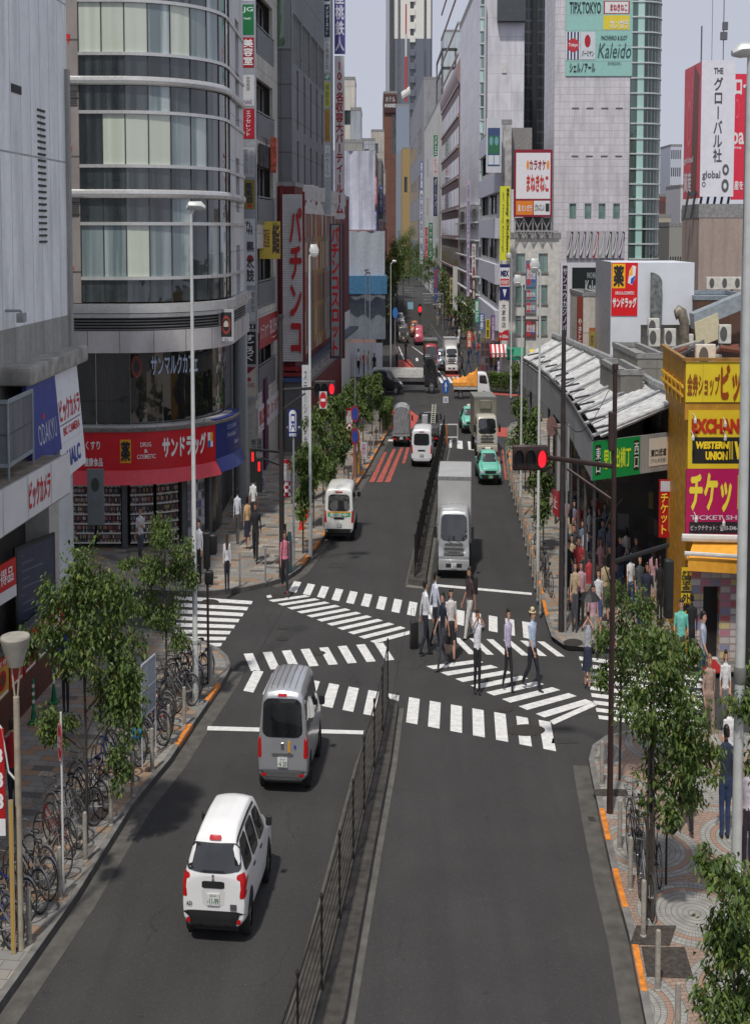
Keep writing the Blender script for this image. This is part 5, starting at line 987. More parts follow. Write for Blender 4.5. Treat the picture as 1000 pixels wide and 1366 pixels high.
# karaoke corner building with rooftop billboard
YM = 155; x0, x1 = XA(668, YM), XA(745, YM); WB = mat(C(205, 203, 196), .75, noise=.18, sc=1.2)
zz = lambda y: ZA(y, YM)
root = building('corner_shop_building', 'cream three-storey corner building with sash windows under the karaoke billboard', [(x0, YM), (x1, YM), (x1, YM+10), (x0+.3, YM+10)], zz(318), WB, {0: [dict(u=[XA(686, YM)-x0, XA(716, YM)-x0], z=[zz(363), zz(405), zz(446)], w=1.25, h=1.25, st='sill', gl=GLG)]}, par=.4)
m = MB()
for i, (ya, yb, cl) in enumerate(((347, 383, C(90, 120, 150)), (385, 400, C(110, 150, 160)), (402, 418, C(130, 130, 140)), (425, 450, C(120, 70, 70)))):
 board('', '', 'x', (XA(699, YM), YM-.2), (XA(713, YM), YM-.2), zz(yb), zz(ya), .1, cl, [('#rect', (.1, .1, .45, .9), C(190, 60, 70)), ('#rect', (.55, .2, .9, .5), C(80, 90, 170)), ('飲放題', (.1, .3, .9, .7), (.6, .6, .6), BB)], parent=root)
for xx_, lab in ((700, 'yellow'),): pass
m = MB();
def aw(nm, label, xa_, xb_, ya_, yb_, Y, cl, stripes=None):
 t = thing(nm, label, 'awning', (XA(xa_, Y), Y, ZA(yb_, Y))); a, b = XA(xa_, Y), XA(xb_, Y); z1_, z0_ = ZA(ya_, Y), ZA(yb_, Y); n = 8 if stripes else 1
 m = MB()
 for i in range(n):
  u, v = a+(b-a)*i/n, a+(b-a)*(i+1)/n; m.add([(u, Y-1.2, z0_), (v, Y-1.2, z0_), (v, Y, z1_), (u, Y, z1_)], [(0, 1, 2, 3)], i % 2 if stripes else 0); m.add([(u, Y-1.2, z0_-.25), (v, Y-1.2, z0_-.25), (v, Y-1.2, z0_), (u, Y-1.2, z0_)], [(0, 1, 2, 3)], i % 2 if stripes else 0)
 m.build('awning_cloth', [mat(cl, .7), mat(W_, .7)], t); m = MB(); m.tube([(a, Y-1.2, z0_), (b, Y-1.2, z0_)], .03, 5); m.build('front_bar', ALU, t)
aw('shop_awning', 'green awning over the corner shop beyond the arcade', 674, 698, 463, 474, 153.5, C(20, 130, 95)); aw('shop_awning', 'yellow awning right of the green one beyond the arcade', 705, 722, 466, 474, 153.5, C(220, 190, 40)); aw('shop_awning', 'red and white striped awning left of the green one', 652, 674, 459, 470, 155, C(190, 40, 45), True)
m = MB(); m.wall((XA(640, 158), 158), (XA(668, 158), 158), 0, ZA(450, 158)); m.build('x', mat(C(110, 90, 100), .6, kind='poster', p=(.6, .5, .06, SHP), noise=.2)); o = bpy.data.objects['x']; o.name = 'ticket_shop'; tag(o, 'small shop front crowded with posters beneath the striped awning', 'shop')
vb('white vertical sign with black brush characters and a red base with arrow', 664, 677, 402, 454, 150, C(225, 222, 218), [('#poly', (0, 0, 1, 1), C(190, 35, 45), {'pts': [(0, 0), (1, 0), (1, .28), (.6, .26), (.3, .2), (0, .22)]}), ('大倉本店', (.3, .32, .7, .96), K_, V), ('←300m', (.08, .06, .95, .15), W_, BB)])
vb('blue vertical sign with white triangle below the MEX panel', 665, 678, 382, 400, 150.5, C(35, 40, 100), [('#poly', (0, 0, 1, 1), W_, {'pts': [(.3, .8), (.7, .8), (.5, .2)]})])
vb('square white MEX money sign with red base', 665, 678, 352, 382, 150.5, C(222, 222, 225), [('MEX', (.08, .45, .92, .72), C(25, 30, 90), {'b': .06}), ('#rect', (.05, .05, .95, .35), C(205, 60, 60)), ('MONEY', (.12, .1, .88, .28), W_), ('#rect', (0, .85, 1, 1), C(35, 40, 100))])
vb('tall yellow vertical Money Exchange sign reading downward', 664.5, 678, 248, 347, 151, C(215, 215, 55), [], name='money_exchange_sign')
o = bpy.data.objects['money_exchange_sign']; m = MB(); X_, Y_ = XA(677, 150.9), 150.93; zt_, zb_ = ZA(251, 151), ZA(345, 151); wd = XA(677, 151)-XA(666, 151)
text_uv(m, 'Money EXchange', (0, .55, 1, .95), lambda u, v, w=0: Vector((XA(666, 151)+wd*v, Y_-w, zt_+(zb_-zt_)*u)), .02, .03)
for i, f in enumerate(m.f): m.f[i] = tuple(reversed(f))
m.build('lettering', mat((.05, .07, .03), .5), o); m = MB()
text_uv(m, 'AC Money Exchange', (0.05, .1, .9, .35), lambda u, v, w=0: Vector((XA(666, 151)+wd*v, Y_-w, zt_+(zb_-zt_)*u)), .02, .0)
for i, f in enumerate(m.f): m.f[i] = tuple(reversed(f))
m.build('lettering', mat((.05, .07, .03), .5), o)
root = thing('karaoke_billboard', 'karaoke rooftop billboard with a maroon frame and red lettering on a truss', 'billboard', (XA(683, 154), 154, zz(318))); Yb = 154
board('', '', 'x', (XA(683, Yb), Yb), (XA(733, Yb), Yb), ZA(289, Yb), ZA(199, Yb), .4, C(140, 30, 50), [('#rect', (.05, .27, .95, .95), C(228, 226, 230)), ('#rect', (.05, .03, .50, .24), C(225, 130, 40)), ('#rect', (.52, .03, .95, .24), C(222, 222, 225)), ('カラオケ', (.40, .70, .83, .84), C(150, 30, 30), {'b': .05}), ('まねきねこ', (.33, .38, .90, .62), C(195, 60, 50), {'b': .06}), ('#disc', (.32, .70, .39, .84), C(230, 150, 40)), ('#disc', (.85, .70, .92, .84), C(230, 150, 40)), ('漢 カンガラ', (.10, .08, .47, .18), W_, BB), ('どれいにしい', (.55, .09, .80, .19), K_, BB), ('#rect', (.83, .08, .93, .20), (.03, .03, .03))], parent=root)
m = MB(); xs = [XA(684+i*12, Yb+.4) for i in range(5)]
for i, x in enumerate(xs):
 m.beam((x, Yb+.4, zz(318)), (x, Yb+.4, ZA(288, Yb)), .12, .12)
 if i < 4: m.beam((x, Yb+.4, zz(318)), (xs[i+1], Yb+.4, ZA(290, Yb)), .09, .09); m.beam((xs[i+1], Yb+.4, zz(318)), (x, Yb+.4, ZA(290, Yb)), .09, .09)
m.beam((xs[0], Yb+.4, ZA(308, Yb)), (xs[-1]+1, Yb+.4, ZA(308, Yb)), .1, .1); m.build('support_truss', mat(C(170, 170, 168), .5, .3), root)
m = MB(); m.box((XA(690, 158), 158, zz(318)), (XA(733, 158), 162, ZA(290, 158))); tag(m.build('rooftop_plant_room', mat((.10, .095, .09), .8, noise=.3)), 'dark rooftop plant room behind the billboard truss', 'plant room')
# balcony building
GB = mat(C(190, 192, 202), .6, noise=.12)
b6 = building('balcony_building', 'grey narrow building with curved balcony bands behind the yellow Money Exchange sign', [(XA(664, 158), 158), (XA(664, 158)+1.6, 158), (XA(664, 158)+3, 190), (17.6, 190)], ZA(165, 158), mat(C(175, 174, 172), .75, noise=.3, sc=1.0), {3: [dict(rv=.05, u=[3, 17], z=(5, 3.1, 6), w=11, h=1.6, st='four', gl=GLB, dep=.5)]}, par=.3)
for k in range(5):
 z = 3.9+3.1*k; m = MB(); m.prism([(17.6, 190), (17.2, 190), (16.6, 158), (17.0, 157.6), (XA(664, 158)+.3, 157.6), (XA(664, 158)+.5, 160)][::1], z-.6, z+.75); m.build('balcony_band', GB, b6)
vb('framed billboard with green landscape photographs on the roof of the balcony building', 646, 666, 157, 230, 156, C(200, 202, 208), [('#rect', (.1, .12, .9, .82), C(60, 80, 120)), ('#rect', (.13, .35, .87, .68), C(50, 110, 80)), ('#rect', (.13, .15, .48, .32), C(205, 215, 220)), ('#rect', (.52, .15, .87, .32), C(205, 215, 220)), ('#disc', (.2, .5, .45, .66), C(110, 160, 170)), ('#disc', (.55, .5, .8, .66), C(110, 160, 170))], name='photo_billboard')
m = MB(); m.box((XA(670, 160), 160, ZA(250, 160)), (XA(706, 160), 166, ZA(170, 160))); tag(m.build('concrete_block', mat(C(172, 170, 166), .85, kind='panel', p=(2.5, 2.5, .02, .7), noise=.35)), 'weathered concrete stair block left above the karaoke billboard', 'building')
# tall white building with glass strip
b7 = building('white_office_tower', 'tall pale panelled office tower with a strip of green bay glass on its corner', [(18.5, 200), (XA(695, 200), 200), (XA(695, 200), 212), (18.5, 250)], ZA(-30, 200), mat(C(218, 216, 222), .45, kind='panel', p=(5.2, 1.55, .03, .8), noise=.06), {3: [dict(rv=.05, u=[8, 14, 20], z=[ZA(185, 215), ZA(242, 215), ZA(295, 215)], w=1.2, h=2.0, st='pane', gl=GLK), dict(u=[4, 20, 33], z=(3.8, 3.2, 3), w=9, h=1.8, st='four', rv=.05)]})
m = MB(); m.box((XA(660, 199), 198.5, ZA(28, 199)), (XA(696, 199), 200.1, ZA(-30, 199))); m.build('top_recess', mat(C(70, 75, 78), .6), b7)
for k in range(30):
 z1_ = ZA(-30, 198)-k*1.06; m = MB(); m.box((18.3, 199.2, z1_-.98), (XA(642, 199), 200.6, z1_-.02)); m.build('bay_window', [GLG, GW[0], GLG, GW[2]][k % 4], b7); m = MB(); m.box((18.2, 199.05, z1_-.06), (XA(643, 199), 200.7, z1_+.06)); m.build('bay_sill', mat(C(200, 205, 205), .4), b7)
m = MB(); m.box((XA(642.5, 198.8), 198.9, 3), (XA(645, 198.8), 199.9, ZA(0, 199))); m.build('corner_trim', SIL, b7)
m = MB(); m.box((XA(666, 199.9), 199.85, ZA(97, 200)), (XA(672, 199.9), 199.95, ZA(82, 200))); m.build('white_hatch', WHT, b7)
for k in range(7): m = MB(); z = 3+k*1.55; m.beam((17.9, 200, z), (17.9, 249, z), .8, .12); m.build('street_fin', mat(C(205, 208, 208), .4), b7)
# dark mesh tower
b8 = building('dark_glass_tower', 'dark glass tower with rows of small frames behind the pale tiled tower', [(XA(694, 215), 215), (XA(733, 215), 215), (XA(733, 215), 230), (XA(694, 215), 230)], ZA(-40, 215), mat(C(52, 56, 58), .25, .4, kind='tile', p=(.9, 1.0, .09, 2.4), noise=.3), {})
m = MB(); m.box((XA(705, 214.8), 214.4, 5), (XA(711, 214.8), 214.95, ZA(-40, 215))); m.build('dark_rib', mat((.02, .02, .02), .5), b8)
# brown gridded building, etc along the far right row
BRN = mat(C(122, 95, 92), .6, noise=.15)
b9 = building('brown_grid_building', 'brown building with a grid of dark square windows and a curved roof edge', [(18.5, 254), (26, 254), (26, 318), (18.5, 318)], ZA(95, 254), BRN, {3: [dict(rv=.05, u=(1, 4.9, 13), z=(6.2, 3.3, 12), w=4.1, h=1.9, st='pane', gl=GLK)]}, par=.6)
for k in range(13): m = MB(); m.box((18.2, 254, 5.75+3.3*k), (18.5, 318, 6.0+3.3*k)); m.build('ledge', mat(C(165, 150, 148), .6), b9)
m = MB(); m.tube([(19.5, 253, ZA(95, 254)), (19.5, 318, ZA(95, 254))], [1.6, 1.6], 12); m.build('curved_roof_edge', mat(C(150, 125, 125), .5), b9, smooth=True)
m = MB();
for x, y in ((18.8, 322), (18.8, 350), (22.5, 322)):
 z = ZA(130, 322); m.beam((x, y, z), (x, y, z+6.5), .4, .4)
for dz in (4, 6.5): m.beam((18.8, 322, ZA(130, 322)+dz), (23, 322, ZA(130, 322)+dz), .4, .4); m.beam((18.8, 322, ZA(130, 322)+dz), (18.8, 350, ZA(130, 322)+dz), .4, .4)
tag(m.build('roof_frame', mat((.07, .07, .07), .5)), 'dark open steel frame on the roof of the white far building', 'steel frame')
b10 = building('white_building', 'white far building carrying vertical green and navy signs', [(18.5, 322), (25, 322), (25, 430), (18.5, 430)], ZA(130, 322), mat(C(210, 208, 202), .7, kind='panel', p=(8, 3.3, .04, .85)), {3: [dict(rv=.05, u=(20, 30, 3), z=(6, 6.6, 6), w=14, h=3, st='pane', gl=GLK)]}, par=.4)
b11 = building('grey_stepped_building', 'grey far building with wide dark windows and a sloping top', [(18.4, 434), (25, 434), (25, 600), (18.4, 600)], ZA(105, 434), mat(C(150, 150, 155), .7, kind='panel', p=(10, 4.4, .05, .8)), {3: [dict(rv=.05, u=(10, 50, 3), z=(8, 8.8, 6), w=36, h=4.4, st='two', gl=GLK)]}, par=.4)
b12 = building('yellow_edge_building', 'far building with a mustard end wall between grey neighbours', [(XA(536, 610), 610), (XA(546, 610), 610), (XA(546, 610), 650), (XA(536, 610), 650)], ZA(198, 610), mat(C(165, 140, 95), .7, noise=.05), {0: [dict(u=[1], z=(20, 12, 5), w=1.6, h=4, st='pane')]}, par=.4)
b13 = building('blue_grey_building', 'narrow blue-grey far building left of the mustard one', [(XA(528, 640), 640), (XA(545, 640), 640), (XA(545, 640), 690), (XA(528, 640), 690)], ZA(140, 640), mat(C(135, 145, 160), .6, noise=.08), {}, par=.4)
b14 = building('brick_red_building', 'rust-brown far building with a dark sign top at the end of the street', [(XA(511, 660), 660), (XA(529, 660), 660), (XA(529, 660), 720), (XA(511, 660), 720)], ZA(124, 660), mat(C(120, 82, 68), .7, kind='panel', p=(4, 6, .2, .8)), {0: [dict(u=[5.2], z=[ZA(205, 660), ZA(180, 660)-.3], w=1.9, h=6, st='pane')]}, par=.6)
board('roof_sign', 'dark rooftop sign with white lettering on the rust-brown far building', 'sign', (XA(512, 659), 659), (XA(528, 659), 659), ZA(150, 659), ZA(126, 659), 1, C(70, 45, 42), [('ホテル', (.1, .6, .9, .9), (.5, .5, .5)), ('HUNDRED', (.05, .3, .95, .5), W_)])
YT = 760; xa, xc, xb = XA(514.5, YT), XA(524.5, YT-8), XA(573.5, YT)
b15 = thing('apartment_tower', 'far apartment tower, white above and charcoal below, filling the street gap', 'building', (xa, YT, 0));
zc = ZA(51, YT)
WZ = mat(C(222, 220, 212), .7, noise=.05); GZ = mat(C(105, 110, 122), .7, noise=.08)
f_ = (xb-xa)/59.0
def tow(nm, z0_, z1_, mt_):
 m = MB(); m.wall((xa, YT), (xb, YT), z0_, z1_); m.wall((xb, YT), (xb, YT+25), z0_, z1_); m.wall((xa, YT+25), (xa, YT), z0_, z1_); m.build(nm, mt_, b15)
tow('upper_wall', zc, ZA(-60, YT), WZ); tow('lower_wall', 0, zc, GZ)
m = MB(); m.box((xa, YT-1.2, 0), (xa+9.5*f_, YT, ZA(-60, YT))); m.build('corner_bay', mat(C(160, 163, 172), .6), b15)
fh = 18.0*.48804*YT/1512
for k in range(16):
 z = ZA(15+18*k-36, YT)
 for x, wd, dk in ((519, 7, 1), (530, 4, 0), (546, 6, 1), (564, 4, 0), (573, 2, 1)):
  add_window(b15, (xa, YT-(1.25 if x == 519 else .05)), Vector((1, 0, 0)), (x-514.5)*f_, z, wd*f_*.8, 4.2 if not dk else 5.2, 'pane', -.1, gl=GLB if not dk else GLK)
 m = MB(); m.box((xa+31*f_, YT-1.0, z-1.2), (xa+38*f_, YT+.0, z+.9)); m.build('balcony', GZ if z < zc else WZ, b15)
m = MB(); xm = XA(540.5, 560); m.tube([(xm, 560, ZA(135, 560)), (xm, 560, ZA(75, 560))], .55, 6, 0); m.tube([(xm, 560, ZA(75, 560)), (xm, 560, ZA(45, 560))], .5, 6, 1); m.tube([(xm, 560, ZA(45, 560)), (xm, 560, ZA(5, 560))], .35, 6, 0); m.tube([(xm-2, 560, ZA(128, 560)), (xm+2, 560, ZA(120, 560))], 1, 8, 1)
tag(m.build('telecom_mast', [mat(C(190, 60, 50), .5), WHT]), 'red and white telecom mast before the far apartment tower', 'mast')
building('far_block', 'pale flat far block between the apartment tower and the brown grid building', [(XA(590, 420), 420), (XA(614, 420), 420), (XA(614, 420), 440), (XA(590, 420), 440)], ZA(42, 420), mat(C(185, 195, 200), .6, kind='panel', p=(4, 3, .05, .85)), {}, par=.4)
building('far_block', 'low far block closing the end of the street under the trees', [(2, 900), (30, 900), (30, 930), (2, 930)], ZA(270, 900), mat(C(120, 120, 125), .7), {}, par=.4)
# vertical signs, right row
def vs(label, x0, x1, y0, y1, Y, col, txt, tc, **k): return vb(label, x0, x1, y0, y1, Y, col, [(txt, (.2, .03, .8, .97), tc, VB)], **k)
vs('upper green vertical sign on the white far building', 577, 582, 180, 208, 320, C(30, 120, 80), 'パチスロ', W_); vs('white vertical sign with red letters below the upper green one', 577, 582, 210, 234, 320, C(205, 200, 200), 'ビリヤ', RED); vs('navy vertical sign lowest on the white far building', 577, 582, 236, 288, 320, C(40, 45, 85), 'ダーツバー', (.5, .5, .6))
vs('lower green vertical sign nearest the street trees', 571, 576, 297, 345, 300, C(25, 120, 80), 'マッサージ', W_); vs('red vertical sign left of the lower green one', 566, 570, 303, 343, 300, C(180, 45, 60), 'リラクゼ', (.7, .6, .6))
vs('blue and white vertical sign on the grey far building', 559.5, 563, 215, 252, 380, C(90, 110, 170), '英会話', W_); vs('long white vertical sign beneath the blue one', 559.5, 563, 254, 352, 380, C(200, 205, 215), '学院高等予備校', C(60, 80, 130))
vs('blue vertical sign with red dots over the right pavement', 578, 583, 356, 400, 250, C(50, 90, 140), '薬局ド', C(190, 60, 90)); vs('grey-white tall blank fin left of the bay glass', 603, 609, 355, 414, 215, C(190, 192, 190), ' ', K_)
vs('cream vertical sign with dark characters beside the tall blank fin', 599, 603, 370, 405, 216, C(190, 175, 130), '味街道', K_); vs('pink and blue narrow pole banner by the bay glass tower', 621, 625, 240, 395, 186, C(190, 170, 185), '新宿西口商店街', C(110, 120, 160))
vs('white vertical sign over the brown one right of the pole banner', 628, 633, 325, 370, 180, C(205, 200, 200), 'もつ鍋', C(130, 40, 50)); vs('brown vertical sign under the white one', 628, 633, 372, 400, 180, C(80, 40, 42), '焼鳥', (.6, .55, .5))
vs('green and white vertical sign by the balcony building', 632, 638, 400, 430, 165, C(60, 150, 110), '銀行', W_); vs('blue vertical sign right of the green and white one', 638, 645, 418, 440, 163, C(60, 100, 160), '証券', W_)
vs('yellow vertical sign over the striped awning', 647, 652, 426, 451, 156, C(220, 195, 50), '両替', K_); vs('violet vertical sign between the yellow and white ones', 654, 659, 420, 455, 156, C(110, 80, 130), '金券屋', (.6, .5, .6)); vs('orange vertical sign on the right pavement pole', 622, 628, 442, 463, 160, C(205, 100, 50), '弁当', W_)
vs('tiny violet poster column below the striped awning', 662, 666, 480, 502, 150, C(95, 70, 120), '宝石', W_)
# ===== vehicles
BLKP = mat((.02, .02, .021), .55, noise=.1); TYR = mat((.022, .022, .022), .85, noise=.2); RIM = mat(C(150, 150, 152), .35, .7); CHR = mat(C(190, 190, 190), .25, .9, noise=0)
CGL = glass((.012, .014, .016), .05, (.03, .032, .034)); TL = mat((.5, .01, .012), .25, noise=.05); HL = mat(C(210, 215, 220), .15, .4, noise=.05); AMB = mat((.6, .2, .02), .3)
PLT = mat(C(215, 215, 212), .5, noise=.03); GRYP = mat((.09, .09, .092), .5)
def paintm(c, r=.28, metal=0):
 m = mat(c, r, metal, noise=.04, sc=.8); m.node_tree.nodes['Principled BSDF'].inputs['Coat Weight'].default_value = .6; m.node_tree.nodes['Principled BSDF'].inputs['Coat Roughness'].default_value = .06; return m
def car_body(root, st, mt, name='body', lev=2, low=None):
 """st: stations (y, z0, zbelt, zroof, wb, wr) from rear to front; half widths"""
 vs = []; n = 0; rings = []
 for (y, z0, zb, zr, wb, wr) in st:
  h = [(0, z0), (wb*.80, z0), (wb*.97, z0+.10), (wb, z0+(zb-z0)*.5), (wb*.975, zb), (wr+.02, zr-.10), (wr*.86, zr-.015), (wr*.4, zr+.012), (0, zr+.02)]
  ring = [(x, y, z) for x, z in h]+[(-x, y, z) for x, z in h[-2:0:-1]]; rings.append(ring); n = len(ring)
 m = MB(); vs = [v for r in rings for v in r]; fs = [(i*n+k, i*n+(k+1) % n, (i+1)*n+(k+1) % n, (i+1)*n+k) for i in range(len(st)-1) for k in range(n)]
 def cap(i, flip):
  b = i*n; hh = n//2; out = []
  for k in range(hh):
   a0, a1 = b+k, b+k+1; c0, c1 = b+(n-k) % n, b+n-k-1
   f = (a0, a1, c1) if k == 0 else ((a0, a1, c0) if k == hh-1 else (a0, a1, c1, c0)); out.append(tuple(reversed(f)) if flip else f)
  return out
 fs += cap(0, True); fs += cap(len(st)-1, False)
 m.add(vs, [tuple(reversed(f)) for f in fs]); o = m.build(name, mt, root, world=False)
 bm = bmesh.new(); bm.from_mesh(o.data); bmesh.ops.recalc_face_normals(bm, faces=bm.faces); bm.to_mesh(o.data); bm.free()
 at = o.data.attributes.new('crease_edge', 'FLOAT', 'EDGE'); at.data.foreach_set('value', [.52]*len(o.data.edges))
 md = o.modifiers.new('s', 'SUBSURF'); md.levels = md.render_levels = lev
 dg = bpy.context.evaluated_depsgraph_get(); bpy.context.view_layer.update(); me = bpy.data.meshes.new_from_object(o.evaluated_get(dg)); old = o.data; o.modifiers.clear(); o.data = me; bpy.data.meshes.remove(old)
 me.polygons.foreach_set('use_smooth', [True]*len(me.polygons)); bm = bmesh.new(); bm.from_mesh(me); o_bvh = BVHTree.FromBMesh(bm); bm.free()
 return o, o_bvh
def chaikin(P, k=2, f=.12):
 for _ in range(k):
  Q = []
  for i in range(len(P)):
   a, b = Vector(P[i]), Vector(P[(i+1) % len(P)]); Q += [a.lerp(b, f), a.lerp(b, 1-f)]
  P = Q
 return P
def patch(root, bvh, axis, pts, mt, name, off=.006, rings=5, rd=2):
 """panel of the body surface: outline in side view (y,z), end view (x,z) or top view (x,y), pressed onto the body"""
 D = {'L': (1, 0, 0), 'R': (-1, 0, 0), 'B': (0, 1, 0), 'F': (0, -1, 0), 'T': (0, 0, -1)}[axis]; D = Vector(D)
 P = chaikin([Vector(p) for p in pts], rd) if rd else [Vector(p) for p in pts]
 Q = []
 for i in range(len(P)):
  a, b = P[i], P[(i+1) % len(P)]; k = max(1, int((b-a).length/.12)); Q += [a.lerp(b, j/k) for j in range(k)]
 P = Q; c = sum(P, Vector((0, 0)))/len(P); n = len(P); vs = []; ok = {}
 def hit(p):
  if axis in 'LR': o = Vector((-5*D.x, p.x, p.y))
  elif axis in 'BF': o = Vector((p.x, -12*D.y, p.y))
  else: o = Vector((p.x, p.y, 8))
  h = bvh.ray_cast(o, D)
  if h[0] is None: return None
  nn = h[1] if h[1].dot(D) < 0 else -h[1]; return h[0]+nn*off
 m = MB(); grid = []
 for r in range(rings+1):
  t = 1-r/(rings+.0); grid.append([hit(c+(p-c)*max(t, .001)) for p in P])
 for r in range(rings):
  for k in range(n):
   q = [grid[r][k], grid[r][(k+1) % n], grid[r+1][(k+1) % n], grid[r+1][k]]
   if any(v is None for v in q): continue
   nn = (q[1]-q[0]).cross(q[3]-q[0]);
   if nn.dot(D) > 0: q.reverse()
   m.add(q, [(0, 1, 2, 3)])
 if not m.v: return None
 return m.build(name, mt, root, world=False, smooth=True, sharp=60)
def wheel(root, x, y, r, wd=.2, nm='wheel', rim=RIM):
 m = MB(); s = 1 if x > 0 else -1
 prof = [(r*.62, -wd/2), (r*.93, -wd/2), (r, -wd*.3), (r, wd*.3), (r*.93, wd/2), (r*.62, wd/2)]; n = 20
 vs = [(q, rr*math.cos(2*math.pi*k/n), rr*math.sin(2*math.pi*k/n)) for rr, q in prof for k in range(n)]
 m.add(vs, [(i*n+k, i*n+(k+1) % n, (i+1)*n+(k+1) % n, (i+1)*n+k) for i in range(5) for k in range(n)]); w = m.build(nm, TYR, root, world=False, smooth=True); w.location = (x, y, r)
 m = MB(); m.tube([(-wd*.28*s, 0, 0), (wd*.28*s, 0, 0)], r*.64, 20); m.tube([(wd*.28*s, 0, 0), (wd*.42*s, 0, 0)], [r*.2, r*.12], 10)
 for k in range(6): a = k*math.pi/3; m.box((wd*.28*s if s > 0 else -wd*.36, -.03+r*.38*math.cos(a), -.03+r*.38*math.sin(a)), (wd*.36*s if s > 0 else -wd*.28, .03+r*.38*math.cos(a), .03+r*.38*math.sin(a)))
 m.build('rim', rim, w, world=False); return w
def arch(root, bvh, y, r, mt=BLKP):
 for ax in 'LR': patch(root, bvh, ax, [(y+(r+.05)*math.cos(t*math.pi/9), max(.16, r+(r+.05)*math.sin(t*math.pi/9))) for t in range(18)], mt, 'wheel_arch', .004, rings=3, rd=0)
def plate(root, y, z, txt, d=-1, x=0, col=PLT, tc=(.03, .12, .06)):
 m = MB(); m.box((x-.165, y-.012, z), (x+.165, y+.012, z+.165)); p = m.build('number_plate', col, root, world=False)
 m = MB(); F = (lambda u, v, o=0: Vector((x-.165+.33*u, y-.014-o, z+.165*v))) if d < 0 else (lambda u, v, o=0: Vector((x+.165-.33*u, y+.014+o, z+.165*v)))
 text_uv(m, txt, (.22, .08, .95, .62), F, .002, .02); text_uv(m, '品川501', (.28, .72, .8, .93), F, .002, .0); text_uv(m, 'か', (.04, .2, .16, .45), F, .002, .0)
 m.build('plate_lettering', mat(tc, .5), p, world=False)
def mirror_(root, x, y, z, mt, big=1, s=1):
 m = MB(); m.box((x, y-.05*big, z), (x+.17*big*s, y+.06*big, z+.15*big), bev=.035); return m.build('side_mirror', mt, root, world=False, smooth=True)
def place(root, px, py, heading=None, to=None, z=0, sc=(1, 1)):
 g = G(px, py); root.location = (g.x, g.y, z)
 if heading is None: t = G(*to)-g; heading = math.atan2(t.y, t.x)-math.pi/2
 root.rotation_euler.z = heading; root.scale = (1.1*sc[0], 1, 1.03*sc[1]); return root
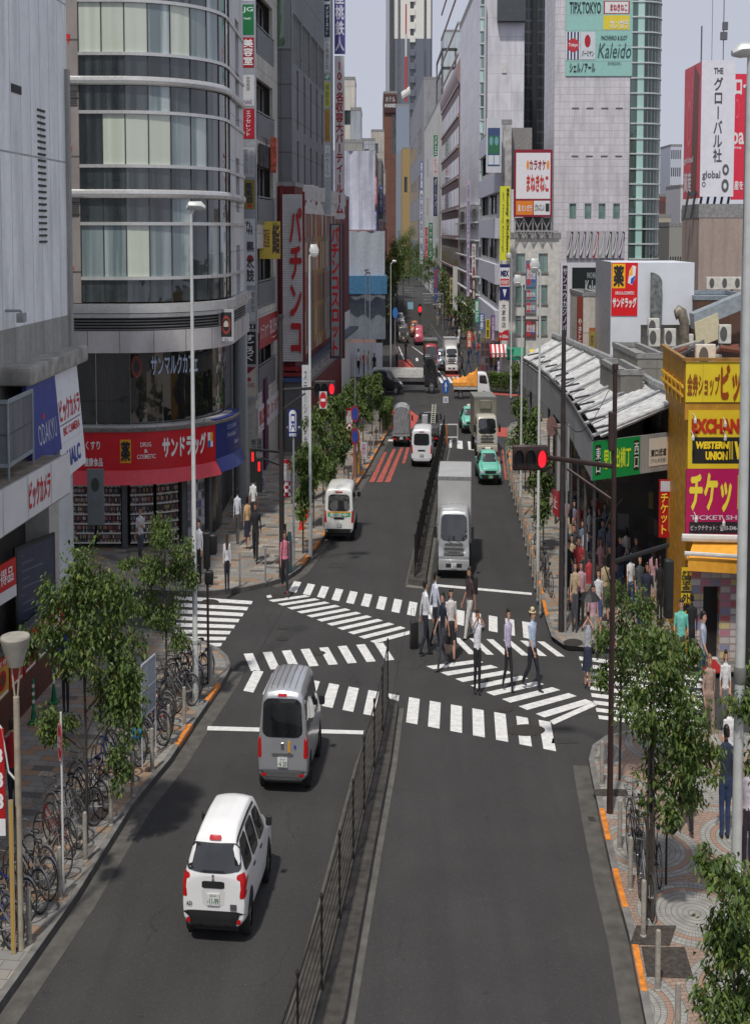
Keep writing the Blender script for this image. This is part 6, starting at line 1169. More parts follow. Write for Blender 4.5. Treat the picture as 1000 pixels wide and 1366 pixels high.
# -- white estate car (rear three quarter)
def white_car():
 r = thing('white_hatchback', 'white hatchback car nearest the camera on the left carriageway', 'car'); W = .845
 st = [(0.0, .42, .78, .98, .72, .68), (.03, .30, .88, 1.04, .82, .70), (.20, .27, .93, 1.33, .85, .63), (.42, .25, .95, 1.47, .86, .58), (.9, .23, .96, 1.53, .862, .55), (1.8, .22, .95, 1.55, .862, .545), (2.5, .22, .93, 1.53, .86, .54), (2.95, .22, .90, 1.44, .848, .56), (3.45, .22, .87, 1.08, .845, .62), (3.75, .24, .82, .97, .83, .66), (4.1, .26, .76, .88, .80, .64), (4.28, .30, .68, .78, .74, .60), (4.33, .42, .62, .70, .66, .55)]
 pw = paintm(C(232, 232, 230)); b, v = car_body(r, st, pw)
 patch(r, v, 'B', [(-.72, 1.06), (-.3, 1.03), (.3, 1.03), (.72, 1.06), (.64, 1.30), (.55, 1.385), (-.55, 1.385), (-.64, 1.30)], CGL, 'rear_window', .016)
 for ax in 'LR':
  patch(r, v, ax, [(.28, 1.0), (1.10, .98), (1.10, 1.40), (.42, 1.38)], CGL, 'rear_side_window'); patch(r, v, ax, [(1.18, .98), (1.98, .97), (1.98, 1.41), (1.18, 1.41)], CGL, 'side_window'); patch(r, v, ax, [(2.05, .97), (3.05, .95), (2.72, 1.36), (2.05, 1.41)], CGL, 'front_side_window')
  patch(r, v, ax, [(0, .2), (4.3, .2), (4.3, .31), (0, .33)], BLKP, 'sill_trim', .004, rd=0)
 for s in (-1, 1):
  patch(r, v, 'B', [(s*.69, .70), (s*.84, .70), (s*.85, 1.02), (s*.76, 1.02)], TL, 'tail_lamp', .012)
  patch(r, v, 'R' if s > 0 else 'L', [(-.02, .72), (.10, .74), (.24, 1.02), (.02, 1.02)], TL, 'tail_lamp', .012)
  patch(r, v, 'B', [(s*.62, .34), (s*.72, .34), (s*.72, .41), (s*.62, .41)], TL, 'reflector', .02)
 patch(r, v, 'B', [(-.80, .22), (.80, .22), (.83, .52), (-.83, .52)], BLKP, 'rear_bumper', .022)
 patch(r, v, 'B', [(-.30, .83), (.30, .83), (.30, .93), (-.30, .93)], BLKP, 'tailgate_grip', .015, rd=1)
 patch(r, v, 'B', [(-.28, .58), (.28, .58), (.32, .82), (-.32, .82)], paintm(C(215, 215, 212)), 'plate_recess', .004); plate(r, -.035, .60, '11-99')
 patch(r, v, 'B', [(-.16, 1.405), (.16, 1.405), (.15, 1.46), (-.15, 1.46)], mat((.45, .01, .015), .3), 'high_stop_lamp', .03, rd=1)
 m = MB(); F = lambda u, v_, o=0: Vector((-.06+.12*u, -.005-o, .935+.09*v_)); text_uv(m, 'S', (0.2, 0, .8, 1), F, .02, .04); m.build('emblem', CHR, r, world=False)
 m = MB(); text_uv(m, 'AD', (0, 0, 1, 1), lambda u, v_, o=0: Vector((-.72+.16*u, -.01-o, .58+.06*v_)), .02, .02); m.build('badge_lettering', BLKP, r, world=False)
 m = MB(); m.box((.45, -.03, .54), (.62, -.015, .62)); m.build('badge', GRYP, r, world=False)
 for s in (-1, 1): patch(r, v, 'T', [(s*.54, .36), (s*.575, .36), (s*.56, 2.55), (s*.53, 2.55)], BLKP, 'roof_moulding', .012, rd=0); mirror_(r, s*.84, 3.0, .98, BLKP, 1, s)
 for y in (1.25, 2.2):
  for s in (-1, 1): m = MB(); m.box((s*.845, y-.1, .86), (s*.88, y+.08, .90), bev=.012); m.build('door_handle', BLKP, r, world=False)
 for y in (.74, 3.45):
  arch(r, v, y, .32)
  for s in (-1, 1): wheel(r, s*.76, y, .31)
 m = MB(); m.box((-.6, .3, .16), (.6, 4.0, .3)); m.build('underbody', BLKP, r, world=False)
 return r
def silver_van():
 r = thing('silver_van', 'silver tall minivan behind the stop line, second car from the camera', 'van')
 st = [(0.0, .42, .95, 1.62, .72, .62), (.03, .28, .98, 1.72, .82, .66), (.16, .24, 1.0, 1.80, .845, .66), (.5, .22, 1.0, 1.84, .848, .655), (1.6, .22, 1.0, 1.86, .848, .65), (2.5, .22, .99, 1.84, .848, .64), (3.0, .22, .98, 1.74, .848, .60), (3.45, .22, .96, 1.30, .845, .62), (3.75, .24, .90, 1.05, .83, .64), (4.0, .28, .80, .92, .78, .62), (4.06, .40, .70, .80, .68, .56)]
 ps = paintm(C(186, 188, 192), .3, .55); b, v = car_body(r, st, ps)
 patch(r, v, 'B', [(-.68, 1.02), (.68, 1.02), (.63, 1.70), (-.63, 1.70)], CGL, 'rear_window', .008)
 for ax in 'LR':
  patch(r, v, ax, [(.22, 1.08), (1.0, 1.05), (1.0, 1.66), (.26, 1.66)], CGL, 'rear_side_window'); patch(r, v, ax, [(1.06, 1.05), (2.0, 1.04), (2.0, 1.68), (1.06, 1.68)], CGL, 'side_window'); patch(r, v, ax, [(2.06, 1.04), (3.1, 1.03), (2.75, 1.64), (2.06, 1.68)], CGL, 'front_side_window')
 for s in (-1, 1):
  patch(r, v, 'B', [(s*.70, .66), (s*.83, .66), (s*.83, 1.04), (s*.72, 1.04)], TL, 'tail_lamp', .014, rd=1)
 patch(r, v, 'B', [(-.80, .24), (.80, .24), (.82, .46), (-.82, .46)], paintm(C(135, 137, 141), .35, .6), 'rear_bumper', .03)
 patch(r, v, 'B', [(-.72, .34), (.72, .34), (.72, .41), (-.72, .41)], CHR, 'bumper_strip', .045, rd=1)
 for s in (-1, 1): patch(r, v, 'B', [(s*.54, .35), (s*.70, .35), (s*.70, .40), (s*.54, .40)], TL, 'reflector', .05, rd=0)
 patch(r, v, 'B', [(-.36, .70), (.36, .70), (.36, .745), (-.36, .745)], CHR, 'tailgate_grip', .03, rd=1); plate(r, -.045, .51, '6 20')
 m = MB(); m.box((-.05, -.03, .82), (.05, -.012, .93), bev=.01); m.build('emblem', CHR, r, world=False)
 m = MB(); m.box((.18, -.022, .76), (.26, -.012, .96)); m.build('sticker', mat(C(215, 150, 50), .5), r, world=False); m = MB(); m.tube([(.42, -.02, .86), (.42, -.012, .86)], .04, 12); m.build('sticker', mat(BLU, .5), r, world=False)
 patch(r, v, 'B', [(-.15, 1.725), (.15, 1.725), (.14, 1.76), (-.14, 1.76)], mat((.45, .01, .015), .3), 'high_stop_lamp', .03, rd=0)
 for k in range(5): patch(r, v, 'T', [(-.42+k*.2, .3), (-.40+k*.2, .3), (-.40+k*.2, 2.6), (-.42+k*.2, 2.6)], paintm(C(120, 122, 126), .35, .6), 'roof_rib', .01, rd=0)
 for s in (-1, 1): mirror_(r, s*.84, 3.05, 1.02, BLKP, 1.2, s)
 m = MB(); m.tube([(.0, -.02, 1.02), (.22, -.03, 1.16)], .008, 5); m.build('wiper', BLKP, r, world=False)
 for y in (.70, 3.25):
  arch(r, v, y, .32)
  for s in (-1, 1): wheel(r, s*.76, y, .31)
 m = MB(); m.box((-.6, .3, .15), (.6, 3.8, .3)); m.build('underbody', BLKP, r, world=False)
 return r
def box_van(label, col, green=False, glassrear=True):
 r = thing('delivery_van', label, 'van'); p = paintm(col)
 st = [(0.0, .50, 1.05, 1.85, .74, .70), (.03, .36, 1.08, 1.93, .83, .745), (.2, .34, 1.1, 1.97, .845, .745), (2.0, .34, 1.1, 1.98, .848, .74), (3.3, .34, 1.08, 1.95, .848, .73), (3.85, .34, 1.04, 1.78, .845, .68), (4.4, .34, 1.0, 1.12, .83, .66), (4.64, .36, .85, .95, .78, .62), (4.69, .48, .72, .80, .7, .56)]
 b, v = car_body(r, st, p)
 patch(r, v, 'B', [(-.64, 1.16), (.64, 1.16), (.60, 1.78), (-.60, 1.78)], CGL, 'rear_window', .008)
 for ax in 'LR':
  for a, c in ((.25, 1.35), (1.45, 2.55)): patch(r, v, ax, [(a, 1.18), (c, 1.18), (c, 1.76), (a, 1.76)], CGL, 'side_window')
  patch(r, v, ax, [(2.68, 1.14), (4.0, 1.10), (3.55, 1.74), (2.68, 1.76)], CGL, 'front_side_window')
 for s in (-1, 1): patch(r, v, 'B', [(s*.70, .74), (s*.82, .74), (s*.82, 1.2), (s*.74, 1.2)], TL, 'tail_lamp', .014, rd=1); mirror_(r, s*.85, 3.9, 1.2, BLKP, 1.3, s)
 patch(r, v, 'B', [(-.81, .34), (.81, .34), (.82, .52), (-.82, .52)], BLKP if green else p, 'rear_bumper', .035); patch(r, v, 'B', [(-.3, .86), (.3, .86), (.3, .94), (-.3, .94)], BLKP, 'tailgate_grip', .02, rd=1); plate(r, -.045, .60, '41-08')
 patch(r, v, 'B', [(-.2, 1.84), (.2, 1.84), (.2, 1.88), (-.2, 1.88)], mat((.45, .01, .015), .3), 'high_stop_lamp', .02, rd=0)
 if green:
  patch(r, v, 'B', [(-.82, .95), (.82, .95), (.83, 1.12), (-.83, 1.12)], mat(C(60, 165, 120), .4), 'stripe', .005, rd=0); patch(r, v, 'B', [(-.83, 1.10), (.83, 1.10), (.83, 1.15), (-.83, 1.15)], mat(C(230, 160, 50), .4), 'stripe', .008, rd=0)
  for ax in 'LR': patch(r, v, ax, [(.1, .98), (4.3, .90), (4.3, .98), (.1, 1.10)], mat(C(60, 165, 140), .4), 'stripe', .005, rd=0)
  m = MB(); text_uv(m, '配送中', (0, 0, 1, 1), lambda u, v_, o=0: Vector((-.5+1.0*u, -.035-o, .96+.14*v_)), .02, .03); m.build('lettering', PLT, r, world=False)
 for y in (.9, 3.6):
  arch(r, v, y, .33)
  for s in (-1, 1): wheel(r, s*.76, y, .32)
 m = MB(); m.box((-.6, .3, .2), (.6, 4.4, .4)); m.build('underbody', BLKP, r, world=False)
 return r
def cab(r, y0, L, W, H, mt, z0=.42, plate_=None, vis=True):
 """truck cab whose front faces +y, from y0 to y0+L"""
 st = [(y0, z0, 1.2, H, W, W-.06), (y0+.05, z0-.02, 1.2, H+.03, W, W-.05), (y0+L*.45, z0-.04, 1.2, H+.02, W, W-.06), (y0+L*.72, z0-.06, 1.18, H-.06, W, W-.09), (y0+L*.93, z0-.08, 1.15, 1.45, W*.99, W-.06), (y0+L*.99, z0-.08, 1.05, 1.12, W*.96, W*.88), (y0+L, z0, .9, .95, W*.88, W*.75)]
 b, v = car_body(r, st, mt, 'cab');
 patch(r, v, 'F', [(-W*.86, 1.22), (W*.86, 1.22), (W*.80, H-.14), (-W*.80, H-.14)], CGL, 'windscreen', .008)
 for ax in 'LR': patch(r, v, ax, [(y0+.25, 1.2), (y0+L*.84, 1.14), (y0+L*.66, H-.2), (y0+.25, H-.2)], CGL, 'side_window')
 for k, z in enumerate((.98, .82)): patch(r, v, 'F', [(-W*.62, z-.05), (W*.62, z-.05), (W*.62, z+.03), (-W*.62, z+.03)], BLKP if k else GRYP, 'grille', .02, rd=1)
 for z in (.80, .90, 1.0): patch(r, v, 'F', [(-W*.60, z), (W*.60, z), (W*.60, z+.03), (-W*.60, z+.03)], CHR, 'grille_bar', .035, rd=0)
 patch(r, v, 'F', [(-W*.60, 1.06), (W*.60, 1.06), (W*.56, 1.15), (-W*.56, 1.15)], GRYP, 'scuttle_panel', .01, rd=1)
 m = MB(); m.box((-.07, y0+L-.01, 1.04), (.07, y0+L+.03, 1.08)); m.build('emblem', CHR, r, world=False)
 for s in (-1, 1):
  patch(r, v, 'F', [(s*W*.64, .72), (s*W*.95, .72), (s*W*.95, 1.06), (s*W*.72, 1.0)], HL, 'headlight', .02, rd=1)
  m = MB(); m.tube([(s*W, y0+L*.8, 1.7), (s*(W+.18), y0+L*.9, 1.72), (s*(W+.18), y0+L*.9, 1.3)], .015, 5); m.box((s*(W+.08), y0+L*.87, 1.3), (s*(W+.26), y0+L*.93, 1.68), bev=.03); m.build('side_mirror', BLKP, r, world=False)
 m = MB(); m.box((-W*.98, y0+L-.12, z0-.12), (W*.98, y0+L+.06, z0+.22), bev=.05); bp = m.build('front_bumper', mt, r, world=False, smooth=True)
 m = MB(); m.box((-W*.5, y0+L+.05, z0-.02), (W*.5, y0+L+.075, z0+.10)); m.build('air_intake', BLKP, r, world=False)
 plate(r, y0+L+.09, z0-.04, plate_ or '12-68', d=1)
 m = MB(); m.tube([(-W*.5, y0+L+.02, 1.16), (-W*.1, y0+L-.03, 1.26)], .01, 4); m.tube([(W*.1, y0+L+.02, 1.16), (W*.5, y0+L-.03, 1.26)], .01, 4); m.build('wiper', BLKP, r, world=False)
 return b, v
def truck(label, kind, cabc, boxc, L=4.6, W=.95, Hc=2.05, Hb=2.95, Lb=3.0, name='box_truck', wr=.36):
 r = thing(name, label, 'truck'); pm = paintm(cabc, .3, .3 if kind == 'silver' else 0)
 cab(r, L-1.65, 1.65, W*.93 if W > .9 else W, Hc, pm)
 m = MB(); m.box((-.4, .1, .5), (-.28, L-.5, .66)); m.box((.28, .1, .5), (.4, L-.5, .66)); m.box((-.7, .05, .45), (.7, .15, .65)); m.build('chassis', BLKP, r, world=False)
 for y in (.95, L-.75):
  for s in (-1, 1): wheel(r, s*(W-.14), y, wr, .26)
 for s in (-1, 1): m = MB(); m.box((s*.55, -.02, .52), (s*.85, .06, .64), bev=.01); m.build('tail_lamp', TL, r, world=False)
 plate(r, -.02, .56, '30-12')
 return r
BXM = lambda c: mat(c, .35, .3, kind='panel', p=(.55, 9, .012, .8), noise=.08)
def box_cargo(r, W, y0, y1, z0, z1, c, ribs=True):
 m = MB(); m.box((-W, y0, z0), (W, y1, z1), bev=.035); m.build('cargo_box', mat(c, .35, .35, noise=.07, sc=1), r, world=False)
 m = MB()
 for s in (-1, 1):
  m.box((s*(W+.002), y0+.02, z0), (s*(W+.018), y1-.02, z0+.09)); m.box((s*(W+.002), y0+.02, z1-.09), (s*(W+.018), y1-.02, z1-.01))
 m.box((-W-.01, y1-.01, z1-.10), (W+.01, y1+.02, z1+.01)); m.box((-W-.01, y1-.01, z0), (W+.01, y1+.02, z0+.08)); m.build('edge_rail', mat(C(165, 165, 165), .3, .6), r, world=False)
 if ribs:
  m = MB(); n = int((y1-y0)/.35)
  for k in range(1, n): y = y0+(y1-y0)*k/n; m.box((-W+.03, y-.015, z1+.001), (W-.03, y+.015, z1+.014))
  m.build('roof_rib', mat(C(185, 187, 188), .35, .4), r, world=False)
def taxi(label, c1=C(110, 190, 170)):
 r = thing('taxi', label, 'taxi'); pm = paintm(c1)
 st = [(0, .45, .78, .86, .68, .6), (.04, .30, .88, .96, .80, .68), (.25, .26, .92, 1.0, .835, .68), (.95, .24, .92, 1.03, .845, .66), (1.35, .24, .93, 1.34, .848, .58), (1.8, .24, .93, 1.43, .848, .57), (2.7, .24, .92, 1.44, .848, .57), (3.0, .24, .91, 1.36, .848, .57), (3.5, .24, .89, .98, .845, .66), (4.2, .26, .82, .90, .83, .66), (4.6, .30, .74, .82, .80, .64), (4.66, .42, .66, .72, .7, .58)]
 b, v = car_body(r, st, pm)
 patch(r, v, 'F', [(-.62, 1.0), (.62, 1.0), (.53, 1.36), (-.53, 1.36)], CGL, 'windscreen', .01); patch(r, v, 'B', [(-.6, 1.05), (.6, 1.05), (.52, 1.34), (-.52, 1.34)], CGL, 'rear_window', .01)
 for ax in 'LR': patch(r, v, ax, [(1.1, .98), (2.15, .97), (2.15, 1.34), (1.42, 1.34)], CGL, 'side_window'); patch(r, v, ax, [(2.22, .97), (3.3, .96), (2.92, 1.34), (2.22, 1.35)], CGL, 'front_side_window'); patch(r, v, ax, [(0, .22), (4.6, .22), (4.6, .6), (0, .6)], BLKP, 'lower_side', .005, rd=0)
 patch(r, v, 'F', [(-.80, .24), (.80, .24), (.82, .54), (-.82, .54)], BLKP, 'front_bumper', .02); patch(r, v, 'F', [(-.42, .58), (.42, .58), (.42, .72), (-.42, .72)], BLKP, 'grille', .012, rd=1)
 for s in (-1, 1): patch(r, v, 'F', [(s*.50, .58), (s*.76, .58), (s*.76, .73), (s*.50, .73)], HL, 'headlight', .014, rd=1); patch(r, v, 'B', [(s*.5, .68), (s*.78, .68), (s*.78, .84), (s*.5, .84)], TL, 'tail_lamp', .014, rd=1); mirror_(r, s*.80, 3.75, .95, BLKP, 1, s)
 m = MB(); m.box((-.22, 2.2, 1.45), (.22, 2.42, 1.58), bev=.04); m.build('roof_light', mat(C(225, 220, 205), .4), r, world=False); plate(r, 4.69, .36, '12-34', d=1, col=mat(C(60, 130, 80), .5), tc=(.7, .7, .7))
 for y in (.85, 3.75):
  arch(r, v, y, .31)
  for s in (-1, 1): wheel(r, s*.75, y, .30)
 return r
def small_car(label, c, name='car', tall=0):
 r = thing(name, label, 'car'); pm = paintm(c)
 st = [(0, .42, .8, .95+tall, .68, .6), (.04, .28, .9, 1.15+tall, .78, .64), (.2, .26, .92, 1.38+tall, .82, .60), (.9, .24, .94, 1.48+tall, .83, .58), (2.0, .24, .93, 1.48+tall, .83, .57), (2.5, .24, .92, 1.36+tall, .83, .56), (3.0, .24, .9, 1.02, .82, .64), (3.6, .28, .82, .9, .8, .62), (3.85, .32, .72, .8, .74, .58), (3.9, .42, .66, .7, .66, .52)]
 b, v = car_body(r, st, pm)
 patch(r, v, 'F', [(-.60, 1.0), (.60, 1.0), (.50, 1.36+tall), (-.50, 1.36+tall)], CGL, 'windscreen', .01); patch(r, v, 'B', [(-.6, 1.0), (.6, 1.0), (.52, 1.34+tall), (-.52, 1.34+tall)], CGL, 'rear_window', .01)
 for ax in 'LR': patch(r, v, ax, [(.35, 1.0), (1.45, .98), (1.45, 1.36+tall), (.5, 1.34+tall)], CGL, 'side_window'); patch(r, v, ax, [(1.52, .98), (2.75, .96), (2.3, 1.34+tall), (1.52, 1.36+tall)], CGL, 'front_side_window')
 for s in (-1, 1): patch(r, v, 'F', [(s*.46, .66), (s*.76, .68), (s*.74, .84), (s*.50, .80)], HL, 'headlight', .014, rd=1); patch(r, v, 'B', [(s*.62, .7), (s*.8, .7), (s*.8, 1.0), (s*.66, 1.0)], TL, 'tail_lamp', .014, rd=1); mirror_(r, s*.80, 2.8, .98, pm, 1, s)
 patch(r, v, 'F', [(-.55, .36), (.55, .36), (.5, .5), (-.5, .5)], BLKP, 'grille', .012); plate(r, 3.93, .5, '58-20', d=1)
 for y in (.65, 3.15):
  arch(r, v, y, .30)
  for s in (-1, 1): wheel(r, s*.74, y, .29)
 return r
place(white_car(), 285, 1264, to=(345, 1111)); place(silver_van(), 377, 1061, to=(415, 950))
place(box_van('white minibus van with green and orange stripes by the left kerb', C(225, 225, 220), True), 452, 724, to=(470, 655), sc=(1.04, .86)); place(box_van('plain white van seen from behind beside the far median fence', C(228, 230, 232)), 562, 624, to=(575, 562), sc=(.98, .80))
# silver box truck facing the camera
r = truck('large silver box truck facing the camera beside the far median fence', 'silver', C(170, 172, 174), C(190, 190, 190), L=6.4, W=1.08, Hc=2.15, wr=.38); box_cargo(r, 1.08, 0, 4.65, .92, 3.05, C(198, 198, 196)); place(r, 608, 698, to=(604, 772)); g0 = G(604, 770); a_ = r.rotation_euler.z; r.location = (g0.x+math.sin(a_)*6.5, g0.y-math.cos(a_)*6.5-.6, 0); r.scale = (.93, 1, .92)
r = truck('beige box truck facing the camera behind the green taxi', 'x', C(178, 175, 160), C(150, 148, 135), L=5.2, W=.98, Hc=2.1); box_cargo(r, .98, 0, 3.5, .9, 2.95, C(150, 148, 136));
m = MB(); m.box((-.5, 3.5, 2.35), (.5, 3.75, 2.8), bev=.04); m.build('cooling_unit', mat(C(120, 118, 105), .6), r, world=False); g0 = G(648, 611); r.scale = (1.05, 1, .88); r.location = (g0.x, g0.y+5.2, 0); r.rotation_euler.z = math.pi+.02
for (px, py, lb) in ((654, 648, 'green and black taxi facing the camera in the right lane'), (628, 579, 'green and black taxi farther off beside the beige box truck')): t = taxi(lb); g0 = G(px, py); t.location = (g0.x, g0.y+4.6, 0); t.rotation_euler.z = math.pi+.0; t.scale = (1.08, 1, .84)
# covered truck seen from behind, and loader behind it
r = truck('truck with a grey tarpaulin cover seen from behind in the red bus lane', 'x', C(190, 190, 188), (0, 0, 0), L=4.8, W=.9, Hc=1.95)
m = MB(); m.box((-.9, 0, .78), (.9, 3.1, .95)); m.build('load_bed', mat(C(150, 150, 150), .5), r, world=False)
m = MB(); hoop = [(-.86, .95), (-.88, 2.1), (-.80, 2.5), (-.5, 2.72), (0, 2.8), (.5, 2.72), (.80, 2.5), (.88, 2.1), (.86, .95)]
for y in (0, .78, 1.55, 2.3, 3.1): pass
ys = [0.02, .4, .78, 1.2, 1.55, 1.95, 2.3, 2.7, 3.1]; rows = [[(x*(1-.03*(i % 2)), y, z-.05*(i % 2)) for x, z in hoop] for i, y in enumerate(ys)]
for i in range(len(rows)-1): m.add(rows[i]+rows[i+1], [(k, 9+k, 10+k, k+1) for k in range(8)])
random.seed(2); bk = []
for j in range(8): bk.append([(x*.97, -.0+.07*math.sin(i*2.1+j*.8)-.03, .98+(z-.98)*(j/7)) for i, (x, z) in enumerate([(-.86+i*.1075, 2.78-abs(-8+i)**3*.0011) for i in range(17)])])
for j in range(7): m.add(bk[j]+bk[j+1], [(k, k+1, 18+k, 17+k) for k in range(16)])
m.build('tarpaulin', mat(C(140, 142, 145), .6, noise=.2, sc=2), r, world=False, smooth=True, sharp=25); place(r, 535, 597, to=(545, 522), sc=(.82, .66))
r = truck('dark vehicle with a ladder rack half hidden behind the plain white van', 'x', C(60, 62, 66), (0, 0, 0), L=4.4, W=.85, Hc=1.9, name='ladder_truck'); m = MB(); m.box((-.84, 0, .75), (.84, 2.7, 1.25), bev=.02); m.build('load_bed', GRYP, r, world=False)
m = MB();
for s in (-.18, .18): m.tube([(s+.35, .2, 1.5), (s+.35, 4.2, 2.3)], .03, 5)
for k in range(10): m.tube([(.17, .4+k*.4, 1.55+k*.08), (.53, .4+k*.4, 1.55+k*.08)], .02, 4)
m.build('ladder', mat(C(190, 190, 170), .5), r, world=False); m = MB(); m.box((-.7, .3, 1.25), (-.15, .9, 2.0), bev=.04); m.build('machine', mat(C(170, 172, 175), .5, noise=.2), r, world=False); place(r, 572, 597, to=(583, 540), sc=(.9, .72))
# crossing vehicles in the far junction
r = truck('long grey flatbed truck crossing the far junction to the right', 'x', C(40, 44, 48), (0, 0, 0), L=8.2, W=1.05, Hc=2.35, name='flatbed_truck', wr=.44)
m = MB(); m.box((-1.05, 0, 1.0), (1.05, 6.3, 1.12)); [m.box((s*1.03, 0, 1.12), (s*1.06, 6.3, 1.5)) for s in (-1, 1)]; m.box((-1.05, 0, 1.12), (1.05, .04, 1.5)); m.build('load_bed', mat(C(205, 205, 200), .5, noise=.15), r, world=False); g0 = G(584, 524); r.rotation_euler.z = -math.pi/2-.08; r.location = (g0.x-8.2, g0.y+.8, 0)
r = truck('small white truck with an orange tarpaulin load crossing the far junction', 'x', C(225, 226, 226), (0, 0, 0), L=4.9, W=.85, Hc=2.0, name='small_truck', wr=.33)
m = MB(); m.box((-.85, 0, .72), (.85, 3.2, .80)); [m.box((s*.83, 0, .8), (s*.86, 3.2, 1.12)) for s in (-1, 1)]; m.build('load_bed', mat(C(190, 190, 188), .5, noise=.2), r, world=False)
bm = MB(); Q = []
for i in range(13):
 y = -.1+3.3*i/12; hh = 1.5+.75*(i/12)**2+.08*math.sin(i*1.7); Q.append([(x, y, z) for x, z in ((-.92, .98+.05*math.sin(i*2)), (-.9, 1.25), (-.65, hh-.15), (0, hh+.05*math.sin(i*2.7)), (.65, hh-.12), (.9, 1.25), (.92, .98+.05*math.cos(i*2)))])
for i in range(12): bm.add(Q[i]+Q[i+1], [(k, 7+k, 8+k, k+1) for k in range(6)])
bm.add(Q[0], [tuple(range(7))]); bm.build('tarpaulin', mat(C(225, 150, 60), .7, noise=.2, sc=3), r, world=False, smooth=True, sharp=30); g0 = G(655, 532); r.rotation_euler.z = -math.pi/2-.05; r.location = (g0.x-4.6, g0.y+.6, 0); r.scale = (.9, .9, .8)
r = small_car('black saloon car waiting at the left of the far junction', (.015, .016, .018)); g0 = G(537, 526); r.rotation_euler.z = -math.pi/2-.15; r.location = (g0.x-3.9, g0.y+.6, 0)
# far street traffic
r = truck('dark green and red truck cab waiting behind the flatbed truck', 'x', C(150, 40, 45), (0, 0, 0), L=4.6, W=.95, Hc=2.3, name='red_truck'); box_cargo(r, .95, 0, 2.9, .9, 2.6, C(60, 75, 60)); g0 = G(575, 505); r.rotation_euler.z = math.pi; r.location = (g0.x, g0.y+4.6, 0)
r = truck('small white truck facing the camera in the far red bus lane', 'x', C(222, 222, 220), (0, 0, 0), L=4.4, W=.9, Hc=1.95); box_cargo(r, .9, 0, 2.7, .85, 2.5, C(222, 222, 220)); g0 = G(601, 500); r.rotation_euler.z = math.pi+.03; r.location = (g0.x, g0.y+4.4, 0)
def far(o, px, py, L, a=0): g0 = G(px, py); o.rotation_euler.z = math.pi+a; o.location = (g0.x, g0.y+L, 0)
far(small_car('silver-blue car beside the small white truck in the far street', C(130, 140, 155)), 590, 495, 3.9); rv_ = box_van('red van coming down the far street', C(170, 70, 85)); far(rv_, 559, 461, 4.7); rv_.scale.z = .85
far(small_car('white car far up the street, nearer of two', C(215, 215, 215)), 536, 448, 3.9); far(small_car('white car far up the street, farther of two', C(200, 205, 210)), 534, 437, 3.9); r = truck('olive flat truck far up the street below the white cars', 'x', C(90, 85, 70), (0, 0, 0), L=4.6, W=.9, Hc=1.5); far(r, 538, 458, 4.6)
far(small_car('orange car far up the street behind the red van', C(200, 120, 70)), 553, 450, 3.9)
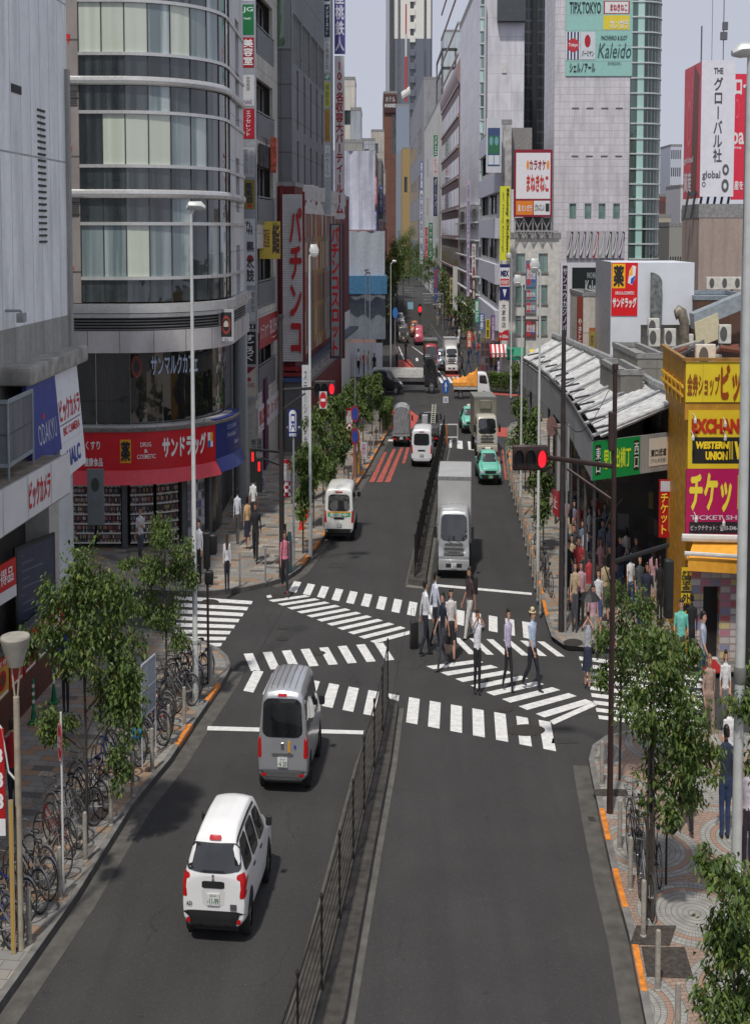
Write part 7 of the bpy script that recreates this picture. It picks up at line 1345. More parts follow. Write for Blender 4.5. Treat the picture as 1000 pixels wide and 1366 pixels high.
# ===== people
def seg_d(p, a, b):
 d = b-a; t = max(0, min(1, (p-a).dot(d)/max(d.length_squared, 1e-9))); return (p-a-d*t).length
_PM = {}
def body_mesh(pose, fem, skirt=False, bare=False):
 key = (pose, fem, skirt, bare)
 if key in _PM: return _PM[key]
 V_ = Vector; s = .93 if fem else 1.0; sw = .165 if fem else .19
 J = {}
 step = {'stand': 0, 'walk': .30, 'walk2': .22, 'armup': .06, 'phone': .05, 'bag': .18}[pose]
 for k, sg in (('L', 1), ('R', -1)):
  st_ = step*sg; J['hip'+k] = V_((-sg*.085, 0, .90*s)); J['knee'+k] = V_((-sg*.085, st_*.55+.03, .49*s+abs(st_)*.03)); J['ank'+k] = V_((-sg*.08, st_ if st_ >= 0 else st_*1.15, (.075 if st_ >= 0 else .075+abs(st_)*.28)))
  if st_ < 0: J['knee'+k].y = st_*.35+.04
  sh = V_((-sg*sw, 0, 1.40*s)); J['sh'+k] = sh
  sw_ = -st_*.75
  if pose == 'armup' : el_ = sh+V_((-sg*.06, .20, .04)); wr = V_((-sg*.05, .17, 1.60*s))
  elif pose == 'phone' and k == 'L': el_ = sh+V_((-sg*.03, .02, -.27)); wr = el_+V_((sg*.10, .20, .10))
  elif pose == 'bag': el_ = sh+V_((-sg*.05, -.04, -.27)); wr = el_+V_((0, .10 if k == 'L' else .02, -.23))
  else: el_ = sh+V_((-sg*.045, sw_*.45-.02, -.27)); wr = el_+V_((-sg*.01, sw_*.55+.05, -.235))
  J['el'+k] = el_; J['wr'+k] = wr
 m = MB(); Z = lambda z: z*s
 m.tube([(0, 0, Z(.80)), (0, 0, Z(.86)), (0, -.005, Z(.93)), (0, 0, Z(1.05)), (0, .005, Z(1.18)), (0, .005, Z(1.30)), (0, 0, Z(1.39)), (0, 0, Z(1.445)), (0, .0, Z(1.475))], [(.12, .09), (.165, .115), (.17 if fem else .165, .118), (.125 if fem else .148, .10), (.145 if fem else .16, .11), (.155 if fem else .178, .12), (sw-.005, .105), (sw*.72, .085), (.06, .06)], 14)
 m.tube([(0, .0, Z(1.44)), (0, .012, Z(1.54))], [.058, .052], 10)
 hz = Z(1.63); m.tube([(0, .01, hz-.125), (0, .022, hz-.10), (0, .02, hz-.05), (0, .01, hz), (0, .004, hz+.05), (0, 0, hz+.09), (0, 0, hz+.115)], [(.03, .04), (.05, .068), (.068, .088), (.076, .098), (.075, .098), (.055, .075), (.02, .03)], 12)
 m.tube([(0, .09, hz+.02), (0, .118, hz-.03), (0, .09, hz-.045)], [.012, .018, .012], 6)
 for sg in (-1, 1): m.tube([(sg*.073, .0, hz-.03), (sg*.085, -.005, hz+.02)], .014, 6)
 for k in 'LR':
  h, kn, an = J['hip'+k], J['knee'+k], J['ank'+k]
  loose = .012 if not bare else -.002
  m.tube([h+V_((0, 0, .04)), h.lerp(kn, .35), kn, kn.lerp(an, .35)+V_((0, -.012, 0)), an], [(.095, .10), .082+loose, .058+loose, .056+loose, .036+loose], 10)
  tl = .0; m.tube([an+V_((0, -.06, -.045)), an+V_((0, 0, -.03)), an+V_((0, .09, -.045)), an+V_((0, .175, -.055))], [.034, (.042, .045), (.046, .03), (.035, .02)], 8)
  a, e, w_ = J['sh'+k], J['el'+k], J['wr'+k]
  m.tube([a+V_((0, 0, .02)), a.lerp(e, .3), e, e.lerp(w_, .35), w_], [.052, .047, .037, .035, .025], 9)
  d = (w_-e).normalized(); m.tube([w_-d*.01, w_+d*.04, w_+d*.08], [(.024, .02), (.036, .018), (.03, .014)], 8)
 o = m.build('tmp', GRYP); md = o.modifiers.new('r', 'REMESH'); md.mode = 'VOXEL'; md.voxel_size = .016; md2 = o.modifiers.new('s', 'SMOOTH'); md2.iterations = 3; md2.factor = .5
 md3 = o.modifiers.new('d', 'DECIMATE'); md3.ratio = .42
 bpy.context.view_layer.update(); me = bpy.data.meshes.new_from_object(o.evaluated_get(bpy.context.evaluated_depsgraph_get())); old = o.data; bpy.data.objects.remove(o); bpy.data.meshes.remove(old)
 x = MB(); vs = [v.co.copy() for v in me.vertices]; fs = [tuple(p.vertices) for p in me.polygons]; mi = []
 for p in me.polygons:
  c = p.center; best = []
  best.append((seg_d(c, V_((0, 0, Z(.95))), V_((0, 0, Z(1.42))))-.06, 'torso')); best.append((seg_d(c, V_((0, .01, Z(1.46))), V_((0, .01, Z(1.7))))-.0, 'head'))
  for k in 'LR':
   best += [(seg_d(c, J['sh'+k], J['el'+k]), 'ua'), (seg_d(c, J['el'+k], J['wr'+k]+(J['wr'+k]-J['el'+k])*.5), 'fa'), (seg_d(c, J['hip'+k], J['knee'+k]), 'th'), (seg_d(c, J['knee'+k], J['ank'+k]), 'ca'), (seg_d(c, J['ank'+k]+V_((0, -.05, -.05)), J['ank'+k]+V_((0, .17, -.06)))+.015, 'ft')]
  b = min(best)[1]
  if b == 'fa':
   k = 'L' if abs(c.x-J['wrL'].x) < abs(c.x-J['wrR'].x) else 'R'; b = 'hd' if (c-J['el'+k]).length > (J['wr'+k]-J['el'+k]).length*.97 else 'fa'
  mi.append({'torso': 1 if c.z > Z(.965) else 2, 'head': 0 if c.z > Z(1.462) else 1, 'ua': 1, 'fa': 4, 'hd': 0, 'th': 2, 'ca': 5, 'ft': 3}[b])
 x.v = vs; x.f = fs; x.m = mi
 for k, sg in (('L', 1), ('R', -1)):      # separate curled fingers and a thumb
  w_, e = J['wr'+k], J['el'+k]; d = (w_-e).normalized(); fw = V_((0, 1, 0)); fw = (fw-d*fw.dot(d)).normalized(); sd = d.cross(fw)*(1 if k == 'L' else -1)
  for q, ln in enumerate((.066, .076, .07, .054)):
   b0 = w_+d*.075+fw*(.027-.018*q); x.tube([b0, b0+d*ln*.5+sd*.004, b0+d*ln*.85+sd*.018], [.0095, .0085, .007], 6, 0)
  b0 = w_+d*.03+fw*.028; x.tube([b0, b0+fw*.025+d*.03, b0+fw*.026+d*.06], [.012, .010, .008], 6, 0)
 hz = Z(1.63)
 for sg in (-1, 1):
  x.box((sg*.03-.014, .094, hz+.002), (sg*.03+.014, .104, hz+.012), 6); x.box((sg*.03-.018, .092, hz+.024), (sg*.03+.018, .102, hz+.030), 6)
 x.box((-.024, .094, hz-.068), (.024, .1, hz-.06), 7)
 if skirt: x.tube([(0, 0, Z(.98)), (0, 0, Z(.86)), (0, .01, Z(.55)), (0, .01, Z(.42))], [(.14, .11), (.18, .13), (.22, .17), (.25, .20)], 16, 2)
 bpy.data.meshes.remove(me); o = x.build('body', [GRYP]*8, smooth=True, sharp=80); me = o.data; bpy.data.objects.remove(o); _PM[key] = me
 if len(me.materials) < 8:
  for _ in range(8-len(me.materials)): me.materials.append(GRYP)
 me.polygons.foreach_set('material_index', x.m); return me
_HM = {}
def hair_mesh(kind, fem):
 key = (kind, fem)
 if key in _HM: return _HM[key]
 s = .93 if fem else 1; hz = 1.63*s; m = MB(); n = 16; rings = []
 ph = [(.125, .0), (.118, .045), (.09, .078), (.045, .094), (.0, .100), (-.03, .097)]
 for i, (dz, r) in enumerate(ph):
  ring = []
  for k in range(n):
   a = 2*math.pi*k/n; fy = math.sin(a); low_ = 0
   z = hz+dz
   if i >= 3 and fy > .25: z = hz+max(dz, .058-.004*(k % 2))
   elif i == 5: z = hz-.055 if fy < -.3 else hz-.01
   ring.append((math.cos(a)*r*.88, math.sin(a)*r*1.13-.004, z))
  rings.append(ring)
 for i in range(5): m.add(rings[i]+rings[i+1], [(k, (k+1) % n, n+(k+1) % n, n+k)[::-1] for k in range(n)])
 if kind == 'long': m.tube([(0, -.055, hz+.03), (0, -.085, hz-.08), (0, -.095, hz-.20), (0, -.105, hz-.34)], [(.088, .05), (.095, .05), (.09, .04), (.06, .025)], 12)
 if kind == 'bob': m.tube([(0, -.03, hz+.04), (0, -.035, hz-.05), (0, -.04, hz-.11)], [(.09, .075), (.1, .075), (.09, .06)], 12)
 o = m.build('hair', GRYP, smooth=True, sharp=70); me = o.data; bpy.data.objects.remove(o); _HM[key] = me; return me
def bag_mesh():
 if 'bag' not in _HM:
  m = MB(); m.box((-.15, -.30, 1.0), (.15, -.11, 1.40), bev=.05)
  for sg in (-1, 1): m.tube([(sg*.10, -.13, 1.38), (sg*.12, -.02, 1.47), (sg*.12, .11, 1.38), (sg*.12, .125, 1.2), (sg*.13, -.02, 1.05), (sg*.12, -.13, 1.06)], .014, 5)
  o = m.build('bag', GRYP, smooth=True); _HM['bag'] = o.data; bpy.data.objects.remove(o)
 return _HM['bag']
SKIN = mat(C(196, 150, 125), .6, noise=.06); SKN2 = mat(C(175, 128, 104), .6, noise=.06); HAIR = mat((.014, .011, .010), .45, noise=.2); HBR = mat((.06, .035, .022), .45); LIP = mat(C(150, 85, 78), .5); EYE = mat((.015, .012, .012), .3)
def cl(c, r=.8): return mat(c, r, noise=.22, sc=6, bump=.5)
def person(label, px, py, top, bot, rz, pose='walk', fem=0, hair='short', sleeve=None, shoe=(.02, .02, .02), skirt=False, hgt=1.0, z=0.0, bare=False, hc=None, bag=None, pos=None, group=None, calf=None):
 g = pos or G(px, py, z); o = bpy.data.objects.new('person', body_mesh(pose, fem, skirt, bare)); COL.objects.link(o); o.location = (g[0], g[1], z); o.rotation_euler.z = R(rz); kk_ = 1.0+.16*math.sin(px*12.9+py*7.7); o.scale = (hgt*1.08*kk_, hgt*1.08*kk_, hgt*1.04)
 tag(o, label, 'person', group); sk = SKIN if (hash((round(g[0]*10), round(g[1]*10))) % 3) else SKN2
 ms = [sk, cl(top), cl(bot), mat(shoe, .4), cl(sleeve) if sleeve else sk, (cl(calf) if calf else (sk if (skirt or bare) else cl(bot))), EYE, LIP]
 for i, mm in enumerate(ms): o.material_slots[i].link = 'OBJECT'; o.material_slots[i].material = mm
 h = bpy.data.objects.new('hair', hair_mesh(hair, fem)); COL.objects.link(h); h.parent = o; h.material_slots[0].link = 'OBJECT'; h.material_slots[0].material = hc or HAIR
 if bag: b = bpy.data.objects.new('backpack', bag_mesh()); COL.objects.link(b); b.location = o.location; b.rotation_euler.z = o.rotation_euler.z; b.scale = o.scale; b.material_slots[0].link = 'OBJECT'; b.material_slots[0].material = cl(bag); tag(b, 'dark backpack worn by the '+' '.join(label.split()[:9]), 'backpack')
 return o
WS = C(215, 216, 220); DK = (.016, .016, .018); NV = (.018, .022, .045); JN = C(52, 70, 105)
# on the crossing (rz: 0 = walking away, 180 = towards the camera, 90 = to the left)
person('man in white shirt and dark trousers pulling a black suitcase on the crossing', 567, 875, WS, (.02, .022, .035), -70, 'walk2', sleeve=WS)
person('tall man in long-sleeved white shirt behind the man with the suitcase', 580, 865, C(205, 210, 225), (.02, .022, .035), -60, 'walk', sleeve=C(205, 210, 225), hgt=1.03)
person('man in dark navy polo shirt and grey slacks mid-step on the crossing', 590, 894, (.015, .02, .04), C(60, 62, 72), 120, 'walk')
person('woman in white top and long black skirt beside the man in navy', 601, 880, C(210, 205, 200), DK, 190, 'bag', 1, 'bob', skirt=True)
person('person in dark patterned top and white trousers on the upper crosswalk', 626, 852, C(80, 60, 62), C(205, 200, 195), 110, 'walk2', 1, 'short', bag=(.02, .02, .022), hgt=1.06)
person('man in short-sleeved white shirt holding both hands to his forehead', 636, 926, C(222, 222, 226), DK, 195, 'armup', hgt=1.03)
person('man in lavender long-sleeved shirt and black trousers walking', 677, 922, C(190, 180, 205), DK, 215, 'walk2', sleeve=C(190, 180, 205), hgt=1.01)
pm_ = person('man in straw hat and pale blue shirt at the right end of the crossing group', 709, 921, C(175, 190, 210), (.016, .02, .03), 225, 'walk', hgt=1.0)
m = MB(); g0 = G(709, 921); m.lathe([(.16, 0), (.155, .015), (.095, .02), (.09, .09), (.04, .115)], (0, 0, 0), 18); h_ = m.build('straw_hat', mat(C(205, 185, 145), .8, noise=.1), smooth=True); h_.location = (g0.x, g0.y, 1.74); tag(h_, 'cream straw hat worn by the man in pale blue shirt', 'hat')
g0 = G(552, 866); t = thing('suitcase', 'black wheeled suitcase pulled across the crossing', 'suitcase', (g0.x, g0.y, 0), .3); m = MB(); m.box((-.2, -.13, .06), (.2, .13, .68), bev=.05); m.build('shell', mat((.02, .02, .02), .5), t, world=False, smooth=True)
m = MB(); m.tube([(-.1, .12, .6), (-.05, .25, .95), (.08, .25, .95), (.1, .12, .6)], .012, 6); m.build('handle', DKF, t, world=False)
for q in (-.15, .15): m = MB(); m.tube([(q-.02, .1, .045), (q+.02, .1, .045)], .045, 10); m.build('wheel', TYR, t, world=False)
# left far corner
zp_ = .14
person('woman in loose white blouse and dark jeans, long brown hair, seen from behind', 303, 792, C(212, 210, 212), (.015, .018, .03), 10, 'stand', 1, 'long', sleeve=C(212, 210, 212), z=zp_, hc=HBR)
person('woman in pink top and black leggings stepping off the left corner', 380, 789, C(200, 120, 135), (.02, .02, .025), 190-360, 'walk', 1, 'bob', sleeve=C(200, 120, 135), shoe=C(150, 40, 50), z=zp_, bag=(.02, .02, .02))
person('man in dark suit and white shirt walking to the camera on the left pavement', 341, 750, (.018, .018, .022), (.018, .018, .02), 180, 'walk2', sleeve=(.018, .018, .022), z=zp_)
person('man in white shirt and grey trousers walking away by the curved shop', 317, 727, C(212, 214, 222), C(90, 90, 88), 0, 'walk2', sleeve=C(212, 214, 222), z=zp_)
person('woman in tan top and navy skirt walking away on the left pavement', 330, 733, C(200, 165, 120), NV, 0, 'walk2', 1, 'bob', skirt=True, z=zp_)
person('young man in white tee walking away in front of the passage', 338, 708, C(220, 220, 220), C(60, 60, 65), -10, 'walk2', z=zp_)
person('man in white shirt beside the tall lamp post at the left corner', 266, 778, C(215, 215, 220), DK, 150, 'stand', z=zp_, sleeve=C(215, 215, 220))
person('shop worker in white vest and grey trousers before the drugstore shelves', 188, 756, C(205, 205, 205), C(75, 78, 90), 170, 'phone', z=.02)
person('man in bright blue shirt walking away past the food posters', 88, 950, C(20, 60, 170), DK, 5, 'stand', sleeve=C(20, 60, 170), z=zp_, hgt=1.03)
person('person in red shirt and dark trousers behind the lamp post at the bottom left', 18, 1100, C(150, 25, 35), (.015, .02, .035), -5, 'stand', z=zp_, sleeve=C(150, 25, 35))
# right side
person('woman in grey top and navy skirt under a black parasol at the right corner', 783, 918, C(170, 170, 178), (.02, .025, .05), 170, 'armup', 1, 'bob', skirt=True)
g0 = G(783, 918); m = MB(); n_ = 8; vs = [(0, 0, .2)]+[(.48*math.cos(2*math.pi*k/n_), .48*math.sin(2*math.pi*k/n_), 0) for k in range(n_)]+[(.27*math.cos(2*math.pi*k/n_), .27*math.sin(2*math.pi*k/n_), .13) for k in range(n_)]
m.add(vs, [(0, 9+k, 9+(k+1) % n_) for k in range(n_)]+[(9+k, 1+k, 1+(k+1) % n_, 9+(k+1) % n_) for k in range(n_)]); m.tube([(0, 0, -.55), (0, 0, .26)], .008, 5); u = m.build('parasol', mat((.016, .016, .017), .6)); u.location = (g0.x+.05, g0.y-.12, 2.0); tag(u, 'open black parasol held over the woman at the right corner', 'umbrella')
person('man in grey tee and blue jeans striding past the exchange shop door', 936, 930, C(165, 170, 185), C(45, 70, 110), -120, 'walk', hgt=1.04)
person('man in mint green shirt before the yellow notice column', 907, 905, C(110, 190, 175), C(60, 60, 60), 160, 'stand', bag=None)
person('person in black coat and cap entering the exchange shop', 921, 896, DK, DK, 0, 'stand', sleeve=DK, z=.02)
person('woman in beige outfit with light brown hair on the right crosswalk', 944, 985, C(165, 140, 125), C(140, 120, 105), 185, 'walk2', 1, 'long', sleeve=C(165, 140, 125), hc=mat((.2, .11, .06), .5))
person('woman in white top under grey dungarees near the right edge', 966, 978, C(215, 215, 215), C(110, 110, 112), 175, 'bag', 1, 'bob')
person('woman in white blouse with long dark hair walking away at the right edge', 972, 1062, C(222, 220, 220), (.02, .02, .02), 185, 'phone', 1, 'long', z=zp_, hc=HBR)
person('man in navy tee and blue jeans walking away beside the near right lamp post', 966, 1118, (.02, .028, .055), C(45, 62, 95), 0, 'stand', z=zp_, hgt=1.04)
person('person in dark trousers half hidden behind the right tree', 914, 1112, C(60, 60, 70), (.015, .015, .02), 5, 'walk2', z=zp_)
person('woman in white top with pink bag cut by the right edge', 996, 1155, C(215, 205, 215), C(60, 50, 60), 170, 'stand', 1, 'long', z=zp_)
person('man in dark vest with white stripes under the arcade near the white pillar', 879, 838, C(30, 32, 36), C(30, 32, 38), -5, 'stand', z=zp_, sleeve=C(190, 190, 195))
random.seed(21)
TOPS = [(C(205, 205, 208), 'white'), (DK, 'black'), (C(110, 120, 140), 'grey-blue'), (C(170, 60, 65), 'red'), (C(190, 150, 160), 'pink'), (C(70, 75, 80), 'grey'), (C(180, 160, 130), 'beige'), (NV, 'navy')]
BOTS = [(DK, 'black trousers'), (C(60, 80, 120), 'blue jeans'), (C(150, 145, 135), 'pale trousers'), (C(70, 72, 78), 'grey trousers')]
spots = [(757, 812), (766, 842), (785, 830), (797, 848), (764, 780), (776, 770), (788, 790), (800, 800), (812, 815), (760, 752), (772, 745), (785, 750), (798, 760), (812, 775), (826, 800), (755, 730), (768, 722), (780, 728), (795, 735), (840, 820), (852, 835), (806, 745), (862, 845), (790, 870), (752, 775), (762, 795), (771, 808), (781, 778), (793, 768), (803, 770), (818, 790), (774, 838), (790, 812), (806, 830), (820, 740), (834, 780), (847, 800), (765, 742), (789, 742), (870, 815)]
for i, (x, y) in enumerate(spots):
 tc_, tn = TOPS[(i*5+1) % 8]; bc_, bn = BOTS[(i*3+i//4) % 4]; f = i % 2
 person(f'{"woman" if f else "man"} in {tn} top and {bn} in the crowd under the arcade canopy', x, y, tc_, bc_, random.choice([0, 180, 170, 10, 195]), random.choice(['walk2', 'stand', 'bag', 'phone']), f, random.choice(['long', 'bob']) if f else 'short', z=zp_, skirt=(i % 6 == 3), hgt=random.uniform(.95, 1.04), group='crowd under the arcade canopy')
fs_ = [(478, 500, 'plaza'), (486, 503, 'plaza'), (492, 500, 'plaza'), (499, 504, 'plaza'), (447, 528, 'plaza'), (441, 535, 'plaza'), (463, 505, 'plaza')]
for i in range(34): fs_.append((592+random.uniform(-9, 42)*1, 0, 'row'))
for i, (x, y, kd) in enumerate(fs_):
 tc_, tn = TOPS[(i*3) % 8]; bc_, bn = BOTS[(i*5) % 4]; f = (i//2) % 2
 if kd == 'row':
  Yr = random.uniform(152, 300); pos = (random.uniform(13.4, 17.6), Yr); lab = f'{"woman" if f else "man"} in {tn} top and {bn} on the crowded far right pavement'; gp = 'people on the far right pavement'
 else: pos = None; lab = f'{"woman" if f else "man"} in {tn} top and {bn} near the white hoarding at the far left corner'; gp = 'people by the white hoarding'
 person(lab, x, y, tc_, bc_, random.choice([0, 180, 90, 200]), random.choice(['walk', 'stand', 'walk2']), f, 'bob' if f else 'short', z=zp_, pos=pos, group=gp)
person('pedestrian in dark clothes crossing at the far zebra in front of the railing', 616, 503, C(70, 60, 70), DK, 90, 'walk', sleeve=C(70, 60, 70))
for x, y, l in ((545, 480, 'traffic warden in dark clothes at the far left road edge'), (533, 487, 'person in white beside the far left road edge')): person(l, x-4, y+3, (DK if 'dark' in l else WS), DK, 180, 'stand', z=0)
# ===== trees and greenery
def leafmats():
 out = []
 for c in ((.085, .14, .03), (.05, .092, .02), (.13, .185, .036), (.18, .195, .05)):
  m = mat(c, .5, noise=.3, sc=2); b = m.node_tree.nodes['Principled BSDF']; b.inputs['Transmission Weight'].default_value = 0; b.inputs['Subsurface Weight'].default_value = 0
  if not any(n.type == 'BSDF_TRANSLUCENT' for n in m.node_tree.nodes):
   n = m.node_tree.nodes; L = m.node_tree.links.new; t = n.new('ShaderNodeBsdfTranslucent'); t.inputs[0].default_value = (c[0]*1.6, c[1]*1.6, c[2], 1); x = n.new('ShaderNodeMixShader'); x.inputs[0].default_value = .3
   L(b.outputs[0], x.inputs[1]); L(t.outputs[0], x.inputs[2]); L(x.outputs[0], n['Material Output'].inputs[0])
  out.append(m)
 return out
LM = leafmats(); BARK = mat((.055, .045, .036), .9, noise=.35, sc=5, bump=.5)
def tree(name, label, x, y, blobs, trunk_h, leaf=.11, dens=260, seed=1, tr=.06, z0=.14, cat='tree', group=None, stems=1, base=.0):
 """blobs: (dx, dy, z, rx, rz) clumps of foliage"""
 random.seed(seed); t = thing(name, label, cat, (x, y, z0), 0, group)
 if .11 < leaf < .15: blobs = [(a*1.5, b*1.2, c, d*1.5, e*1.05) for a, b, c, d, e in blobs]
 m = MB()
 for s in range(stems):
  ox, oy = random.uniform(-.12, .12)*(stems > 1), random.uniform(-.12, .12)*(stems > 1); P_ = [(ox, oy, -.05), (ox+.02, oy, trunk_h*.4), (ox*.6-.02, oy, trunk_h*.75), (ox*.5, oy*.5, trunk_h)]; m.tube(P_, [tr, tr*.8, tr*.65, tr*.3], 8)
 for (dx, dy, z, rx, rz_) in blobs:
  zz_ = max(trunk_h*.3, z-rz_*.9); m.tube([(0, 0, zz_*.92), (dx*.4, dy*.4, zz_+(z-zz_)*.35), (dx*.85, dy*.85, z)], [tr*.45, tr*.3, tr*.12], 5)
  for q in range(3): a = random.uniform(0, 6.28); m.tube([(dx*.6, dy*.6, z-rz_*.3), (dx+math.cos(a)*rx*.7, dy+math.sin(a)*rx*.7, z+random.uniform(-.3, .6)*rz_)], [tr*.16, .006], 4)
 m.build('trunk', BARK, t, world=False, smooth=True)
 c = MB()
 for (dx, dy, z, rx, rz_) in blobs:
  n = int(dens*rx*rz_*(11 if leaf < .15 else 10)); sub = [(random.gauss(0, .55), random.gauss(0, .55), random.gauss(0, .5)) for _ in range(max(4, int(5+rx*rz_*9)))]
  for i in range(n):
   sx_, sy_, sz_ = random.choice(sub); px = sx_*.8+random.gauss(0, .24); py = sy_*.8+random.gauss(0, .24); pz = sz_*.8+random.gauss(0, .22)
   r_ = math.sqrt(px*px+py*py+pz*pz);
   if r_ > 1.25: continue
   p = Vector((dx+px*rx, dy+py*rx, z+pz*rz_)); a = random.uniform(0, 6.28); dr = random.uniform(-1.0, -.15); d = Vector((math.cos(a), math.sin(a), dr)).normalized(); sd = Vector((-math.sin(a), math.cos(a), random.uniform(-.4, .4))).normalized(); L_ = leaf*random.uniform(.8, 1.5); w_ = L_*.27
   mi = 0 if random.random() < .45 else (1 if random.random() < .45 else (2 if random.random() < .75 else 3))
   q = d.cross(sd)*L_*.08
   c.add([p, p+d*L_*.45+sd*w_+q, p+d*L_, p+d*L_*.45-sd*w_+q], [(0, 1, 2), (0, 2, 3)], mi)
 c.build('crown', LM, t, world=False); return t
g = G(116, 1125, .14)
tree('street_tree', 'largest street tree at left, ragged crown over the parked bicycles', g.x, g.y, [(-.05, 0, 4.3, .65, .65), (.55, .1, 3.7, .65, .7), (-.45, -.1, 3.9, .5, .55), (.15, 0, 3.2, .75, .55), (1.05, .1, 2.9, .5, .6), (.8, -.1, 2.2, .5, .6), (.45, 0, 2.4, .45, .5), (-.9, -.1, 1.95, .48, .35), (-1.35, 0, 3.25, .32, .30), (.7, 0, 1.3, .32, .42), (-.45, 0, 1.9, .3, .25)], 4.3, .13, 240, 3, .055)
g = G(222, 945, .14)
tree('street_tree', 'second street tree at left behind the white map board', g.x, g.y, [(0, 0, 3.5, .45, .55), (-.4, 0, 2.9, .6, .45), (.35, 0, 2.8, .5, .45), (-.95, 0, 3.1, .38, .2), (.1, 0, 2.1, .6, .45), (-.5, .1, 2.15, .4, .4), (.3, 0, 1.6, .35, .35), (.55, 0, 3.3, .3, .35)], 3.4, .12, 230, 8, .045)
g = G(866, 1225, .14)
tree('street_tree', 'tall leafy street tree on the near right pavement over parked bicycles', g.x, g.y, [(.0, .2, 3.75, .55, .5), (.4, 0, 3.2, .7, .5), (-.15, 0, 3.0, .55, .45), (.7, 0, 2.7, .65, .40), (.35, -.1, 2.3, .6, .42), (1.0, 0, 2.35, .5, .32), (.2, 0, 1.75, .4, .35), (.75, 0, 1.8, .45, .3), (.6, .1, 3.8, .35, .3)], 3.6, .125, 240, 12, .05, stems=3)
g = G(826, 1040, .14)
tree('street_tree', 'street tree at the near right corner before the arcade entrance', g.x, g.y, [(.05, 0, 3.35, .5, .45), (.6, 0, 2.75, .6, .42), (-.35, 0, 2.7, .38, .42), (.15, 0, 2.35, .6, .45), (.9, 0, 2.3, .55, .4), (-.45, 0, 2.0, .4, .32), (1.3, 0, 2.1, .45, .42), (.5, 0, 1.75, .6, .35), (.7, 0, 3.2, .3, .3)], 3.3, .12, 230, 17, .05)
g = G(975, 1500, .14)
tree('street_tree', 'nearest street tree cut by the bottom right corner', g.x, g.y, [(.1, 0, 2.75, .6, .35), (-.15, 0, 2.2, .45, .45), (.4, 0, 2.2, .6, .5), (-.2, -.1, 1.5, .45, .4), (.3, 0, 1.3, .6, .5), (-.35, 0, 3.05, .3, .2), (.15, 0, .7, .5, .4)], 2.8, .13, 230, 23, .05)
g = G(1010, 1290, .14)
tree('street_tree', 'sparse young tree beside the near right lamp post at the edge', g.x, g.y, [(-.2, 0, 3.9, .45, .45), (-.5, 0, 3.55, .35, .2), (.2, 0, 3.4, .5, .5), (0, 0, 2.8, .4, .4)], 3.8, .125, 220, 29, .045)
for i, (x, y, h) in enumerate(((404, 738, 3.3), (418, 704, 3.7), (431, 682, 3.7), (446, 655, 3.6), (459, 632, 3.3), (472, 612, 3.2), (484, 596, 3.2), (496, 580, 3.0))):
 g = G(x, y, .14); random.seed(i+50); B_ = [(random.uniform(-.5, .5), random.uniform(-.4, .4), z, random.uniform(.55, .8), random.uniform(.38, .5)) for z in (1.4, 1.75, 2.1, 2.45, h-.4, h-.25)]
 tree('street_tree', f'kerbside tree on the far left pavement, {["first", "second", "third", "fourth", "fifth", "sixth", "seventh", "eighth"][i]} from the crossing', g.x, g.y, B_, h-.3, .18, 165, 60+i, .05, group='kerbside trees on the far left pavement')
for i, (x, y, h, lb) in enumerate(((724, 738, 3.4, 'slim tree by the right kerb nearest the arcade corner'), (712, 695, 4.0, 'slim tree by the right kerb under the middle of the arcade fascia'), (692, 632, 4.6, 'round bushy tree at the far end of the arcade fascia'), (700, 655, 3.6, 'small tree just in front of the round bushy one by the right kerb'))):
 g = G(x, y, .14); random.seed(i+80); k = 1.0 if i == 2 else .62; B_ = [(random.uniform(-.5, .5)*k, random.uniform(-.4, .4)*k, z, random.uniform(.55, .85)*k, random.uniform(.35, .5)) for z in (1.3, 1.7, 2.1, 2.5, 2.9, h-.5, h-.3)]
 tree('street_tree', lb, g.x, g.y, B_, h-.3, .18, 150, 90+i, .05)
for i, (x, Y, h, w_) in enumerate(((508, 205, 7.5, 1.8), (515, 232, 9.2, 2.1), (523, 262, 10.2, 2.5), (529, 300, 11, 2.7), (537, 345, 12, 2.8), (545, 420, 13, 3), (590, 262, 7, 2.3), (601, 238, 6.2, 2.0), (611, 216, 5.6, 1.9), (622, 198, 5.4, 1.7), (580, 300, 8, 2.4), (571, 350, 9, 2.8), (561, 420, 10, 3.2))):
 X = XA(x, Y); h *= .84; random.seed(i+120); B_ = [(random.uniform(-.5, .5)*w_, random.uniform(-.5, .5)*w_, h*f_, w_*.6, h*.13) for f_ in (.35, .45, .55, .65, .72, .8, .88)]
 tree('far_tree', f'dark far street tree {"left" if i < 6 else "right"} of the road, {["nearest", "second", "third", "fourth", "fifth", "farthest"][i] if i < 6 else ["fourth from the far end", "fifth from the far end", "sixth from the far end", "nearest the bay glass tower", "third from the far end", "second from the far end", "farthest"][i-6]} of its row', X, Y, B_, h*.8, .34, 13, 130+i, .12, group='street trees of the far road')
for i, (x, Y, h) in enumerate(((529, 440, 6.5), (538, 470, 7), (547, 500, 6.5), (555, 480, 6), (563, 455, 6.5))):
 X = XA(x, Y); random.seed(i+220); B_ = [(random.uniform(-1.5, 1.5), random.uniform(-1.5, 1.5), h*f_, 2.4, h*.13) for f_ in (.2, .32, .45, .6, .75, .88)]
 tree('far_tree', f'dark round tree closing the end of the far road, {["first", "second", "third", "fourth", "fifth"][i]} from the left', X, Y, B_, h*.8, .42, 11, 230+i, .14)
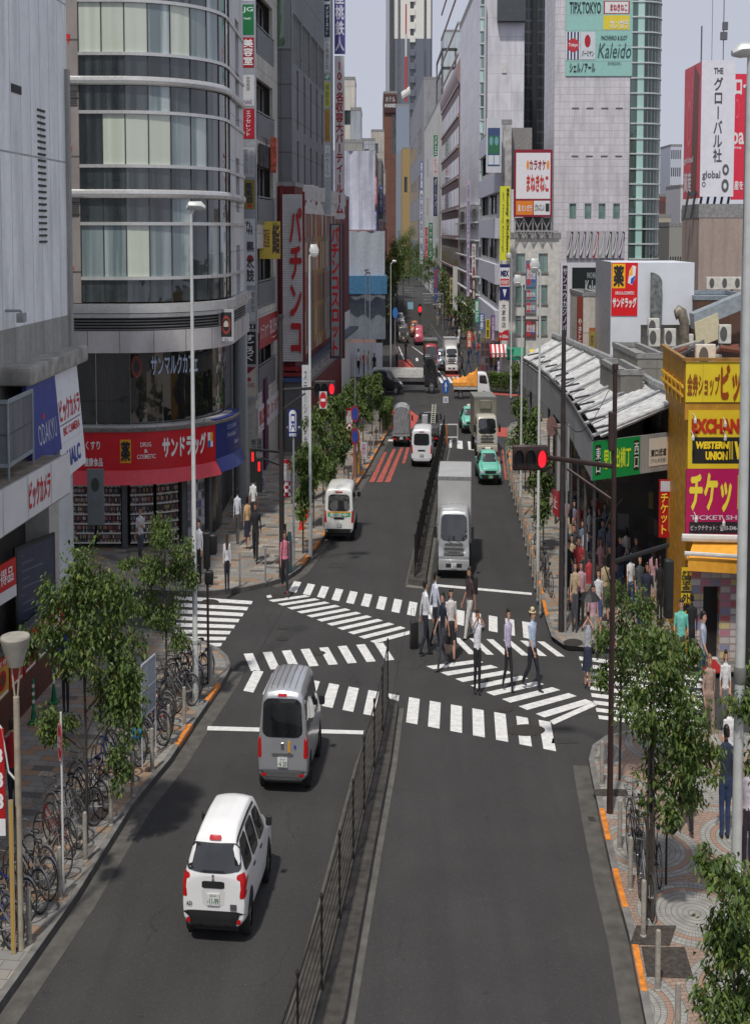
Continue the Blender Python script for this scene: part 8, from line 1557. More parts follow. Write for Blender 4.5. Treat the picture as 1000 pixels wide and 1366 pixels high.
def hedge(label, a, b, w_, h, seed):
 random.seed(seed); a = Vector((*a, 0)); b = Vector((*b, 0)); t = thing('hedge', label, 'hedge', (a.x, a.y, .1)); c = MB(); d = (b-a); n_ = Vector((-d.y, d.x, 0)).normalized()
 for i in range(int(d.length*h*w_*800)): p = a+d*random.random()+n_*random.uniform(-.5, .5)*w_+Vector((0, 0, .1+h*random.random()**.6)); v = Vector((random.gauss(0, 1), random.gauss(0, 1), random.gauss(0, .7))).normalized()*.16; s_ = Vector((v.y, -v.x, .03))*.4; c.add([p, p+v*.5+s_, p+v, p+v*.5-s_], [(0, 1, 2), (0, 2, 3)], random.choice([0, 0, 1, 2]))
 c.build('foliage', LM, t)
hedge('clipped green hedge at the far right corner of the junction', G(652, 523).xy, G(689, 525).xy, 1.6, 1.15, 3); hedge('small green bush at the far left corner of the near block', G(511, 578).xy, G(518, 562).xy, 1.0, 1.2, 4)
# ===== bollards, poles, lamps, signals
BOL = mat(C(150, 145, 135), .6, noise=.25, sc=6); STL = mat(C(165, 168, 170), .35, .6, noise=.1)
def rep(proto, pts, labels=None, z=.14):
 out = []
 for i, p in enumerate(pts):
  o = proto if i == 0 else copy_tree(proto); o.location = (p[0], p[1], z)
  if labels: o['label'] = labels[i]
  out.append(o)
 return out
def bollard(r_, h, label, grp, mt_): m = MB(); m.lathe([(r_*1.25, -.02), (r_*1.25, .02), (r_, .03), (r_, h-.05), (r_*.8, h-.015), (r_*.3, h)], (0, 0, 0), 12); return tag(m.build('bollard', mt_, smooth=True), label, 'bollard', grp)
OD = ['nearest', 'second nearest', 'third nearest', 'fourth nearest', 'fifth nearest', 'sixth nearest', 'seventh nearest', 'eighth nearest', 'ninth nearest', 'tenth nearest']
LB = [(39, 1257), (80, 1199), (114, 1149), (148, 1101), (177, 1062), (203, 1028), (225, 994), (246, 968)]
rep(bollard(.075, .80, '', 'grey bollards along the near left kerb', BOL), [G(x, y, .14) for x, y in LB], [f'grey concrete bollard by the near left kerb, {OD[i]} of the row' for i in range(8)])
RB = [(903, 1397), (876.6, 1321), (857.6, 1249), (840, 1187), (826, 1133), (802, 1048)]
rep(bollard(.075, .82, '', 'grey bollards along the near right kerb', BOL), [G(x, y, .14) for x, y in RB], [f'grey concrete bollard by the near right kerb, {OD[i]} of the row' for i in range(6)])
rep(bollard(.09, .95, '', 'pale bollards at the near left corner', STL), [G(262, 938, .14), G(281, 918, .14)], ['pale steel bollard at the foot of the tall left lamp post', 'pale steel bollard right of the tall left lamp post at the corner'])
rep(bollard(.05, 1.0, '', 'slim steel posts on the left corner pavement', STL), [G(320, 783, .14), G(354, 777, .14), G(274, 786, .14)], ['left slim steel post in front of the woman in white', 'right slim steel post behind the woman in pink', 'slim steel post behind the dark signal column'])
def kerbrow(L, n, inset, s0, sp):
 out = []
 for k in range(n):
  p = along(L, s0+k*sp, s0+k*sp+.1)
  if len(p) >= 2: a, b = Vector(p[0]), Vector(p[-1]); d = (b-a).normalized(); out.append((a.x-d.y*inset, a.y+d.x*inset))
 return out
kb = kerbrow(klf[8:], 22, .45, 1.5, 2.4); rep(bollard(.06, .8, '', 'kerb posts along the far left pavement', BOL), kb, [f'grey post in the long kerbside row on the far left pavement under the trees' for _ in kb])
kb = kerbrow(krf[7:], 20, .45, .8, 2.2); rep(bollard(.06, .8, '', 'kerb posts along the far right pavement', BOL), kb, [f'grey post in the long kerbside row beside the arcade' for _ in kb])
def lamp(label, x, y, zt, r0=.09, r1=.055, arm=(.9, 0), hd=.55, base=.14, pos=None, hz_=0, col=C(195, 198, 195)):
 g = pos or G(x, y, base); t = thing('street_lamp', label, 'street lamp', (g[0], g[1], base)); mt_ = mat(col, .4, .2, noise=.08); m = MB(); m.tube([(0, 0, 0), (0, 0, 1.3), (0, 0, 1.32), (0, 0, zt-.3)], [r0*1.25, r0*1.2, r0, r1], 12)
 m.tube([(0, 0, zt-.32), (arm[0]*.3, arm[1]*.3, zt-.2), (arm[0]*.6, arm[1]*.6, zt-.17)], [r1, r1*.8, r1*.7], 8); m.lathe([(r0*1.35, 1.28), (r0*1.35, 1.36)], (0, 0, 0), 12); m.build('pole', mt_, t, world=False, smooth=True, sharp=50)
 m = MB(); ax, ay = arm; l = math.hypot(ax, ay) or 1; ux, uy = ax/l, ay/l; q = [(ax*.55-ux*hd*.5, ay*.55-uy*hd*.5, zt-.18), (ax*.55-ux*hd*.35, ay*.55-uy*hd*.35, zt-.12), (ax*.55+ux*hd*.3, ay*.55+uy*hd*.3, zt-.13), (ax*.55+ux*hd*.55, ay*.55+uy*hd*.55, zt-.17)]
 m.tube(q, [(.08, .05), (.20, .09), (.21, .10), (.09, .04)], 10); h = m.build('lamp_head', mt_, t, world=False, smooth=True); m = MB(); m.tube([(ax*.55-ux*hd*.3, ay*.55-uy*hd*.3, zt-.19), (ax*.55+ux*hd*.3, ay*.55+uy*hd*.3, zt-.19)], [(.12, .02), (.13, .02)], 8); m.build('diffuser', mat(C(215, 215, 205), .3), h, world=False); return t
lamp('tall pale lamp post in front of the curved building at left', 261, 938, 10.5, .11, .06, (.35, 0), .75)
lamp('tall pale lamp post in front of the pachinko sign', 414, 742, 9.4, .10, .055, (.5, .1), .5)
lamp('lamp post on the far left corner, left of the close pair', 487, 516, 7.4, .08, .05, (.7, 0), .6); lamp('lamp post on the far left corner, right of the close pair', 493, 512, 7.5, .08, .05, (-.7, 0), .6); lamp('lamp post at the left edge of the far road', 521, 497, 7.9, .08, .05, (.9, 0), .6)
lamp('tall pale lamp post rising through the middle of the arcade roof edge', 717, 763, 9.0, .09, .055, (-.6, 0), .5); lamp('tall lamp post left of the middle one, by the arcade fascia', 694, 692, 8.3, .08, .05, (-.6, 0), .5); lamp('tall lamp post beyond the arcade at the far right corner', 681, 530, 8.5, .09, .05, (-.6, 0), .5)
t = lamp('nearest tall lamp post at the right edge with a big pale lamp head', 979, 1290, 12.3, .14, .12, (-.1, 0), .85)
for c in t.children: c.name = c.name
m = MB(); g = G(979, 1290, .14); m.lathe([(.165, .0), (.17, .75), (.16, .76)], (g.x, g.y, .14), 14); m.build('base_sleeve', mat(C(110, 110, 108), .6, noise=.3), t, smooth=True, sharp=40); m = MB(); m.lathe([(.15, 3.9), (.165, 3.92), (.165, 4.1), (.15, 4.12)], (g.x, g.y, .14), 14); m.build('band', mat(C(110, 110, 108), .6, noise=.3), t, smooth=True, sharp=40)
# signals
SB = mat((.045, .026, .024), .45, .2, noise=.15); SBK = mat((.012, .012, .012), .5)
def signal(label, pole_px, arm_z, head_x, Yh, on=2, ht=None, col=SB, pz=7.0, heads=3, r_=.09, strut=True, hw=1.25, drop=0, name='traffic_signal'):
 g = G(*pole_px, .14); t = thing(name, label, 'traffic light', (g.x, g.y, .14)); m = MB(); m.tube([(g.x, g.y, .14), (g.x, g.y, 1.2), (g.x, g.y, pz)], [r_*1.3, r_*1.1, r_*.85], 10); m.lathe([(r_*1.2, 0), (r_*1.2, .1)], (g.x, g.y, pz-.05), 10); m.build('pole', col, t, smooth=True, sharp=50)
 hx = head_x; m = MB(); s = 1 if hx < g.x else -1; m.tube([(g.x, g.y, arm_z), (hx+s*hw/2, Yh+.08, arm_z)], .045, 8);
 if strut: m.tube([(g.x, g.y, arm_z-.75), (g.x-s*.1, g.y, arm_z-.55), (g.x+(hx-g.x)*.55, g.y+(Yh-g.y)*.55, arm_z-.12)], .03, 8)
 m.build('arm', col, t, smooth=True)
 m = MB(); m.box((hx-hw/2, Yh, arm_z-.22), (hx+hw/2, Yh+.16, arm_z+.22), bev=.04); hd = m.build('signal_head', col, t, smooth=True, sharp=50)
 for k in range(heads):
  cx = hx-hw/2+hw*(k+.5)/heads; on_ = k == on; mm = mat((.9, .015, .03), .3, noise=0, emit=1.1) if on_ else SBK
  m = MB(); m.tube([(cx, Yh-.012, arm_z-.01), (cx, Yh-.001, arm_z-.01)], .155, 24); m.build('lens', mm, hd, world=False).location = -org(hd)
  m = MB(); n = 12; V1 = [(cx+.175*math.cos(math.pi*(j/n*1.3-.15)), Yh, arm_z-.01+.175*math.sin(math.pi*(j/n*1.3-.15))) for j in range(n+1)]; V2 = [(a, Yh-.26+.05*abs(math.cos(math.pi*(j/n*1.3-.15))), c+.0) for j, (a, b, c) in enumerate(V1)]; V1b = [(cx+(a-cx)*.94, b, arm_z-.01+(c-arm_z+.01)*.94) for a, b, c in V1]; V2b = [(cx+(a-cx)*.94, b, arm_z-.01+(c-arm_z+.01)*.94) for a, b, c in V2]
  m.add(V1+V2, [(j, j+1, n+2+j, n+1+j) for j in range(n)]); m.add(V1b+V2b, [(j, n+1+j, n+2+j, j+1) for j in range(n)]); m.build('visor', col, hd, world=False).location = -org(hd)
 return t, g
t, g = signal('brown traffic signal showing red on a long arm over the right carriageway', (813, 1084), 6.08, XA(708, 40), 40.2, pz=7.75)
m = MB(); m.box((g.x-.2, g.y-.14, 6.35), (g.x-.03, g.y+.1, 7.0), bev=.02); m.build('junction_box', SB, t); m = MB(); m.tube([(g.x, g.y, 5.4), (g.x-.35, g.y-.1, 5.0), (g.x-.3, g.y-.1, 4.4), (g.x, g.y, 4.0)], .02, 6); m.build('cable', SBK, t)
m = MB(); m.tube([(g.x, g.y, 4.46), (XA(897, 40.5), 40.9, 4.46)], .045, 8); m.build('arm', SBK, t, smooth=True); m = MB(); xq = XA(894, 40.9); m.box((xq-.16, 40.75, 3.15), (xq+.16, 41.05, 4.2), bev=.04); m.box((xq-.09, 40.72, 3.3), (xq+.09, 40.76, 3.55)); m.build('pedestrian_signal', SBK, t, smooth=True, sharp=50)
t, g = signal('traffic signal showing red on an arm from the dark pole at the left corner', (376, 770), 5.52, XA(433, 66.5), 66.5, pz=7.6, r_=.14, col=mat((.03, .026, .025), .5))
m = MB(); m.tube([(g.x, g.y, 3.75), (XA(337, 66.5), 66.6, 3.75)], .04, 8); m.tube([(g.x, g.y, 3.35), (XA(349, 66.5), 66.6, 3.5)], .03, 8); m.build('arm', SBK, t)
for x, y in ((337, 609), (345.5, 622)):
 p = PY(x, y, 66.2); m = MB(); m.box((p.x-.17, 66.2, p.z-.75), (p.x+.17, 66.4, p.z+.25), bev=.03); h = m.build('pedestrian_signal', SBK, t); m = MB(); m.tube([(p.x, 66.16, p.z), (p.x, 66.19, p.z)], .12, 12) if False else m.box((p.x-.07, 66.17, p.z-.14), (p.x+.07, 66.19, p.z+.13)); m.build('red_figure', mat((.75, .02, .02), .3, noise=0, emit=.8), h, world=False).location = -org(h)
board('no_entry_style_sign', 'small round red and white sign hanging below the left traffic signal', 'sign', (XA(426, 66), 66), (XA(436, 66), 66), ZA(545, 66), ZA(522, 66), .03, C(190, 190, 190), [('#disc', (0.03, 0.03, .97, .97), C(190, 25, 35)), ('#rect', (.2, .42, .8, .58), W_)])
board('train_sign', 'white and blue station sign with a front view of a train', 'sign', (XA(384, 68), 68), (XA(397.5, 68), 68), ZA(583, 68), ZA(546, 68), .12, C(30, 50, 120), [('#rect', (.14, .2, .86, .84), W_), ('#disc', (.14, .7, .86, .98), W_), ('#rect', (.3, .38, .7, .84), BLU), ('#rect', (.36, .58, .64, .76), W_), ('#disc', (.34, .42, .46, .50), W_), ('#disc', (.54, .42, .66, .50), W_), ('#poly', (0, 0, 1, 1), BLU, {'pts': [(.36, .38), (.44, .38), (.30, .24), (.22, .24)]}), ('#poly', (0, 0, 1, 1), BLU, {'pts': [(.56, .38), (.64, .38), (.78, .24), (.70, .24)]}), ('新宿駅', (.14, .03, .86, .15), W_, BB)])
bar_thing('sign_post', 'slim grey post carrying the station sign and a flat lamp cap', 'post', [tuple(G(392, 754, .14)), (G(392, 754).x, G(392, 754).y, 4.05)], .06, STL); m = MB(); gg = G(392, 754); m.lathe([(.05, 4.0), (.42, 4.13), (.44, 4.18), (.05, 4.24)], (gg.x, gg.y, 0), 16); tag(m.build('lamp_cap', STL, smooth=True, sharp=40), 'flat round lamp cap on the slim grey post below the station sign', 'lamp')
for lb, xx, Yb, ya, yb in (('red and white patterned festival banner by the dark signal pole', (377, 387), 66.9, 613, 663), ('red and white patterned festival banner farther along the left pavement', (462, 470), 94, 544, 580)):
 board('banner', lb, 'banner', (XA(xx[0], Yb), Yb), (XA(xx[1], Yb), Yb), ZA(yb, Yb), ZA(ya, Yb), .04, C(205, 200, 198), [('#rect', (0, .72, 1, 1), C(165, 25, 40)), ('#rect', (0, 0, 1, .42), C(165, 25, 40))]+[('#rect', (.25*((i+j) % 2)+.5*i, .04+.09*j, .25*((i+j) % 2)+.5*i+.25, .13+.09*j), W_) for i in range(2) for j in range(4)]+[('新宿', (.15, .46, .85, .92), C(190, 190, 190), VB)])
# other poles
m = MB(); g = G(748, 842, .14); m.tube([(g.x, g.y, .14), (g.x, g.y, 7.6)], [.15, .11], 10); tag(m.build('utility_pole', mat((.035, .028, .028), .6, noise=.3), smooth=True), 'thick dark brown utility pole at the arcade corner', 'pole')
m = MB(); m.tube([(g.x+.2, g.y-.1, .14), (g.x+.2, g.y-.1, 3.9)], .06, 8); tag(m.build('sign_pole', STL, smooth=True), 'pale pole right beside the thick dark utility pole', 'pole')
board('back_of_sign', 'plain grey sign box seen from behind on the pole at the arcade corner', 'sign', (XA(743, 57.4), 57.4), (XA(759, 57.4), 57.4), ZA(655, 57.4), ZA(566, 57.4), .25, C(150, 148, 145), [('#rect', (0, .48, 1, .5), C(90, 90, 90))])
board('warning_sign', 'red and white sign seen edge-on beside the grey box at the arcade corner', 'sign', (XA(737.5, 58), 58), (XA(745.5, 57), 57), ZA(684, 58), ZA(652, 58), .05, C(175, 25, 35), [('止', (.2, .3, .8, .8), W_)])
m = MB(); g2_ = PY(735, 568, 57.6); m.tube([(g2_.x, 57.5, g2_.z), (g2_.x, 57.62, g2_.z), (g2_.x, 57.72, g2_.z)], [.26, .24, .12], 18); m.tube([(g2_.x, 57.7, g2_.z), (g.x, g.y, g2_.z)], .03, 6); tag(m.build('traffic_mirror', mat(C(120, 90, 85), .5, noise=.2), smooth=True, sharp=50), 'round brown traffic mirror seen from behind on the arcade corner pole', 'mirror')
g = G(594, 590, .16); t = thing('direction_sign', 'round blue arrow sign on a pale post at the end of the far median', 'road sign', (g.x, g.y, .16)); m = MB(); m.tube([(g.x, g.y, .16), (g.x, g.y, 3.1)], .04, 8); m.build('post', STL, t); m = MB(); m.tube([(g.x, g.y-.07, 2.78), (g.x, g.y-.045, 2.78)], .33, 24); d_ = m.build('disc', mat(C(35, 90, 165), .4), t)
m = MB(); F = lambda u, v, o=0: Vector((g.x-.2+.4*u, g.y-.076-o, 2.5+.56*v)); m.add([F(.4, .1), F(.6, .1), F(.6, .55), F(.85, .5), F(.5, .95), F(.15, .5), F(.4, .55)], [(0, 1, 2, 6), (3, 4, 5)]); m.build('arrow', PLT, d_, world=False).location = -org(d_)
board('', '', 'x', (g.x-.25, g.y-.06), (g.x+.25, g.y-.06), 2.02, 2.32, .02, C(215, 215, 215), [('右左', (.2, .2, .8, .8), BLU)], parent=t); m = MB(); m.tube([(g.x+.05, g.y-1.2, .16), (g.x+.05, g.y-1.2, 1.1)], .07, 10); tag(m.build('marker_post', mat(C(190, 110, 30), .6), smooth=True), 'orange marker post at the end of the far median fence', 'post')
t = thing('steel_barrier', 'small white tube barrier at the end of the far median', 'barrier', (g.x+.5, g.y+.6, .1)); m = MB(); [m.tube([(g.x-.5, g.y+.6, z), (g.x+1.2, g.y+.6, z)], .035, 6) for z in (.35, .95)]; [m.tube([(g.x+k, g.y+.6, .0), (g.x+k, g.y+.6, .95)], .035, 6) for k in (-.5, 1.2)]; m.build('frame', PLT, t)
for i, (x, Y, x2, ya, yb) in enumerate(((539, 330, 552, 381, 392), (590, 235, 563, 392, 406))):
 X, X2 = XA(x, Y), XA(x2, Y); t = thing('gantry_sign', ['farther grey direction board on a pole over the far road', 'nearer grey direction board on an arm over the far road'][i], 'road sign', (X, Y, 0)); m = MB()
 if i: m.tube([(X, Y, 0), (X, Y, ZA(ya-2, Y))], .14, 8); m.tube([(X, Y, ZA(ya, Y)), (X2, Y, ZA(ya, Y))], .08, 6); m.tube([(X, Y, ZA(yb, Y)), (X2, Y, ZA(yb, Y))], .08, 6)
 else: m.tube([(X-.4, Y, 0), (X-.4, Y, ZA(ya-1, Y))], .14, 8)
 m.build('pole', STL, t); a_, b_ = (X2, X2+(X-X2)*.45) if i else (X-.5, X2); board('', '', 'x', (a_, Y-.15), (b_, Y-.15), ZA(yb, Y), ZA(ya, Y), .1, C(105, 108, 110), [('#rect', (.05, .1+.3*k, .95, .26+.3*k), C(130, 133, 135)) for k in range(3)]+[('四谷', (.2, .4, .5, .55), (.5, .5, .5))], parent=t)
for lb, x, y, Y, sg in (('red far traffic light hanging over the far road', 560, 413, 240, 0), ('pair of dark and red signal heads on the far right corner pole', 702, 498, 140, 1), ('round blue road sign at the far left corner of the far road', 527, 417, 190, 2), ('light blue notice board on a post on the far road', 548, 412, 300, 3)):
 p = PY(x, y, Y); t = thing(['traffic_signal', 'traffic_signal', 'road_sign', 'notice_board'][sg], lb, 'traffic light' if sg < 2 else 'road sign', (p.x, p.y, 0)); m = MB(); m.tube([(p.x-(.2 if sg == 1 else .0), Y+.2, 0), (p.x-(.2 if sg == 1 else 0), Y+.2, p.z+(5 if sg == 1 else .3))], .08, 8)
 if sg == 1: m.tube([(p.x+2.4, Y+.2, p.z+3.2), (p.x-1.4, Y+.2, p.z+3.2)], .06, 6); m.tube([(p.x+2.4, Y+.2, p.z+1.0), (p.x-1.4, Y+.2, p.z+1.0)], .06, 6)
 m.build('pole', mat((.08, .08, .08), .5) if sg < 2 else STL, t)
 if sg < 2:
  m = MB(); m.box((p.x-.3, Y, p.z-.55), (p.x+.3, Y+.18, p.z+.6), bev=.05); m.build('signal_head', SBK, t); m = MB(); m.tube([(p.x, Y-.03, p.z+.05), (p.x, Y-.005, p.z+.05)], .2 if sg else .33, 16); m.build('lens', mat((.9, .015, .03), .3, noise=0, emit=1.1), t)
 else:
  m = MB(); (m.tube([(p.x, Y, p.z), (p.x, Y+.04, p.z)], .45, 20) if sg == 2 else m.box((p.x-.9, Y, p.z-1), (p.x+.6, Y+.06, p.z+.9))); m.build('panel', mat(C(50, 110, 180) if sg == 2 else C(150, 195, 220), .5), t)
fence('pale tube railing along the far right kerb beyond the junction', [(12.0, 163), (11.5, 180), (11.1, 200), (10.9, 225)], h=1.0, sp=3, nr=3, mt=STL, name='kerb_railing')
# left foreground furniture
g = G(28, 1266, .14); t = thing('cone_lamp', 'beige post with an inverted cone lamp held by two struts at the left edge', 'street lamp', (g.x, g.y, .14)); BG = mat(C(165, 155, 135), .6, noise=.2)
m = MB(); m.tube([(0, 0, 0), (0, 0, 1.2), (0, 0, 3.55)], [.10, .09, .085], 12); m.build('pole', BG, t, world=False, smooth=True); m = MB(); m.tube([(-.03, 0, 3.5), (-.14, 0, 4.1)], .025, 8); m.tube([(.03, 0, 3.5), (.14, 0, 4.1)], .025, 8); m.build('strut', BG, t, world=False); m = MB(); m.lathe([(.20, 3.98), (.22, 4.02), (.40, 4.33), (.41, 4.37), (.39, 4.39)], (0, 0, 0), 20); m.build('lamp_shade', mat(C(150, 146, 135), .6, noise=.2), t, world=False, smooth=True, sharp=35)
m = MB(); m.tube([(-.0, 0, 2.35), (-.25, 0, 2.5), (-.42, 0, 3.1), (-.7, 0, 3.3)], .022, 6); m.build('side_arm', PLT, t, world=False)
board('street_banner', 'red and white banner strip cut by the left edge', 'banner', (g.x-.75, g.y-.02), (g.x-.36, g.y-.02), 1.75, 3.25, .03, C(175, 20, 25), [('#rect', (0, 0, 1, .16), W_), ('3', (.3, .68, .9, .82), W_, BB), ('8', (.3, .45, .9, .6), W_, BB), ('8', (.3, .25, .9, .4), W_, BB)])
board('sandwich_board', 'narrow wooden-edged board standing against the beige lamp post', 'sign', (g.x-.20, g.y-.25), (g.x-.08, g.y-.22), .14, 2.3, .05, C(170, 150, 110), [('#rect', (.3, .03, .7, .97), C(190, 150, 60))])
g = G(85, 1190, .14); t = thing('no_entry_sign', 'round red sign turned nearly edge-on, on a thin white post at left', 'road sign', (g.x, g.y, .14), R(-62)); m = MB(); m.tube([(0, 0, 0), (0, 0, 2.75)], .032, 8); m.build('post', PLT, t, world=False); m = MB(); m.tube([(0, -.05, 2.3), (0, -.035, 2.3)], .30, 28); m.build('disc', mat(C(175, 25, 40), .4), t, world=False)
m = MB(); F = lambda u, v, o=0: Vector((-.22+.44*u, -.055-o, 2.2+.22*v)); text_uv(m, '止まれ', (0, 0, 1, 1), F, .002, .03); m.build('lettering', PLT, t, world=False); m = MB(); F2 = lambda a, r: (r*math.cos(a), -.054, 2.3+r*math.sin(a)); m.add([F2(k*math.pi/14, r) for r in (.29, .265) for k in range(28)], [(k, (k+1) % 28, 28+(k+1) % 28, 28+k) for k in range(28)]); m.build('rim', PLT, t, world=False)
a_, b_ = G(190, 1024, .14), G(208, 1005, .14); t = thing('map_board', 'white-framed street map board standing among the parked bicycles', 'notice board', (a_.x, a_.y, .14)); m = MB()
for p in (a_, b_): m.tube([p, (p.x, p.y, 2.05)], .03, 6)
for z in (1.05, 1.55, 2.05): m.tube([(a_.x, a_.y, z), (b_.x, b_.y, z)], .022, 6)
md_ = (a_+b_)/2; m.tube([(md_.x, md_.y, 1.05), (md_.x, md_.y, 2.05)], .015, 6); m.build('frame', mat(C(195, 200, 205), .4), t); board('', '', 'x', a_.xy, b_.xy, 1.07, 2.03, .015, C(140, 148, 155), [('#rect', (.05, .55, .48, .95), C(165, 172, 178)), ('#rect', (.52, .55, .95, .95), C(150, 158, 165)), ('#rect', (.05, .05, .48, .45), C(155, 160, 168))], parent=t)
g = G(278, 912, .14); t = thing('signal_column', 'dark signal column with heads seen from behind at the left corner', 'traffic light', (g.x, g.y, .14)); m = MB(); m.tube([(0, 0, 0), (0, 0, 3.4)], [.06, .05], 8); m.build('pole', SB, t, world=False, smooth=True); m = MB(); m.box((-.17, -.1, 2.55), (.12, .2, 3.35), bev=.04); m.box((.05, -.05, 2.85), (.42, .25, 3.3), bev=.06); m.box((-.12, -.1, 2.2), (.25, .15, 2.5), bev=.05); m.build('signal_head', SBK, t, world=False, smooth=True, sharp=50)
for i, (x, y) in enumerate(((45, 965), (72, 938))):
 g = G(x, y, .14); t = thing('traffic_cone', ['green and white striped pole cone, nearer of two by the poster wall', 'green and white striped pole cone, farther of two by the poster wall'][i], 'traffic cone', (g.x, g.y, .14)); m = MB(); m.box((-.2, -.2, 0), (.2, .2, .05), bev=.02); m.lathe([(.14, .05), (.06, .35), (.045, .9), (.03, .92)], (0, 0, 0), 12); m.build('cone', mat((.01, .16, .07), .5), t, world=False, smooth=True, sharp=40); m = MB(); [m.lathe([(.062-.004*k, .42+.16*k), (.060-.004*k, .49+.16*k)], (0, 0, 0), 12) for k in range(3)]; m.build('stripe', PLT, t, world=False)
for i, (x, y) in enumerate(((404, 696), (410, 690), (402, 706))):
 g = G(x, y, .14); m = MB(); m.box((-.19, -.19, 0), (.19, .19, .04)); m.lathe([(.15, .04), (.05, .6), (.03, .72)], (0, 0, 0), 12); o = m.build('traffic_cone', mat(C(210, 50, 30), .5), smooth=True, sharp=40); o.location = (g.x, g.y, .14); tag(o, 'orange traffic cone behind the green-striped van on the left pavement', 'traffic cone', 'orange cones on the left pavement')
m = MB(); g = G(386, 762, .14); m.tube([(g.x, g.y, .14), (g.x, g.y, 1.15), (g.x, g.y, 1.3)], [.17, .17, .1], 14); tag(m.build('litter_bin', mat(C(90, 120, 120), .5), smooth=True), 'grey-green cylinder beside the dark signal pole', 'cylinder')
vb('black vertical board with orange lettering at the foot of the dark signal pole', 374, 381, 700, 740, 66, (.02, .02, .02), [('#rect', (.3, .5, .7, .98), C(220, 120, 60)), ('P', (.2, .15, .8, .35), W_)], name='ground_sign')
for i, (x0, x1, y0, y1, cl_, yb) in enumerate(((471, 475, 570, 640, C(180, 90, 40), 0), (477, 480, 575, 640, C(190, 150, 50), 0), (481, 489, 590, 612, C(190, 190, 200), 0))): vb(['orange', 'yellow', 'white and red'][i]+' upright shop banner on the far left pavement', x0, x1, y0, y1, [93, 94.5, 98][i], cl_, [('大売出し', (.2, .05, .8, .95), [(.5, .05, .05), (.4, .1, .05), (.5, .05, .1)][i], V)], name='nobori_banner')
m = MB(); g = G(474, 642, .14);
for i, y in enumerate((552, 582)): p = PY(473.5, y, 92.3); t = thing('round_road_sign', ['upper', 'lower'][i]+' round blue sign with red rim on the far left pavement', 'road sign', p); m = MB(); m.tube([(0, 0, 0), (0, .03, 0)], .34, 20); m.build('rim', mat(C(150, 40, 60), .5), t, world=False); m = MB(); m.tube([(0, -.01, 0), (0, 0, 0)], .26, 20); m.build('disc', mat(C(50, 70, 150), .5), t, world=False)
bar_thing('sign_post', 'slim post carrying the two round blue signs on the far left pavement', 'post', [(PY(473.5, 560, 92.4).x, 92.4, .14), (PY(473.5, 560, 92.4).x, 92.4, 4.9)], .045, STL)
# wires over the arcade corner
m = MB()
for a, b in ((PY(812, 520, 40), PY(752, 560, 58)), (PY(830, 665, 48), PY(768, 660, 57))): m.tube([a.lerp(b, t)+Vector((0, 0, -.5*math.sin(t*math.pi))) for t in [k/8 for k in range(9)]], .012, 4)
tag(m.build('overhead_wire', SBK), 'thin dark wires sagging between the poles at the arcade corner', 'wire')
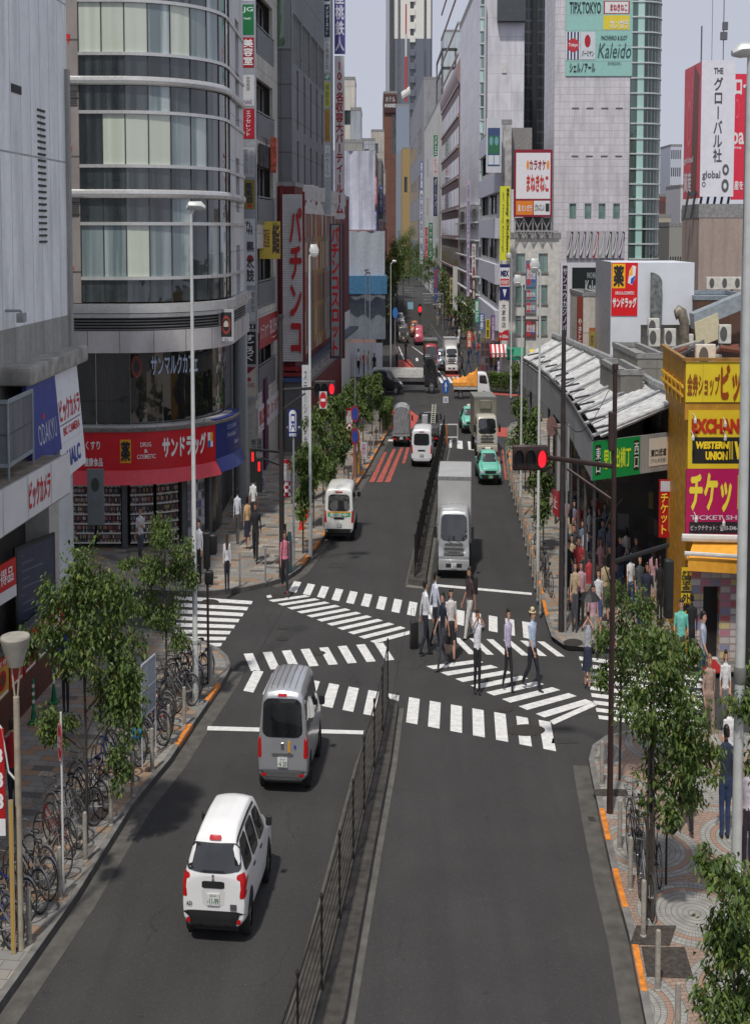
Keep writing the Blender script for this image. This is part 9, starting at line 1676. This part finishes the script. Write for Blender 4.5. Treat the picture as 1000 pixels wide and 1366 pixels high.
# ===== bicycles
def bike(fc=(.02, .02, .03), basket=True):
 t = thing('bicycle', '', 'bicycle'); fm = mat(fc, .35, .3); ch = mat(C(150, 150, 150), .3, .8, noise=0); r = .33
 def whl(y, nm):
  m = MB(); n = 24; m.tube([(0, r*math.cos(2*math.pi*k/n), r*math.sin(2*math.pi*k/n)) for k in range(n+1)], .017, 6, cap=False); w = m.build('wheel', TYR, t, world=False, smooth=True); w.location = (0, y, r+.01); m = MB(); m.tube([(0, (r-.03)*math.cos(2*math.pi*k/n), (r-.03)*math.sin(2*math.pi*k/n)) for k in range(n+1)], .008, 4, cap=False)
  for k in range(12): a = k*math.pi/6; m.tube([(0, 0, 0), (0, (r-.03)*math.cos(a), (r-.03)*math.sin(a))], .0025, 3, cap=False)
  m.tube([(-.04, 0, 0), (.04, 0, 0)], .02, 8); m.build('rim', ch, w, world=False)
 whl(-.52, 'r'); whl(.52, 'f')
 m = MB(); R0, F0, BB_, ST, HT, HB = (0, -.52, .34), (0, .52, .34), (0, -.08, .28), (0, -.2, .78), (0, .36, .82), (0, .39, .68)
 for a, b in ((BB_, ST), (BB_, HB), ((0, -.17, .62), HT) if not basket else ((0, -.13, .45), HT), (HT, HB)): m.tube([a, b], .016, 6)
 for s in (-1, 1): m.tube([BB_, (s*.05, -.3, .31), (s*.06, -.52, .34)], .010, 5); m.tube([(0, -.17, .62), (s*.06, -.52, .34)], .009, 5); m.tube([HB, (s*.05, .45, .5), (s*.05, .52, .34)], .011, 5)
 m.build('frame', fm, t, world=False, smooth=True)
 m = MB(); m.tube([(0, .36, .80), (0, .33, .98)], .012, 6); m.tube([(-.27, .12, 1.0), (-.24, .28, 1.02), (0, .34, .98), (.24, .28, 1.02), (.27, .12, 1.0)], .012, 6); m.build('handlebar', ch, t, world=False, smooth=True); m = MB(); m.tube([(0, -.2, .78), (0, -.215, .88)], .012, 6); m.build('seat_post', ch, t, world=False)
 m = MB(); m.tube([(0, -.34, .89), (0, -.26, .91), (0, -.08, .90)], [(.06, .03), (.085, .03), (.02, .018)], 8); m.build('saddle', SBK, t, world=False, smooth=True)
 m = MB(); m.tube([(0, -.52-.36*math.cos(a), .34+.36*math.sin(a)) for a in [math.pi*(.0+k/10*.75) for k in range(9)]], (.024, .006)[0], 4, cap=False); m.build('rear_mudguard', ch, t, world=False); m = MB(); m.tube([(-.06, -.08, .28), (.06, -.08, .28)], .055, 10); m.tube([(.07, -.08, .28), (.08, .05, .17)], .01, 5); m.tube([(-.07, -.08, .28), (-.08, -.2, .39)], .01, 5); m.build('crank', ch, t, world=False)
 if basket:
  m = MB()
  for z in (.76, .86, .98): k = .13+(z-.76)*.25; m.tube([(-k, .42, z), (k, .42, z), (k, .42+2*k, z), (-k, .42+2*k, z), (-k, .42, z)], .005, 4, cap=False)
  for i in range(5):
   for s in (0, 1): x = -.13+.065*i; m.tube([(x, .42+.26*s, .76), (x*1.4, .42+.37*s, .98)], .004, 3, cap=False)
   for s in (-1, 1): m.tube([(s*.13, .42+.065*i, .76), (s*.185, .42+.09*i, .98)], .004, 3, cap=False)
  m.build('basket', mat((.10, .10, .10), .4, .5), t, world=False)
 m = MB(); m.tube([(.02, -.4, .32), (.09, -.38, .02)], .010, 5); m.build('kickstand', ch, t, world=False); return t
protos = [bike((.015, .015, .02)), bike((.02, .04, .22), False), bike(C(150, 150, 152)), bike((.22, .015, .02), True), bike((.02, .06, .10), True)]
cn = ['black', 'blue-framed', 'silver', 'red-framed', 'dark teal']; used = [0]*5
random.seed(6); kk = kerbrow(kl, 60, 1.35, 0, .62); kk = [p for p in kk if 31 < p[1] < 51]; kk = kk[::-1] if kk[0][1] > kk[-1][1] else kk
def put(i, x, y, rz, lb, grp='bicycles parked along the left kerb', tilt=0):
 o = protos[i] if used[i] == 0 else copy_tree(protos[i]); used[i] += 1; o.location = (x, y, .14); o.rotation_euler.z = rz; o['label'] = lb; o['group'] = grp
for n, p in enumerate(kk):
 if n in (7, 15): continue
 i = random.choice([0, 0, 0, 1, 2, 2, 3, 4]) if n > 4 else [2, 1, 1, 0, 2][n]; near = ['nearest the bottom left corner', 'beside the beige lamp post', 'by the thin sign post', 'by the third bollard', 'left of the largest tree trunk'][n] if n < 5 else ('between the largest tree and the map board' if n < 16 else ('by the white map board' if n < 22 else 'near the left corner'))
 put(i, p[0]+random.uniform(-.3, .3), p[1], R(90-8+random.uniform(-16, 16)+(180 if random.random() < .35 else 0)), f'{cn[i]} bicycle parked in the left kerb rack, {near}')
for n, (x, y, a) in enumerate(((845, 1165, 5), (852, 1195, -8), (861, 1228, 4), (848, 1142, 10), (873, 1185, 0))): g = G(x, y); put([0, 0, 2, 0, 0][n], g.x, g.y, R(a), f'{["black", "black", "silver", "black", "black"][n]} bicycle standing under the near right tree, {["second", "third", "nearest the camera", "farthest", "right-hand one"][n]}', 'bicycles under the near right tree')
for n, (x, y, a) in enumerate(((722, 770, 20), (726, 785, -10), (730, 800, 12), (716, 750, 5))): g = G(x, y); put(0, g.x, g.y, R(a), 'black bicycle leaning by the kerb posts beside the arcade', 'bicycles by the arcade kerb')
m = MB(); g = G(183, 985, .9); m.box((g.x-.2, g.y-.18, .90), (g.x+.2, g.y+.18, 1.10), bev=.08); tag(m.build('blue_bag', mat((.01, .16, .42), .5, noise=.3, sc=8), smooth=True), 'bright blue plastic bag in a bicycle basket by the map board', 'bag')
# bike rack rails
m = MB(); m.tube([(p[0]+.35, p[1], .2) for p in kk], .02, 5); m.tube([(p[0]-.45, p[1], .2) for p in kk], .02, 5); tag(m.build('bike_rack', mat((.12, .12, .12), .4, .5)), 'low steel rails of the bicycle rack along the left kerb', 'bike rack')
g = G(893, 1180, .14); t = thing('bent_stand', 'black looped tube stand by the near right tree', 'stand', (g.x, g.y, .14)); m = MB(); m.tube([(-.12, 0, 0), (-.12, 0, .75), (-.05, 0, .95), (.12, 0, .98), (.22, .05, .85), (.12, .1, .78), (-.02, .08, .80)], .035, 8); m.build('tube', SBK, t, world=False, smooth=True)
m = MB();
for x0, x1, y0, y1 in ((845, 905, 1232, 1236), ): pass
for i, q in enumerate(([(848, 1235), (902, 1235), (893, 1262), (840, 1260)], [(855, 1263), (913, 1264), (925, 1306), (862, 1303)], [(790, 1053), (835, 1053), (838, 1062), (794, 1062)])): m = MB(); m.sheet([tuple(G(*t_, .14).xy) for t_ in q], .1445); struct(m.build('tree_pit', mat((.05, .042, .034), .95, noise=.5, sc=9, bump=.5)))
# ---------------- the place as photographed: every height times KZ
for me in bpy.data.meshes:
 if me.vertices:
  co = [0.0]*(3*len(me.vertices)); me.vertices.foreach_get('co', co)
  for i in range(2, len(co), 3): co[i] *= KZ
  me.vertices.foreach_set('co', co); me.update()
for o in scene.objects:
 o.location.z *= KZ
bpy.context.view_layer.update()
